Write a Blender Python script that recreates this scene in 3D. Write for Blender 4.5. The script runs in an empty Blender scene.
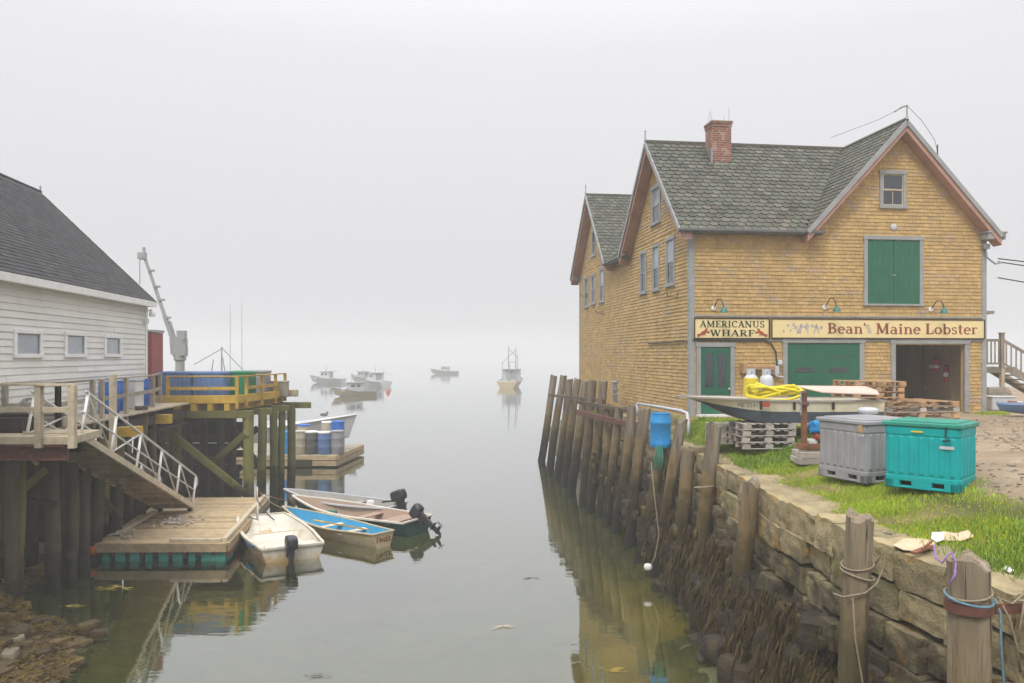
import bpy, math, random
import numpy as np
from mathutils import Vector, Matrix, noise
R = random.Random(11)
F, CX, HY, CZ = 800.0, 512.0, 355.0, 5.6      # camera: focal length in pixels, centre column, horizon row, eye height over the water
Z = Vector((0, 0, 1))
scene = bpy.context.scene
COL = scene.collection

def at(px, py, Y):
    return Vector(((px - CX) / F * Y, Y, CZ - (py - HY) / F * Y))

def onz(px, py, z):
    return at(px, py, F * (CZ - z) / (py - HY))

def lerp(a, b, t): return a + (b - a) * t
def clamp(x, a=0.0, b=1.0): return max(a, min(b, x))
def sstep(a, b, x):
    t = clamp((x - a) / (b - a)); return t * t * (3 - 2 * t)
def interp(tab, x):
    if x <= tab[0][0]: return tab[0][1]
    for (x0, y0), (x1, y1) in zip(tab, tab[1:]):
        if x <= x1: return lerp(y0, y1, (x - x0) / (x1 - x0))
    return tab[-1][1]
def n3(x, y, z=0.0, s=1.0): return noise.noise(Vector((x * s, y * s, z * s)))

# ------------------------------------------------------------------ mesh builder
class Fr:
    """a wall frame: u along the wall, z up, d outwards"""
    def __init__(s, O, U, N): s.O, s.U, s.N = Vector(O), Vector(U).normalized(), Vector(N).normalized()
    def P(s, u, z, d=0.0): return s.O + s.U * u + Z * z + s.N * d

class MB:
    def __init__(s): s.v, s.f, s.r = [], [], []
    def add(s, verts, faces, rnd=None):
        b = len(s.v)
        s.v += [tuple(v) for v in verts]
        s.f += [tuple(b + i for i in f) for f in faces]
        if rnd is None: rnd = R.random()
        s.r += [rnd] * len(faces)
    BF = [(0, 3, 2, 1), (4, 5, 6, 7), (0, 1, 5, 4), (1, 2, 6, 5), (2, 3, 7, 6), (3, 0, 4, 7)]
    def hexa(s, p, rnd=None): s.add(p, MB.BF, rnd)
    def box(s, c, size, rz=0.0, M=None, rnd=None):
        c = Vector(c); hx, hy, hz = size[0] / 2, size[1] / 2, size[2] / 2
        if M is None: M = Matrix.Rotation(rz, 3, 'Z')
        s.hexa([c + M @ Vector((x * hx, y * hy, z * hz)) for z in (-1, 1) for x, y in ((-1, -1), (1, -1), (1, 1), (-1, 1))], rnd)
    def fbox(s, fr, u0, u1, z0, z1, d0, d1, rnd=None):
        s.hexa([fr.P(u, z, d) for z in (z0, z1) for u, d in ((u0, d1), (u1, d1), (u1, d0), (u0, d0))], rnd)
    def beam(s, a, b, w, h, up=Z, rnd=None):
        a, b = Vector(a), Vector(b); d = (b - a).normalized()
        side = d.cross(up)
        if side.length < 1e-4: side = d.cross(Vector((1, 0, 0)))
        side.normalize(); u = side.cross(d).normalized()
        q = [(-1, -1), (1, -1), (1, 1), (-1, 1)]
        s.hexa([p + side * (x * w / 2) + u * (y * h / 2) for p in (a, b) for x, y in q], rnd)
    def cyl(s, a, b, r0, r1=None, n=10, caps=True, rnd=None):
        s.tube([a, b], [r0, r0 if r1 is None else r1], n, caps, rnd)
    def tube(s, path, r, n=8, caps=True, rnd=None, closed=False):
        path = [Vector(p) for p in path]; m = len(path)
        rr = r if isinstance(r, (list, tuple)) else [r] * m
        vs, fs = [], []; side = None
        for i, p in enumerate(path):
            if closed: d = path[(i + 1) % m] - path[i - 1]
            else: d = path[min(i + 1, m - 1)] - path[max(i - 1, 0)]
            d.normalize()
            if side is None:
                side = d.cross(Z)
                if side.length < 1e-3: side = d.cross(Vector((1, 0, 0)))
            side = (side - d * side.dot(d)).normalized(); u = d.cross(side)
            for k in range(n):
                a = 2 * math.pi * k / n
                vs.append(p + (side * math.cos(a) + u * math.sin(a)) * rr[i])
        for i in range(m if closed else m - 1):
            j = (i + 1) % m
            for k in range(n):
                k2 = (k + 1) % n
                fs.append((i * n + k, i * n + k2, j * n + k2, j * n + k))
        if caps and not closed:
            fs.append(tuple(range(n - 1, -1, -1))); fs.append(tuple((m - 1) * n + k for k in range(n)))
        s.add(vs, fs, rnd)
    def lathe(s, c, prof, n=16, M=None, rnd=None):
        c = Vector(c); M = M or Matrix.Identity(3); vs, fs = [], []
        for r, z in prof:
            for k in range(n):
                a = 2 * math.pi * k / n
                vs.append(c + M @ Vector((r * math.cos(a), r * math.sin(a), z)))
        for i in range(len(prof) - 1):
            for k in range(n):
                k2 = (k + 1) % n
                fs.append((i * n + k, i * n + k2, (i + 1) * n + k2, (i + 1) * n + k))
        fs.append(tuple(range(n - 1, -1, -1))); fs.append(tuple((len(prof) - 1) * n + k for k in range(n)))
        s.add(vs, fs, rnd)
    def prism(s, poly, ext, rnd=None):
        """closed polygon of 3-D points extruded by the vector ext"""
        poly = [Vector(p) for p in poly]; n = len(poly); ext = Vector(ext)
        vs = poly + [p + ext for p in poly]
        fs = [tuple(range(n - 1, -1, -1)), tuple(range(n, 2 * n))] + [(i, (i + 1) % n, n + (i + 1) % n, n + i) for i in range(n)]
        s.add(vs, fs, rnd)
    def stone(s, c, size, rz=0.0, n=4, rough=.08, rnd_=.25, seed=None, M=None, rnd=None, freq=1.3):
        if seed is None: seed = R.random() * 100
        M = M or Matrix.Rotation(rz, 3, 'Z'); c = Vector(c); sz = Vector(size) / 2
        vs, fs, ix = [], [], {}
        def vid(p):
            k = tuple(round(x, 4) for x in p)
            if k not in ix:
                q = Vector(p); q = q * (1 - rnd_) + q.normalized() * (rnd_ * 1.25)
                dv = noise.noise_vector(q * freq + Vector((seed, seed * 1.7, seed * .3))) * rough + noise.noise_vector(q * freq * 3 + Vector((seed, 3, seed))) * rough * .35
                mn = min(sz) * 2
                q = Vector((q.x * sz.x, q.y * sz.y, q.z * sz.z)) + dv * mn
                ix[k] = len(vs); vs.append(c + M @ q)
            return ix[k]
        g = [-1 + 2 * i / n for i in range(n + 1)]
        for ax in range(3):
            for sg in (-1, 1):
                for i in range(n):
                    for j in range(n):
                        quad = []
                        for a, b in ((g[i], g[j]), (g[i + 1], g[j]), (g[i + 1], g[j + 1]), (g[i], g[j + 1])):
                            p = [0, 0, 0]; p[ax] = sg; p[(ax + 1) % 3] = a; p[(ax + 2) % 3] = b
                            quad.append(vid(p))
                        fs.append(tuple(quad if sg > 0 else quad[::-1]))
        s.add(vs, fs, rnd)
    def build(s, name, mat, parent=None, smooth=None, bevel=0.0, loc=None):
        me = bpy.data.meshes.new(name); me.from_pydata(s.v, [], s.f); me.update()
        at_ = me.attributes.new('rnd', 'FLOAT', 'FACE'); at_.data.foreach_set('value', s.r)
        if smooth is not None:
            me.polygons.foreach_set('use_smooth', [True] * len(me.polygons))
            if smooth < 180: me.set_sharp_from_angle(angle=math.radians(smooth))
        me.materials.append(mat)
        o = bpy.data.objects.new(name, me); COL.objects.link(o)
        if parent is not None: o.parent = parent
        if loc is not None: o.location = loc
        if bevel:
            b = o.modifiers.new('Bevel', 'BEVEL'); b.width = bevel; b.segments = 2 if bevel > .02 else 1
            b.limit_method = 'ANGLE'; b.angle_limit = math.radians(40)
        return o

def tag(o, label=None, cat=None, group=None, kind=None):
    if label: o['label'] = label
    if cat: o['category'] = cat
    if group: o['group'] = group
    if kind: o['kind'] = kind
    return o

def empty(name, loc=(0, 0, 0), rz=0.0, label=None, cat=None, group=None, M=None):
    o = bpy.data.objects.new(name, None); COL.objects.link(o)
    o.location = loc; o.rotation_euler = (0, 0, rz)
    if M is not None: o.rotation_euler = M.to_euler()
    return tag(o, label, cat, group)

def copy_tree(o, parent=None):
    c = o.copy(); COL.objects.link(c); c.parent = parent
    for ch in [x for x in COL.objects if x.parent == o]: copy_tree(ch, c)
    return c
ORD = 'first second third fourth fifth sixth seventh eighth ninth tenth eleventh twelfth thirteenth fourteenth fifteenth sixteenth'.split()

# ------------------------------------------------------------------ materials
def pm(name, base, var=.25, vscale=3., stretch=(1, 1, 1), rough=.75, bump=.25, bscale=25., bdist=.02, rnd=0., spots=(), zb=(), spec=.4, metal=0., emit=None, rndcol=None):
    m = bpy.data.materials.new(name); m.use_nodes = True
    nt = m.node_tree; N, L = nt.nodes, nt.links
    bs = N['Principled BSDF']
    tc = N.new('ShaderNodeTexCoord'); mp = N.new('ShaderNodeMapping'); mp.inputs['Scale'].default_value = stretch
    L.new(tc.outputs['Object'], mp.inputs[0])
    def nz(scale, detail=5, vec=None, rg=.6):
        n = N.new('ShaderNodeTexNoise'); n.inputs['Scale'].default_value = scale; n.inputs['Detail'].default_value = detail
        n.inputs['Roughness'].default_value = rg
        L.new(vec or mp.outputs[0], n.inputs['Vector']); return n.outputs['Fac']
    def mr(x, a, b, c, d, smooth=False):
        n = N.new('ShaderNodeMapRange'); n.inputs[1].default_value = a; n.inputs[2].default_value = b; n.inputs[3].default_value = c; n.inputs[4].default_value = d
        if smooth: n.interpolation_type = 'SMOOTHSTEP'
        L.new(x, n.inputs[0]); return n.outputs[0]
    def scale(col, f):
        n = N.new('ShaderNodeVectorMath'); n.operation = 'SCALE'
        L.new(col, n.inputs[0]); L.new(f, n.inputs['Scale']); return n.outputs[0]
    def mix(a, b, f):
        n = N.new('ShaderNodeMix'); n.data_type = 'RGBA'
        L.new(a, n.inputs[6])
        if isinstance(b, tuple): n.inputs[7].default_value = (*b, 1)
        else: L.new(b, n.inputs[7])
        L.new(f, n.inputs[0]); return n.outputs[2]
    def mul(a, b):
        n = N.new('ShaderNodeMath'); n.operation = 'MULTIPLY'; L.new(a, n.inputs[0])
        if isinstance(b, float): n.inputs[1].default_value = b
        else: L.new(b, n.inputs[1])
        return n.outputs[0]
    def add(a, b):
        n = N.new('ShaderNodeMath'); n.operation = 'ADD'; L.new(a, n.inputs[0]); L.new(b, n.inputs[1]); return n.outputs[0]
    rgb = N.new('ShaderNodeRGB'); rgb.outputs[0].default_value = (*base, 1)
    col = rgb.outputs[0]
    col = scale(col, mr(nz(vscale), .3, .7, 1 - var, 1 + var))
    if rnd or rndcol:
        a = N.new('ShaderNodeAttribute'); a.attribute_name = 'rnd'
        if rndcol: col = mix(col, rndcol[0], mr(a.outputs['Fac'], rndcol[1], rndcol[2], 0, rndcol[3]))
        if rnd:
            w = N.new('ShaderNodeTexWhiteNoise'); w.noise_dimensions = '1D'; L.new(a.outputs['Fac'], w.inputs['W'])
            col = scale(col, mr(w.outputs['Value'], 0, 1, 1 - rnd, 1 + rnd))
    for sp in spots:
        c, sc, lo, hi, amt = sp[:5]
        vec = None
        if len(sp) > 5:
            m2 = N.new('ShaderNodeMapping'); m2.inputs['Scale'].default_value = sp[5]; m2.inputs['Location'].default_value = (sc, 3.1 * sc, 1.7)
            L.new(tc.outputs['Object'], m2.inputs[0]); vec = m2.outputs[0]
        col = mix(col, c, mr(nz(sc, 6, vec, .65), lo, hi, 0, amt))
    rsock = None
    if zb:
        g = N.new('ShaderNodeNewGeometry'); sx = N.new('ShaderNodeSeparateXYZ'); L.new(g.outputs['Position'], sx.inputs[0])
        jit = mr(nz(2.2, 4, g.outputs['Position']), .25, .75, -.55, .55)
        zz = add(sx.outputs[2], jit)
        for z0, z1, c, amt in zb:
            col = mix(col, c, mr(zz, z0, z1, amt, 0, True))
    L.new(col, bs.inputs['Base Color'])
    bs.inputs['Roughness'].default_value = rough; bs.inputs['Metallic'].default_value = metal
    bs.inputs['Specular IOR Level'].default_value = spec
    rn = mr(nz(vscale * 2.3), .3, .7, max(.02, rough - .12), min(1, rough + .12)); L.new(rn, bs.inputs['Roughness'])
    if bump:
        b = N.new('ShaderNodeBump'); b.inputs['Strength'].default_value = bump; b.inputs['Distance'].default_value = bdist
        L.new(nz(bscale, 5), b.inputs['Height']); L.new(b.outputs[0], bs.inputs['Normal'])
    if emit:
        bs.inputs['Emission Color'].default_value = (*emit[0], 1); bs.inputs['Emission Strength'].default_value = emit[1]
    return m

M = {}
M['shingle'] = pm('yellow_shingle', (.475, .32, .130), .14, 1.2, rough=.85, bump=.2, bscale=60, rnd=.13,
                  spots=[((.42, .29, .12), .55, .52, .75, .4), ((.34, .285, .24), 1.3, .55, .66, .6, (1, 1, 2.0)), ((.34, .22, .07), 7, .66, .8, .3, (1, 1, .3))])
M['slate'] = pm('roof_slate', (.092, .096, .075), .25, 1.5, rough=.8, bump=.3, bscale=40, rnd=.24, rndcol=((.17, .14, .10), .75, .95, .5),
                spots=[((.16, .15, .06), .5, .6, .8, .5)])
M['asphalt_shingle'] = pm('asphalt_shingle', (.052, .052, .056), .2, 2, rough=.9, bump=.35, bscale=90, rnd=.22)
M['pink'] = pm('faded_red_paint', (.43, .245, .195), .18, 2, rough=.75, bump=.12, spots=[((.5, .38, .33), 3, .55, .75, .5), ((.25, .12, .09), 8, .6, .8, .4)])
M['greytrim'] = pm('grey_trim_paint', (.30, .31, .31), .15, 3, rough=.7, bump=.12, spots=[((.22, .2, .17), 6, .55, .8, .4)])
M['gutter'] = pm('dark_grey_gutter', (.13, .135, .13), .15, 3, rough=.6, bump=.05)
M['whitetrim'] = pm('white_trim_paint', (.80, .79, .77), .08, 3, rough=.6, bump=.08, spots=[((.45, .42, .36), 5, .6, .8, .3)])
M['green'] = pm('green_paint', (.010, .118, .066), .15, 2, rough=.55, bump=.08, spots=[((.03, .11, .07), 5, .55, .8, .4, (1, 1, .3))])
M['glass'] = pm('window_glass', (.025, .032, .042), .3, 1.5, rough=.08, bump=0, spec=.9)
M['palepane'] = pm('pale_pane', (.27, .30, .34), .15, 1.5, rough=.12, bump=0, spec=.8)  # one even pale colour for the pane
M['brick'] = None
M['sign'] = pm('cream_sign_paint', (.78, .64, .33), .06, 2, rough=.6, bump=.05, spots=[((.6, .47, .25), 4, .6, .8, .35)])
M['signgreen'] = pm('dark_green_lettering', (.02, .045, .02), .1, rough=.6, bump=0)
M['signred'] = pm('brown_red_lettering', (.24, .055, .03), .15, rough=.6, bump=0)
M['driftweed'] = pm('drift_weed', (.42, .30, .05), .3, 5, rough=.7, bump=0)
M['lobsterred'] = pm('lobster_red_paint', (.36, .07, .035), .2, 8, rough=.6, bump=0)
M['ghost'] = pm('worn_lettering', (.42, .38, .37), .3, 12, rough=.8, bump=0)
M['metal'] = pm('grey_metal', (.33, .34, .35), .15, 3, rough=.45, bump=.05, metal=.6)
M['lampshade'] = pm('enamel_lamp_green', (.03, .17, .14), .2, 5, rough=.4, bump=0)
M['black'] = pm('black_rubber', (.02, .02, .022), .2, 5, rough=.6, bump=.05)
M['wire'] = pm('dark_wire', (.04, .04, .04), .1, rough=.7, bump=0)
M['clap'] = pm('white_clapboard', (.74, .73, .69), .06, 1, rough=.7, bump=.12, bscale=40, rnd=.04, spots=[((.4, .38, .32), .8, .58, .85, .35), ((.45, .42, .35), 5, .62, .85, .3, (1, .2, 1))])
M['darkwood'] = pm('dark_wood', (.04, .032, .026), .3, 3, rough=.85, bump=.3, rnd=.3)
M['plywood'] = pm('bare_plywood', (.46, .33, .19), .2, 2, (1, 1, .3), rough=.8, bump=.1, rnd=.2)
M['darkint'] = pm('garage_dark', (.26, .215, .17), .3, 2, rough=.9, bump=.1)
M['greywood'] = pm('weathered_grey_wood', (.30, .265, .21), .25, 5, (1, 1, .25), rough=.85, bump=.4, bscale=30, rnd=.25, spots=[((.15, .12, .09), 6, .55, .75, .5)])
M['deckwood'] = pm('deck_wood', (.43, .325, .19), .22, 4, rough=.85, bump=.3, bscale=40, rnd=.22, spots=[((.2, .16, .11), 2.5, .52, .75, .5)])
M['yellowwood'] = pm('treated_yellow_wood', (.50, .32, .05), .2, 4, rough=.8, bump=.3, bscale=30, rnd=.2, spots=[((.22, .19, .06), 2.5, .52, .75, .55)])
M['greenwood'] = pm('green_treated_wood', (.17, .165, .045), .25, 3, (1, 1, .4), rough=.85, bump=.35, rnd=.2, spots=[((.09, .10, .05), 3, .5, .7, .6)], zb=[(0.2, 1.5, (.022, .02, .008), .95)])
M['railwood'] = pm('pale_rail_wood', (.47, .40, .29), .2, 5, rough=.8, bump=.3, rnd=.15, spots=[((.28, .22, .14), 4, .52, .75, .5)])
M['palletwood'] = pm('pallet_wood', (.40, .25, .13), .25, 4, rough=.85, bump=.35, rnd=.3, spots=[((.25, .2, .15), 3, .5, .75, .5)])
M['greypallet'] = pm('grey_pallet_wood', (.40, .36, .32), .25, 4, rough=.85, bump=.35, rnd=.25, spots=[((.2, .17, .14), 3, .5, .75, .5)])
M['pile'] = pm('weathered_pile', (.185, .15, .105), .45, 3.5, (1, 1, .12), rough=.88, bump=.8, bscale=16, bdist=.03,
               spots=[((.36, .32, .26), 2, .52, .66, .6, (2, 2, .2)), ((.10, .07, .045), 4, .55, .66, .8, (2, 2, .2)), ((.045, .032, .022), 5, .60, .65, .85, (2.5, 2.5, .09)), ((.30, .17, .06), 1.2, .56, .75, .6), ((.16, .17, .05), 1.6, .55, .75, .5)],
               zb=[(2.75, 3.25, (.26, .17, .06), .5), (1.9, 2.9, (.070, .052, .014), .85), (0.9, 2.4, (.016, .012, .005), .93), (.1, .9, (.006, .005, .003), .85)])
M['darkpile'] = pm('wet_dark_pile', (.085, .063, .038), .35, 3, (1, 1, .15), rough=.75, bump=.7, bscale=15, bdist=.03,
                   spots=[((.12, .12, .03), 1.0, .50, .7, .7), ((.15, .11, .07), 1.6, .6, .75, .6, (2, 2, .2))], zb=[(0.2, 1.5, (.010, .008, .004), .92)])
M['rust'] = pm('rusty_steel', (.135, .058, .04), .3, 4, rough=.85, bump=.3, spots=[((.26, .12, .05), 5, .55, .75, .6), ((.06, .035, .03), 3, .55, .75, .6)])
M['rustred'] = pm('rust_red_steel', (.20, .085, .045), .3, 5, rough=.85, bump=.3, spots=[((.14, .06, .03), 6, .5, .75, .6)])
M['redcab'] = pm('red_painted_metal', (.29, .065, .055), .15, 3, rough=.6, bump=.1)
M['alu'] = pm('dull_aluminium', (.56, .55, .51), .15, 4, rough=.55, bump=.1, metal=.15, spots=[((.33, .29, .2), 4, .55, .75, .4)])
M['craneW'] = pm('white_crane_paint', (.32, .33, .33), .12, 4, rough=.55, bump=.05, spots=[((.35, .3, .22), 3, .6, .8, .4)])
def plastic(n, c, **k): return pm(n, c, .14, 2.5, rough=.5, bump=.06, bscale=60, spots=[(tuple(x * .6 + .03 for x in c), 2.2, .55, .8, .45), (tuple(x * .5 + .28 for x in c), 7, .66, .8, .3), ((.10, .085, .06), 5, .60, .72, .4, (1, 1, .25))], **k)
M['bluetub'] = plastic('blue_plastic', (.11, .20, .40))
M['brightblue'] = plastic('bright_blue_plastic', (.018, .13, .50))
M['cyanblue'] = plastic('sky_blue_plastic', (.015, .24, .56))
M['greentub'] = plastic('green_plastic', (.01, .20, .09))
M['greytub'] = plastic('grey_plastic', (.30, .30, .315))
M['darkgrey'] = plastic('dark_grey_plastic', (.10, .10, .10))
M['beigetub'] = plastic('beige_plastic', (.46, .40, .31))
M['teal'] = pm('teal_plastic', (.001, .36, .37), .12, 2.5, rough=.5, bump=.06, bscale=60, spec=.25, spots=[((.004, .22, .22), 2.2, .56, .8, .5), ((.05, .20, .17), 6, .62, .74, .45, (1, 1, .25))])
M['teallid'] = plastic('teal_lid_plastic', (.02, .26, .19))
M['tealfloat'] = pm('teal_float_foam', (.06, .29, .23), .25, 5, rough=.8, bump=.3)
M['whiteboat'] = pm('dirty_white_gelcoat', (.66, .62, .52), .08, 3, rough=.5, bump=.08, spots=[((.50, .40, .26), 2.5, .5, .75, .5), ((.40, .20, .07), 5, .64, .8, .5)], zb=[(-.1, .5, (.46, .27, .09), .9)])
M['whitein'] = pm('dirty_white_inside', (.68, .64, .55), .1, 3, rough=.55, bump=.1, spots=[((.42, .33, .2), 2.2, .52, .78, .5)])
M['creamhull'] = pm('cream_hull', (.58, .47, .28), .1, 3, rough=.5, bump=.06, spots=[((.40, .30, .15), 2.5, .52, .8, .5)])
M['bluein'] = pm('turquoise_inside', (.04, .29, .50), .1, 4, rough=.55, bump=.08, spots=[((.25, .45, .55), 4, .6, .8, .4)])
M['greenhull'] = pm('dark_green_hull', (.015, .075, .065), .15, 3, rough=.4, bump=.05)
M['brownin'] = pm('pinkish_brown_inside', (.37, .265, .20), .15, 3, rough=.7, bump=.15, spots=[((.27, .16, .11), 3, .5, .75, .5)])
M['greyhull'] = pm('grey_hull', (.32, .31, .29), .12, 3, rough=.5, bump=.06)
M['skiffcream'] = pm('cream_skiff_paint', (.70, .64, .48), .1, 3, rough=.55, bump=.1, spots=[((.36, .28, .16), 2.5, .54, .8, .55), ((.25, .13, .05), 7, .66, .8, .5, (1, 1, .3))])
M['bottomgrey'] = pm('blue_grey_bottom_paint', (.075, .095, .115), .2, 3, rough=.7, bump=.1)
M['cowl'] = pm('charcoal_cowl', (.030, .031, .036), .15, 5, rough=.35, bump=.03)
M['decal'] = pm('pale_decal', (.75, .75, .75), .05, rough=.4, bump=0)
M['yellowhose'] = pm('yellow_hose', (.70, .58, .015), .12, 5, rough=.45, bump=.05)
M['propane'] = pm('light_grey_cylinder', (.52, .54, .58), .1, 4, rough=.4, bump=.04)
M['yellowpaint'] = pm('yellow_cover', (.62, .50, .03), .15, 5, rough=.55, bump=.1)
M['pinkboard'] = pm('faded_pink_board', (.66, .47, .40), .08, 2, rough=.7, bump=.06, spots=[((.68, .6, .52), 1.5, .5, .7, .5)])
M['rope'] = pm('old_rope', (.27, .22, .15), .3, 20, rough=.9, bump=.4, bscale=120)
M['bluerope'] = pm('blue_rope', (.14, .25, .32), .25, 20, rough=.85, bump=.4, bscale=120)
M['purplerope'] = pm('purple_twine', (.30, .17, .42), .2, 20, rough=.85, bump=.3)
M['greenrope'] = pm('green_rope', (.03, .16, .10), .2, 20, rough=.85, bump=.3)
M['card'] = pm('wet_cardboard', (.58, .44, .28), .12, 4, rough=.85, bump=.2, spots=[((.66, .58, .46), 3, .5, .7, .5)])
M['paper'] = pm('white_paper', (.78, .77, .74), .06, 4, rough=.8, bump=.1)
M['granite'] = pm('granite_block', (.315, .255, .14), .45, 2.6, rough=.88, bump=.9, bscale=20, bdist=.035, rnd=.22,
                  spots=[((.17, .145, .09), 1.3, .5, .68, .7), ((.43, .37, .25), 3.5, .56, .72, .6), ((.50, .25, .015), 1.7, .58, .66, .8), ((.15, .16, .035), 1.0, .56, .7, .6), ((.07, .06, .045), 7, .62, .75, .6)],
                  zb=[(1.7, 2.75, (.034, .026, .013), .9)])
M['rubble'] = pm('dark_wet_rubble', (.034, .024, .012), .5, 2.5, rough=.7, bump=.8, bscale=14, bdist=.04, rnd=.5, spots=[((.085, .066, .045), 1.5, .58, .7, .7), ((.055, .036, .007), 1.8, .54, .66, .8), ((.01, .008, .004), 2.3, .56, .68, .7)])
M['palerock'] = pm('pale_rock', (.22, .185, .13), .25, 3, rough=.85, bump=.5, rnd=.2)
M['weed'] = pm('rockweed', (.062, .042, .009), .6, 5, rough=.6, bump=.3, rnd=.5)
M['shoreweed'] = pm('shore_weed', (.125, .080, .014), .6, 3, rough=.5, bump=.3, rnd=.6)
M['shorestone'] = pm('weedy_stone', (.075, .052, .022), .5, 2.5, rough=.7, bump=.8, bscale=14, bdist=.04, rnd=.5, spots=[((.19, .12, .02), 1.8, .54, .66, .8), ((.02, .016, .008), 2.3, .54, .66, .8), ((.2, .17, .12), 3, .64, .72, .7)])
M['nearpile'] = pm('bleached_pile', (.27, .215, .145), .4, 4, (1, 1, .1), rough=.9, bump=1.0, bscale=18, bdist=.03, spots=[((.42, .38, .32), 2.5, .5, .64, .7, (2, 2, .15)), ((.12, .09, .06), 5, .54, .64, .85, (2, 2, .12)), ((.035, .026, .018), 6, .59, .63, .9, (2.5, 2.5, .07)), ((.38, .24, .09), 1.6, .55, .68, .6)], zb=[(2.5, 3.05, (.24, .165, .07), .45), (1.9, 2.7, (.06, .052, .018), .8), (.7, 2.0, (.018, .014, .006), .92)])
M['blade'] = pm('grass_blade', (.27, .40, .020), .3, .8, rough=.7, bump=0, rnd=.3, rndcol=((.46, .38, .08), .62, .97, .8), spec=.25)
M['leafweed'] = pm('weed_leaf', (.15, .25, .025), .25, 2, rough=.65, bump=0, rnd=.35, spec=.25)
M['petal'] = pm('yellow_flower', (.7, .5, .02), .1, rough=.6, bump=0)
M['buoyred'] = pm('red_buoy', (.55, .08, .05), .1, rough=.5, bump=.03)
M['orange'] = pm('orange_float', (.6, .12, .03), .15, 5, rough=.5, bump=.05)
M['oilskin'] = pm('dark_oilskin', (.045, .045, .055), .3, 4, rough=.6, bump=.2)
M['greycloth'] = pm('grey_cloth', (.34, .33, .32), .3, 4, rough=.9, bump=.2)
M['red'] = pm('red_enamel', (.45, .03, .035), .1, rough=.35, bump=.02)
M['magenta'] = pm('magenta_cloth', (.48, .05, .16), .15, 6, rough=.8, bump=.1)
M['kayak'] = plastic('grey_blue_plastic', (.10, .17, .30))
M['concrete'] = pm('concrete', (.34, .32, .29), .2, 2, rough=.9, bump=.3, spots=[((.22, .2, .17), 1.5, .5, .75, .5)])
M['shellpile'] = pm('shell_heap', (.52, .45, .40), .3, 10, rough=.9, bump=.5, rnd=.3)
M['boatpalehazed'] = pm('haze_faded_pale_boat', (.46, .46, .44), .08, 1, rough=.5, bump=0)  # pale tone near fog grey: distance haze painted into the colour
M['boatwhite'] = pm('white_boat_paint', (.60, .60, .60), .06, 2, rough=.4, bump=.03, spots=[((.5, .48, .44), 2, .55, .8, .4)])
M['boatdarkhazed'] = pm('haze_faded_dark_boat', (.24, .25, .26), .1, 1, rough=.5, bump=0)  # dark parts lightened towards the fog, haze put into the colour
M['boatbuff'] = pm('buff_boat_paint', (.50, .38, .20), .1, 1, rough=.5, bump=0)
# ------------------------------------------------------------------ camera, world, sun, air
cam = bpy.data.cameras.new('camera'); co = bpy.data.objects.new('camera', cam); COL.objects.link(co)
co.location = (0, 0, CZ); co.rotation_euler = (math.radians(90), 0, 0)
cam.sensor_width = 36; cam.lens = F / 1024 * 36; cam.shift_y = (HY - 341.5) / 1024; cam.clip_end = 5000; cam.clip_start = .1
scene.camera = co
w = bpy.data.worlds.new('World'); scene.world = w; w.use_nodes = True
nt = w.node_tree; bg = nt.nodes['Background']
SUN_EL, SUN_AZ = math.radians(52), math.radians(205)   # azimuth clockwise from +Y: behind the camera, a little to its left
sky = nt.nodes.new('ShaderNodeTexSky'); sky.sky_type = 'NISHITA'; sky.sun_disc = False
sky.sun_elevation = SUN_EL; sky.sun_rotation = SUN_AZ; sky.dust_density = 6; sky.air_density = 2
hs = nt.nodes.new('ShaderNodeHueSaturation'); hs.inputs['Saturation'].default_value = .12
nt.links.new(sky.outputs[0], hs.inputs['Color'])
tc = nt.nodes.new('ShaderNodeTexCoord'); sx = nt.nodes.new('ShaderNodeSeparateXYZ'); nt.links.new(tc.outputs['Generated'], sx.inputs[0])
rp = nt.nodes.new('ShaderNodeValToRGB'); nt.links.new(sx.outputs[2], rp.inputs[0])
# bank of cloud: brighter towards the zenith, as under a real overcast
for i, (p, v) in enumerate([(0.0, 6.1), (.12, 6.4), (.35, 7.3), (.7, 13.5), (1.0, 21.0)]):
    e = rp.color_ramp.elements[i] if i < 2 else rp.color_ramp.elements.new(p)
    e.position = p; v = v / 21; e.color = (v * .985, v * .985, v * 1.02, 1)
sc_ = nt.nodes.new('ShaderNodeVectorMath'); sc_.operation = 'SCALE'; sc_.inputs['Scale'].default_value = 21.0
nt.links.new(rp.outputs[0], sc_.inputs[0])
mx = nt.nodes.new('ShaderNodeMix'); mx.data_type = 'RGBA'; mx.inputs[0].default_value = .92
nt.links.new(hs.outputs[0], mx.inputs[6]); nt.links.new(sc_.outputs[0], mx.inputs[7]); nt.links.new(mx.outputs[2], bg.inputs[0])
bg.inputs[1].default_value = .1
sun = bpy.data.lights.new('sun', 'SUN'); so = bpy.data.objects.new('sun', sun); COL.objects.link(so)
sun.energy = 1.5; sun.angle = math.radians(14); sun.color = (1, .95, .87)
d = Vector((math.sin(SUN_AZ) * math.cos(SUN_EL), math.cos(SUN_AZ) * math.cos(SUN_EL), math.sin(SUN_EL)))
so.rotation_euler = d.to_track_quat('Z', 'Y').to_euler()
vs = scene.view_settings; vs.view_transform = 'Standard'; vs.look = 'None'; vs.gamma = 1; vs.use_curve_mapping = False; vs.exposure = 0.31
cy = scene.cycles; cy.use_denoising = True; cy.max_bounces = 7; cy.diffuse_bounces = 3; cy.glossy_bounces = 3; cy.transparent_max_bounces = 16
cy.volume_bounces = 1; cy.sample_clamp_indirect = 6; cy.caustics_reflective = False; cy.caustics_refractive = False

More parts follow.
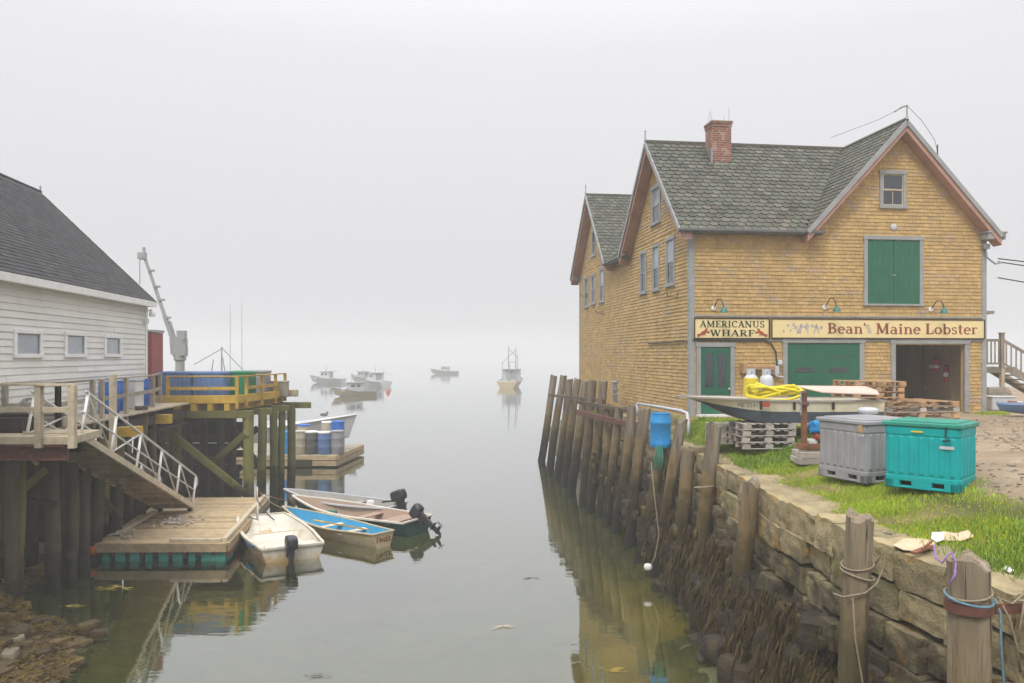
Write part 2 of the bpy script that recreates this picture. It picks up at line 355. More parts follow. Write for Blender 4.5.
hm = bpy.data.materials.new('fog'); hm.use_nodes = True; hn = hm.node_tree
hn.nodes.remove(hn.nodes['Principled BSDF'])
pv = hn.nodes.new('ShaderNodeVolumePrincipled'); pv.inputs['Density'].default_value = .0027; pv.inputs['Color'].default_value = (.86, .865, .88, 1)
pv.inputs['Density Attribute'].default_value = ''; pv.inputs['Anisotropy'].default_value = .0
hn.links.new(pv.outputs[0], hn.nodes['Material Output'].inputs['Volume'])
hm.cycles.homogeneous_volume = True
try: hm.cycles.volume_sampling = 'MULTIPLE_IMPORTANCE'
except Exception: pass
HX, HY0, HY1, HT = 520, -60, 760, 19.0
mb = MB(); mb.box((0, (HY0 + HY1) / 2, (HT - 4.0) / 2), (2 * HX, HY1 - HY0, HT + 4.0)); hz = mb.build('haze', hm); tag(hz, 'pale even sea fog lying over the whole harbour', 'fog', kind='stuff')

# ------------------------------------------------------------------ shape of the shore
CAPX = [(2, 6.1), (5.5, 5.4), (7.8, 5.02), (10.4, 4.62), (14, 4.5), (17.5, 4.55), (22, 4.38), (30, 3.85), (42.5, 2.75), (46, 2.45)]
def capx(Y): return interp(CAPX, Y)
def capz(Y): return interp([(0, 3.2), (20, 3.2), (30, 3.45), (50, 3.5)], Y)
def ground(X, Y):
    dd = X - capx(Y); wd = lerp(3.8, 1.0, sstep(16, 23, Y))
    z = lerp(capz(Y), 3.765, sstep(.35, wd, dd))
    return z + n3(X, Y, 0, .6) * .03 * sstep(.4, 1.2, dd) * (1 - .8 * sstep(21, 23, Y))
SHL = [(4, -3.6), (9, -5.0), (12, -7.2), (13.7, -7.9), (15.7, -8.7), (17, -10.4), (18.5, -11.9), (22, -12.6), (30, -13.7), (35, -15), (38, -22), (60, -40)]
def bed(X, Y):
    xl = interp(SHL, Y); z = -1.9
    if X < xl: zl = min(3.0, (xl - X) * .36)
    else: zl = -(X - xl) * .2
    zl = max(zl, -1.9)
    xr = capx(Y) - .72 + .55 * sstep(14.5, 17.5, Y) - .25 * sstep(14, 8, Y)
    if X > xr: zr = (X - xr) * .5
    else: zr = -(xr - X) * lerp(.13, .3, sstep(15, 24, Y))
    zr = max(-1.9, min(zr, 1.2))
    z = max(zl, zr)
    amp = .16 if z > -.5 else .08
    return z + amp * n3(X, Y, 1.3, 1.1) + .09 * n3(X, Y, 4.1, 3.1) * sstep(-.6, .2, z) + .05 * n3(X, Y, 2, 7)

def grid(name, xs, ys, fz, mat, smooth=True):
    nx, ny = len(xs), len(ys)
    vs = [(x, y, fz(x, y)) for y in ys for x in xs]
    fs = [(j * nx + i, j * nx + i + 1, (j + 1) * nx + i + 1, (j + 1) * nx + i) for j in range(ny - 1) for i in range(nx - 1)]
    mb = MB(); mb.add(vs, fs); return mb.build(name, mat, smooth=180)
def fr_(a, b, s):
    n = max(1, int(round((b - a) / s))); return [a + (b - a) * i / n for i in range(n + 1)]

# seabed: one mesh, weed-dark mud in the channel, ochre sand on the right-hand shallows
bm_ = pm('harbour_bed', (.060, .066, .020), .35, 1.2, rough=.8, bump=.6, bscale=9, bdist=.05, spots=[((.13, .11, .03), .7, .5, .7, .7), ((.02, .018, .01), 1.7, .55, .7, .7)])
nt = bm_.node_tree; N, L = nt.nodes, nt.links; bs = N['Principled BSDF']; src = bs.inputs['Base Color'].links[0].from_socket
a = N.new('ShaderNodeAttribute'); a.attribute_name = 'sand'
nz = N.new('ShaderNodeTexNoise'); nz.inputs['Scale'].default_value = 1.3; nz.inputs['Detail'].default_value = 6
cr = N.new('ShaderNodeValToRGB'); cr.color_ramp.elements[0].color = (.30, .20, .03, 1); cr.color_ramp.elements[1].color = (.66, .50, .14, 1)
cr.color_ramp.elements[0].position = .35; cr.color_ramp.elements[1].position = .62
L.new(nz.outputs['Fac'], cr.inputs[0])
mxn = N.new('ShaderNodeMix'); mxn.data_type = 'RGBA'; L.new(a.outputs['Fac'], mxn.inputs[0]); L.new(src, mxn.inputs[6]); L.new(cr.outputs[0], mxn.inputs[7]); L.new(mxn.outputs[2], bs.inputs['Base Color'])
xs = [-520, -200, -80, -45] + fr_(-30, -16, .6) + fr_(-15.6, 8, .16) + [20, 80, 200, 520]
ys = [-58, -20, 0] + fr_(2, 4.6, .4) + fr_(4.8, 32, .18) + fr_(33, 60, 1.2) + [80, 150, 400, 758]
def bedz(x, y):
    if y > 60 or x < -30 or x > 8: return -1.9 if x < 3 or y > 60 else -1.0
    return bed(x, y)
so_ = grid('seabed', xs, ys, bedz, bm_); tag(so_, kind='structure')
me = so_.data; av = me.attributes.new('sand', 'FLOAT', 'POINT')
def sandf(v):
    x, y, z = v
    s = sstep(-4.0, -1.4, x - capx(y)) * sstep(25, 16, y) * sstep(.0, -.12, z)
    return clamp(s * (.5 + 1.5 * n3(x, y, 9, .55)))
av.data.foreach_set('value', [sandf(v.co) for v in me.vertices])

# water: Fresnel mirror over a tinted clear body
wm = bpy.data.materials.new('harbour_water'); wm.use_nodes = True; nt = wm.node_tree; N, L = nt.nodes, nt.links
N.remove(N['Principled BSDF'])
gl = N.new('ShaderNodeBsdfGlossy'); gl.inputs['Roughness'].default_value = .025; gl.inputs['Color'].default_value = (.95, .955, .965, 1)
tr = N.new('ShaderNodeBsdfTransparent'); tr.inputs['Color'].default_value = (.85, .90, .58, 1)
fn = N.new('ShaderNodeLayerWeight'); fn.inputs['Blend'].default_value = .5; fp = N.new('ShaderNodeMath'); fp.operation = 'POWER'; fp.inputs[1].default_value = 2.05; L.new(fn.outputs['Facing'], fp.inputs[0])
mxs = N.new('ShaderNodeMixShader'); L.new(fp.outputs[0], mxs.inputs[0]); df = N.new('ShaderNodeBsdfDiffuse'); df.inputs['Color'].default_value = (.045, .058, .018, 1); mx0 = N.new('ShaderNodeMixShader'); mx0.inputs[0].default_value = .20; L.new(tr.outputs[0], mx0.inputs[1]); L.new(df.outputs[0], mx0.inputs[2]); L.new(mx0.outputs[0], mxs.inputs[1]); L.new(gl.outputs[0], mxs.inputs[2])
L.new(mxs.outputs[0], N['Material Output'].inputs['Surface'])
tc = N.new('ShaderNodeTexCoord')
def wn(scale, st, det):
    mp = N.new('ShaderNodeMapping'); mp.inputs['Scale'].default_value = st; L.new(tc.outputs['Object'], mp.inputs[0])
    n = N.new('ShaderNodeTexNoise'); n.inputs['Scale'].default_value = scale; n.inputs['Detail'].default_value = det; L.new(mp.outputs[0], n.inputs['Vector']); return n.outputs['Fac']
b1 = N.new('ShaderNodeBump'); b1.inputs['Strength'].default_value = .15; b1.inputs['Distance'].default_value = .05; L.new(wn(.9, (.35, 1.2, 1), 3), b1.inputs['Height'])
b2 = N.new('ShaderNodeBump'); b2.inputs['Strength'].default_value = .09; b2.inputs['Distance'].default_value = .015; L.new(wn(5, (.4, 1.3, 1), 3), b2.inputs['Height']); L.new(b1.outputs[0], b2.inputs['Normal'])
L.new(b2.outputs[0], gl.inputs['Normal']); L.new(b2.outputs[0], fn.inputs['Normal'])
mb = MB(); mb.add([(-519, -59, 0), (519, -59, 0), (519, 759, 0), (-519, 759, 0)], [(0, 1, 2, 3)])
tag(mb.build('water', wm), kind='structure')

# ground of the wharf: dirt yard, worn verge, soil under the grass
GX = [(4, 7.2), (9, 6.75), (11, 6.75), (12.2, 7.0), (13.5, 7.5), (16, 8.0), (20, 7.9), (22.5, 6.6), (24, 5.5), (30, 4.6), (45, 3.6)]
def grassy(x, y):
    dd = x - capx(y)
    g = sstep(.35, .75, dd + .35 * n3(x, y, 3, 1.1)) * sstep(.35, -.35, x - interp(GX, y) + .5 * n3(x, y, 7, .7))
    return g
gm = pm('yard_dirt', (.33, .25, .165), .2, .5, rough=.95, bump=.9, bscale=16, bdist=.05, spots=[((.19, .13, .075), .45, .48, .66, .75, (.5, 2, 1)), ((.44, .36, .26), 1.4, .52, .68, .7), ((.2, .15, .1), 6, .6, .75, .5)])
nt = gm.node_tree; N, L = nt.nodes, nt.links; bs = N['Principled BSDF']; src = bs.inputs['Base Color'].links[0].from_socket
a = N.new('ShaderNodeAttribute'); a.attribute_name = 'grass'
nz = N.new('ShaderNodeTexNoise'); nz.inputs['Scale'].default_value = 3; nz.inputs['Detail'].default_value = 6
cr = N.new('ShaderNodeValToRGB'); cr.color_ramp.elements[0].color = (.085, .095, .02, 1); cr.color_ramp.elements[1].color = (.26, .2, .075, 1)
cr.color_ramp.elements[0].position = .4; cr.color_ramp.elements[1].position = .65; L.new(nz.outputs['Fac'], cr.inputs[0])
mxn = N.new('ShaderNodeMix'); mxn.data_type = 'RGBA'; L.new(a.outputs['Fac'], mxn.inputs[0]); L.new(src, mxn.inputs[6]); L.new(cr.outputs[0], mxn.inputs[7]); L.new(mxn.outputs[2], bs.inputs['Base Color'])
ys = fr_(1.5, 30, .2) + fr_(31, 46, 1)
us = fr_(.12, 4, .12) + fr_(4.3, 12, .6) + [16, 25, 60, 200, 400]
mb = MB(); vs = []
for y in ys:
    for u in us: x = capx(y) + u; vs.append((x, y, ground(x, y)))
nu = len(us); fs = [(j * nu + i, j * nu + i + 1, (j + 1) * nu + i + 1, (j + 1) * nu + i) for j in range(len(ys) - 1) for i in range(nu - 1)]
mb.add(vs, fs); go = mb.build('ground', gm, smooth=180); tag(go, kind='structure')
av = go.data.attributes.new('grass', 'FLOAT', 'POINT'); av.data.foreach_set('value', [grassy(v.co.x, v.co.y) for v in go.data.vertices])
# ================================================================== the yellow shingled wharf building
BX, BY, GZ = 5.34, 24.0, 3.77
BA = math.atan(.134); NRM = 1.00894
house = empty('shingled_building', (BX, BY, GZ), BA, 'two-storey mustard shingled wharf building with steep grey slate gables and red brick chimney', 'building')
W, D_, EH, RISE = 9.7, 15.2, 5.80, 3.16
def ff(px, py):
    r = (px - CX) / F; s = (BY * r - BX) / (1 - .134 * r); Y = BY + .134 * s
    return s * NRM, CZ - (py - HY) * Y / F - GZ
def lf(px, py):
    r = (px - CX) / F; t = (BX - BY * r) / (r + .134); Y = BY + t
    return t * NRM, CZ - (py - HY) * Y / F - GZ
def rect(fn, x0, y0, x1, y1):
    """pixel box -> (u0, u1, z0, z1)"""
    a, zt = fn(x0, y0); b, _ = fn(x1, y0); m = fn((x0 + x1) / 2, y0)[1]; n_ = fn((x0 + x1) / 2, y1)[1]
    return min(a, b), max(a, b), n_, m
FRONT = Fr((0, 0, 0), (1, 0, 0), (0, -1, 0)); LEFT = Fr((0, 0, 0), (0, 1, 0), (-1, 0, 0))
RIGHT = Fr((W, 0, 0), (0, 1, 0), (1, 0, 0)); BACK = Fr((0, D_, 0), (1, 0, 0), (0, 1, 0))
gC, gH = 6.75, 2.95                     # front gable: centre, half span
A_, AH = 3.15, 3.15; B_, BH = 12.15, 3.05
door = list(rect(ff, 700.5, 347, 730, 415)); door[2] = .06
gar1 = list(rect(ff, 787, 343, 859, 415)); gar1[2] = .04
gar2 = list(rect(ff, 895, 344, 964, 415)); gar2[2] = .02
loft = rect(ff, 867, 240, 919, 304)
attic = rect(ff, 882, 174, 903, 206)
lw = [rect(lf, a, b, c, d) for a, b, c, d in ((641.5, 254, 646.5, 292), (654, 247, 659.6, 289), (667.5, 240, 674.5, 284), (653, 188.5, 660.5, 222), (585.5, 279, 588.6, 306), (592.6, 276, 595.6, 303), (600.6, 270, 604.4, 301), (592.6, 232, 595.6, 255))]

def wallcells(mb, fr, u0, u1, z0, z1, holes, th=.15):
    us_ = sorted({u0, u1, *[h[0] for h in holes], *[h[1] for h in holes]}); zs_ = sorted({z0, z1, *[h[2] for h in holes], *[h[3] for h in holes]})
    for a, b in zip(us_, us_[1:]):
        for c, d in zip(zs_, zs_[1:]):
            if any(h[0] <= (a + b) / 2 <= h[1] and h[2] <= (c + d) / 2 <= h[3] for h in holes): continue
            mb.fbox(fr, a, b, c, d, -th, 0, .5)
mb = MB()
wallcells(mb, FRONT, 0, W, -1, EH, [gar2])
wallcells(mb, LEFT, .151, D_ - .151, -1, EH, []); wallcells(mb, RIGHT, .151, D_ - .151, -1, EH, []); wallcells(mb, BACK, 0, W, -1, EH, [])
def gable(mb, fr, c, h):
    k = .995
    mb.prism([fr.P(c - h * k, EH + .001, 0), fr.P(c + h * k, EH + .001, 0), fr.P(c, EH + RISE * k, 0)], -fr.N * .15, .5)
gable(mb, FRONT, gC, gH); gable(mb, LEFT, A_, AH); gable(mb, LEFT, B_, BH); gable(mb, RIGHT, A_, AH); gable(mb, RIGHT, B_, BH)
mb.build('wall', M['shingle'], house)

def siding(mb, fr, z0, z1, span, course, holes, pw, th=.02, jit=.008, d0=.002):
    z = z0; i = 0
    while z < z1 - .01:
        zt = min(z + course, z1); zm = (z + zt) / 2
        ivs = span(zm)
        if ivs is None: z = zt; continue
        ivs = [ivs]
        for h in holes:
            if h[2] < zm < h[3]:
                nv = []
                for a, b in ivs:
                    if h[1] <= a or h[0] >= b: nv.append((a, b)); continue
                    if h[0] > a: nv.append((a, h[0]))
                    if h[1] < b: nv.append((h[1], b))
                ivs = nv
        for a, b in ivs:
            u = a - (R.random() * pw[0] * .5)
            while u < b:
                w_ = R.uniform(*pw); e = min(u + w_, b); s_ = max(u, a)
                if e - s_ > .012:
                    j = R.uniform(-jit, jit); zb_ = z + j; dt = th * R.uniform(.75, 1.2)
                    g = .003
                    q = [fr.P(s_ + g, zb_, dt), fr.P(e - g, zb_ + R.uniform(-jit, jit) * .4, dt), fr.P(e - g, zt + .012, d0), fr.P(s_ + g, zt + .012, d0), fr.P(s_ + g, zb_, 0), fr.P(e - g, zb_, 0)]
                    mb.add(q, [(0, 1, 2, 3), (4, 5, 1, 0), (4, 0, 3), (5, 2, 1)])
                u += w_
        z = zt; i += 1
def gspan(lo, hi, gables):
    def f(z):
        if z < EH: return (lo, hi)
        k = 1 - (z - EH) / RISE
        for c, h in gables:
            if k > .04: return (c - h * k, c + h * k)
        return None
    return f
def grow(h, g): return (h[0] - g, h[1] + g, h[2] - g, h[3] + g)
mb = MB()
bsign = rect(ff, 693, 318, 983, 339)
siding(mb, FRONT, -.1, EH + RISE, gspan(.1, W - .1, [(gC, gH)]), .112, [grow(h, .02) for h in (door, gar1, gar2, loft, attic)], (.09, .19), th=.024, jit=.004)
mb.build('front_shingles', M['shingle'], house)
mb = MB()
siding(mb, LEFT, -.4, EH, gspan(.1, D_ - .05, []), .112, lw, (.16, .36), th=.026, jit=.004)
siding(mb, LEFT, EH, EH + RISE, gspan(0, 0, [(A_, AH)]), .112, lw, (.16, .36), th=.026, jit=.004)
siding(mb, LEFT, EH, EH + RISE, gspan(0, 0, [(B_, BH)]), .112, lw, (.16, .36), th=.026, jit=.004)
mb.build('side_shingles', M['shingle'], house)

# corner boards and frieze
mb = MB()
mb.fbox(FRONT, -.03, .13, -.3, EH - .02, .0, .04); mb.fbox(LEFT, -.0, .13, -.3, EH - .02, .0, .042)
mb.build('corner_board', M['greytrim'], house, bevel=.006); mb = MB(); mb.fbox(FRONT, W - .13, W + .03, -.3, EH - .02, .0, .04); mb.build('corner_board', M['greytrim'], house, bevel=.006); mb = MB(); mb.fbox(LEFT, D_ - .12, D_ + .02, -.6, EH - .02, 0, .04)
mb.build('corner_board', M['greytrim'], house, bevel=.006); mb = MB()
mb.fbox(FRONT, .14, gC - gH - .05, EH - .28, EH - .08, .0, .032)
mb.build('frieze_board', M['greytrim'], house, bevel=.006); mb = MB()
mb.fbox(FRONT, .13, W - .13, bsign[3] + .015, bsign[3] + .06, .0, .05)
mb.fbox(FRONT, .13, W - .13, bsign[2] - .075, bsign[2] - .02, .0, .05)
mb.build('trim_boards', M['greytrim'], house, bevel=.006)

# ------------------------------------------------------------------ roofs
roof = empty('roof'); roof.parent = house
OV = .42
def slope(mb, under, E0, A, S, length, slen, region=None, e=.21, tw=.28):
    """scalloped slates: E0 eave corner, A along the eave, S up the slope"""
    E0, A, S = Vector(E0), Vector(A).normalized(), Vector(S).normalized(); Nn = A.cross(S).normalized()
    if Nn.z < 0: Nn = -Nn
    P = lambda a, h, k=0: E0 + A * a + S * h + Nn * k
    rows = int(slen / e) + 1
    for i in range(rows):
        h = i * e; off = (i % 2) * tw / 2; n = int(length / tw) + 2
        for j in range(-1, n):
            a0 = j * tw + off; a1 = a0 + tw
            a0c, a1c = max(0, a0), min(length, a1)
            if a1c - a0c < .03: continue
            if region and not region((a0c + a1c) / 2, h + e / 2): continue
            top = min(h + e * 1.35, slen); lft = .04 + R.uniform(-.004, .006)
            mid = clamp((a0 + a1) / 2, a0c, a1c); g = .006
            lo = h + R.uniform(-.012, .012)
            vs = [P(a0c + g, lo + e * .42, lft), P(lerp(a0c, mid, .45), lo + e * .06, lft), P(lerp(a1c, mid, .45), lo + e * .06, lft), P(a1c - g, lo + e * .42, lft), P(a1c - g, top, .006), P(a0c + g, top, .006),
                  P(a0c + g, lo + e * .42, 0), P(lerp(a0c, mid, .45), lo + e * .06, 0), P(lerp(a1c, mid, .45), lo + e * .06, 0), P(a1c - g, lo + e * .42, 0)]
            mb.add(vs, [(0, 1, 2, 3, 4, 5), (6, 7, 1, 0), (7, 8, 2, 1), (8, 9, 3, 2)])
sl = MB(); und = MB()
def gableroof_u(c, h, s0, s1, axis, regionL=None, regionR=None):
    """ridge at c; axis 'x': ridge along x from s0 to s1 with slopes to -y and +y; axis 'y': ridge along y"""
    k = RISE / h; ovz = OV * k * .8; run = h + OV * .8; L_ = math.hypot(run, RISE + ovz); L = s1 - s0
    zt = EH + RISE + .06
    for sg, reg in ((-1, regionL), (1, regionR)):
        if axis == 'x': E0 = (s0, c + sg * run, EH - ovz + .06); A = (1, 0, 0); S = (0, -sg * run, RISE + ovz)
        else: E0 = (c + sg * run, s0, EH - ovz + .06); A = (0, 1, 0); S = (-sg * run, 0, RISE + ovz)
        slope(sl, und, E0, A, S, L, L_, reg)
        yield Vector(E0), Vector(A), Vector(S).normalized(), L, L_
def sheet(mb, E0, A, S, a0, a1, h0, h1, th=.05):
    Nn = A.cross(S); Nn = -Nn if Nn.z < 0 else Nn
    p = [E0 + A * a + S * h + Nn * .004 for a, h in ((a0, h0), (a1, h0), (a1, h1), (a0, h1))]
    mb.hexa([q - Nn * th for q in p] + p, .5)
lim = gC - gH - .15 + OV
aL = lim                                       # along-x length from the left rake to where the front gable starts
# A: ridge along x at t = A_
runA = AH + OV * .8; hin = (runA - AH + .12) / runA * math.hypot(runA, RISE + OV * RISE / AH * .8)
for i, (E0, A, S, L, LL) in enumerate(gableroof_u(A_, AH, -OV, W + .1, 'x', lambda a, h: a < aL or h > hin, lambda a, h: (a < OV or a > 0) )):
    if i == 0: sheet(und, E0, A, S, 0, aL, 0, LL); sheet(und, E0, A, S, aL, L, hin, LL)
    else: sheet(und, E0, A, S, 0, L, 0, LL)
for E0, A, S, L, LL in gableroof_u(B_, BH, -OV, W + .1, 'x'): sheet(und, E0, A, S, 0, L, 0, LL)
for E0, A, S, L, LL in gableroof_u(gC, gH, -OV, A_ + .3, 'y'): sheet(und, E0, A, S, 0, L, 0, LL)
# D: the long roof behind, ridge along y
hD = 4.85
def regD(a, h): return 6.25 - 3 < a + 0 < 40
for i, (E0, A, S, L, LL) in enumerate(gableroof_u(hD, hD, 6.15, 9.25, 'y')): sheet(und, E0, A, S, 0, L, 0, LL)
sheetD = MB()
sl.build('slates', M['slate'], roof)
und.build('roof_boards', M['darkwood'], roof)
# ridge caps
mb = MB()
zr = EH + RISE + .085
for q0, q1 in (((-OV, A_, zr), (W + .1, A_, zr)), ((-OV, B_, zr), (W, B_, zr)), ((gC, -OV, zr), (gC, A_, zr))): mb = MB(); mb.tube([q0, q1], .07, 6); mb.build('ridge_cap', M['slate'], roof, smooth=60)
# rakes: wide faded-red boards with boxed soffit, one per slope
def rake(fr, c, h, sg, first):
    k = RISE / h; n_ = Vector((0, 0, 1)); a = fr.P(c + sg * (h + OV * .62), EH - OV * .62 * k, 0); b = fr.P(c, EH + RISE, 0)
    mb = MB(); dn = Z * -.27; o = fr.N
    mb.hexa([a + dn + o * .02, a + dn + o * (OV - .02), b + dn + o * (OV - .02), b + dn + o * .02, a + o * .02, a + o * (OV - .02), b + o * (OV - .02), b + o * .02] if sg < 0 else
            [a + dn + o * (OV - .02), a + dn + o * .02, b + dn + o * .02, b + dn + o * (OV - .02), a + o * (OV - .02), a + o * .02, b + o * .02, b + o * (OV - .02)])
    mb.build('rake_board', M['pink'], roof)
    mb = MB(); up = Z * .03
    mb.beam(a + o * (OV + .005) + Z * .0, b + o * (OV + .005) + Z * .0, .06, .13, up=o.cross(b - a))
    mb.build('rake_moulding', M['greytrim'], roof)
for fr, c, h in ((FRONT, gC, gH), (LEFT, A_, AH), (LEFT, B_, BH)):
    for sg in (-1, 1): rake(fr, c, h, sg, 0)
# eaves with gutter, and boxed returns
kA = RISE / AH; ez = EH - OV * .8 * kA
mb = MB()
mb.box(((lim - OV) / 2, -OV * .45, ez + .05), (lim + OV * .9, OV * .8, .10)); mb.box(((lim - OV) / 2 , -OV * .86, ez + .08), (lim + OV * 1.1, .11, .075))
mb.build('eave', M['gutter'], roof, bevel=.008); mb = MB()
mb.box((-OV * .45, (6.2 + 9.2) / 2, ez + .10), (OV * .8, 2.9, .18)); mb.box((-OV * .86, (6.2 + 9.2) / 2, ez + .13), (.11, 3.3, .1))
mb.build('eave', M['gutter'], roof, bevel=.008); mb = MB()
mb.box((W + .12, -OV * .42, ez + .08), (.62, OV * .95, .2)); mb.box((W + .12, -OV * .42, ez + .2), (.7, OV * 1.1, .05))
mb.build('eave_return', M['greytrim'], roof, bevel=.008); mb = MB()
mb.box((-OV * .5, D_ + .05, ez + .08), (OV * .9, .5, .18))
mb.build('eave', M['gutter'], roof, bevel=.008)

# chimney on the front slope, near the ridge
bk = bpy.data.materials.new('old_red_brick'); bk.use_nodes = True; nt = bk.node_tree; N, L = nt.nodes, nt.links; bs = N['Principled BSDF']
tcn = N.new('ShaderNodeTexCoord'); sp_ = N.new('ShaderNodeSeparateXYZ'); L.new(tcn.outputs['Object'], sp_.inputs[0])
ad = N.new('ShaderNodeMath'); ad.operation = 'ADD'; L.new(sp_.outputs[0], ad.inputs[0]); L.new(sp_.outputs[1], ad.inputs[1])
cb = N.new('ShaderNodeCombineXYZ'); L.new(ad.outputs[0], cb.inputs[0]); L.new(sp_.outputs[2], cb.inputs[1])
bt = N.new('ShaderNodeTexBrick'); bt.inputs['Scale'].default_value = 1; bt.inputs['Brick Width'].default_value = .21; bt.inputs['Row Height'].default_value = .075; bt.inputs['Mortar Size'].default_value = .008
bt.inputs['Color1'].default_value = (.30, .085, .04, 1); bt.inputs['Color2'].default_value = (.16, .06, .04, 1); bt.inputs['Mortar'].default_value = (.34, .29, .25, 1); L.new(cb.outputs[0], bt.inputs['Vector'])
nz = N.new('ShaderNodeTexNoise'); nz.inputs['Scale'].default_value = 3.6; nz.inputs['Detail'].default_value = 6; L.new(tcn.outputs['Object'], nz.inputs['Vector'])
mr_ = N.new('ShaderNodeMapRange'); mr_.inputs[1].default_value = .52; mr_.inputs[2].default_value = .62; L.new(nz.outputs['Fac'], mr_.inputs[0])
mq = N.new('ShaderNodeMix'); mq.data_type = 'RGBA'; mq.inputs[7].default_value = (.40, .32, .27, 1); L.new(bt.outputs['Color'], mq.inputs[6])
ml = N.new('ShaderNodeMath'); ml.operation = 'MULTIPLY'; ml.inputs[1].default_value = .65; L.new(mr_.outputs[0], ml.inputs[0]); L.new(ml.outputs[0], mq.inputs[0])
L.new(mq.outputs[2], bs.inputs['Base Color']); bs.inputs['Roughness'].default_value = .9
bp = N.new('ShaderNodeBump'); bp.inputs['Strength'].default_value = .5; bp.inputs['Distance'].default_value = .01; bp.invert = True; L.new(bt.outputs['Fac'], bp.inputs['Height']); L.new(bp.outputs[0], bs.inputs['Normal'])
M['brick'] = bk
cs = 1.96; ct = A_ - .50
mb = MB(); mb.box((cs, ct, 8.72), (.66, .62, 1.75)); mb.box((cs, ct, 9.47), (.70, .66, .1)); mb.box((cs, ct, 9.57), (.74, .70, .09))
ch = mb.build('chimney', bk, roof)
mb = MB(); mb.box((cs, ct - .38, 8.13), (.86, .14, .05), M=Matrix.Rotation(math.radians(48), 3, 'X')); mb.box((cs - .36, ct, 8.45), (.05, .7, .5), M=Matrix.Rotation(math.radians(0), 3, 'X')); mb.build('flashing', M['metal'], ch)
mb = MB()
for dx, dy, lean, hh in ((-.33, -.3, -.07, .3), (-.22, .25, 0, .42), (.25, -.3, 0, .42), (.3, .28, .03, .3)): mb.cyl((cs + dx, ct + dy, 9.57), (cs + dx + lean, ct + dy, 9.62 + hh), .008, n=5)
mb.build('chimney_rod', M['metal'], ch)
# finials
for p, h in (((-OV, A_, zr), .36), ((-OV, B_, zr), .42), ((gC, -OV, zr), .42)):
    mb = MB(); mb.tube([p, (p[0], p[1], p[2] + .12), (p[0], p[1], p[2] + h)], [.05, .028, .02], 8); mb.lathe((p[0], p[1], p[2] + h), [(.01, -.03), (.04, 0), (.01, .03)], 8)
    mb.build('finial', M['metal'], roof, smooth=60)
mb = MB(); p = Vector((gC, -OV, zr + .42))
mb.tube([p + Vector((-.4, 0, -.2)), p + Vector((-.2, 0, -.06)), p], .03, 6); mb.build('weathervane_arm', M['metal'], roof)
mb = MB(); mb.tube([p + Vector((-1.6, 1.6, -.62)), p + Vector((-.6, .6, -.3)), p], .007, 5); mb.tube([p, p + Vector((.5, 0, -.45)), p + Vector((.95, .05, -1.0)), p + Vector((1.05, .05, -1.35))], .007, 5)
mb.cyl(p + Vector((1.05, .05, -1.65)), p + Vector((1.05, .05, -1.15)), .02, n=6)
mb.build('lightning_wire', M['wire'], roof)

# ------------------------------------------------------------------ windows and doors
def window(fr, r, fw=.07, pane=None, two=True, name='window', mullion=True):
    u0, u1, z0, z1 = r; mb = MB()
    mb.fbox(fr, u0 - fw, u0 + .01, z0, z1, -.02, .05); mb.fbox(fr, u1 - .01, u1 + fw, z0, z1, -.02, .05)
    mb.fbox(fr, u0 - fw - .02, u1 + fw + .02, z1 - .01, z1 + fw + .02, -.02, .062); mb.fbox(fr, u0 - fw - .03, u1 + fw + .03, z0 - fw, z0 + .01, -.02, .085)
    wnd = mb.build(name, M['greytrim'], house, bevel=.006)
    zm = (z0 + z1) / 2
    mb = MB()
    for a, b, dd in ((z0, zm + .02, .012), (zm - .02, z1, .026)):
        mb.fbox(fr, u0, u0 + .045, a, b, dd - .02, dd); mb.fbox(fr, u1 - .045, u1, a, b, dd - .02, dd)
        mb.fbox(fr, u0 + .045, u1 - .045, a, a + .05, dd - .02, dd); mb.fbox(fr, u0 + .045, u1 - .045, b - .045, b, dd - .02, dd)
    if mullion: mb.fbox(fr, (u0 + u1) / 2 - .012, (u0 + u1) / 2 + .012, z0 + .05, zm, -.004, .010)
    mb.build('sash', M['greytrim'] if not mullion else M['railwood'], wnd)
    mb = MB(); mb.fbox(fr, u0 + .03, u1 - .03, z0 + .03, zm, -.01, .003); mb.build('pane', M['glass'], wnd)
    mb = MB(); mb.fbox(fr, u0 + .03, u1 - .03, zm, z1 - .03, -.01, .012); mb.build('pane', pane or M['glass'], wnd)
    return wnd
window(FRONT, attic, fw=.09)
for i, r in enumerate(lw): window(LEFT, r, fw=.09, pane=M['palepane'] if i in (1, 2, 3, 6) else None, mullion=False)

def casing(fr, r, fw, mat=M['greytrim'], name='door_frame', d=.055, sill=False):
    u0, u1, z0, z1 = r; mb = MB()
    mb.fbox(fr, u0 - fw, u0, z0, z1, -.05, d); mb.fbox(fr, u1, u1 + fw, z0, z1, -.05, d); mb.fbox(fr, u0 - fw - .03, u1 + fw + .03, z1, z1 + fw, -.05, d + .012)
    if sill: mb.fbox(fr, u0 - fw - .02, u1 + fw + .02, z0 - .06, z0, -.05, d + .02)
    return mb
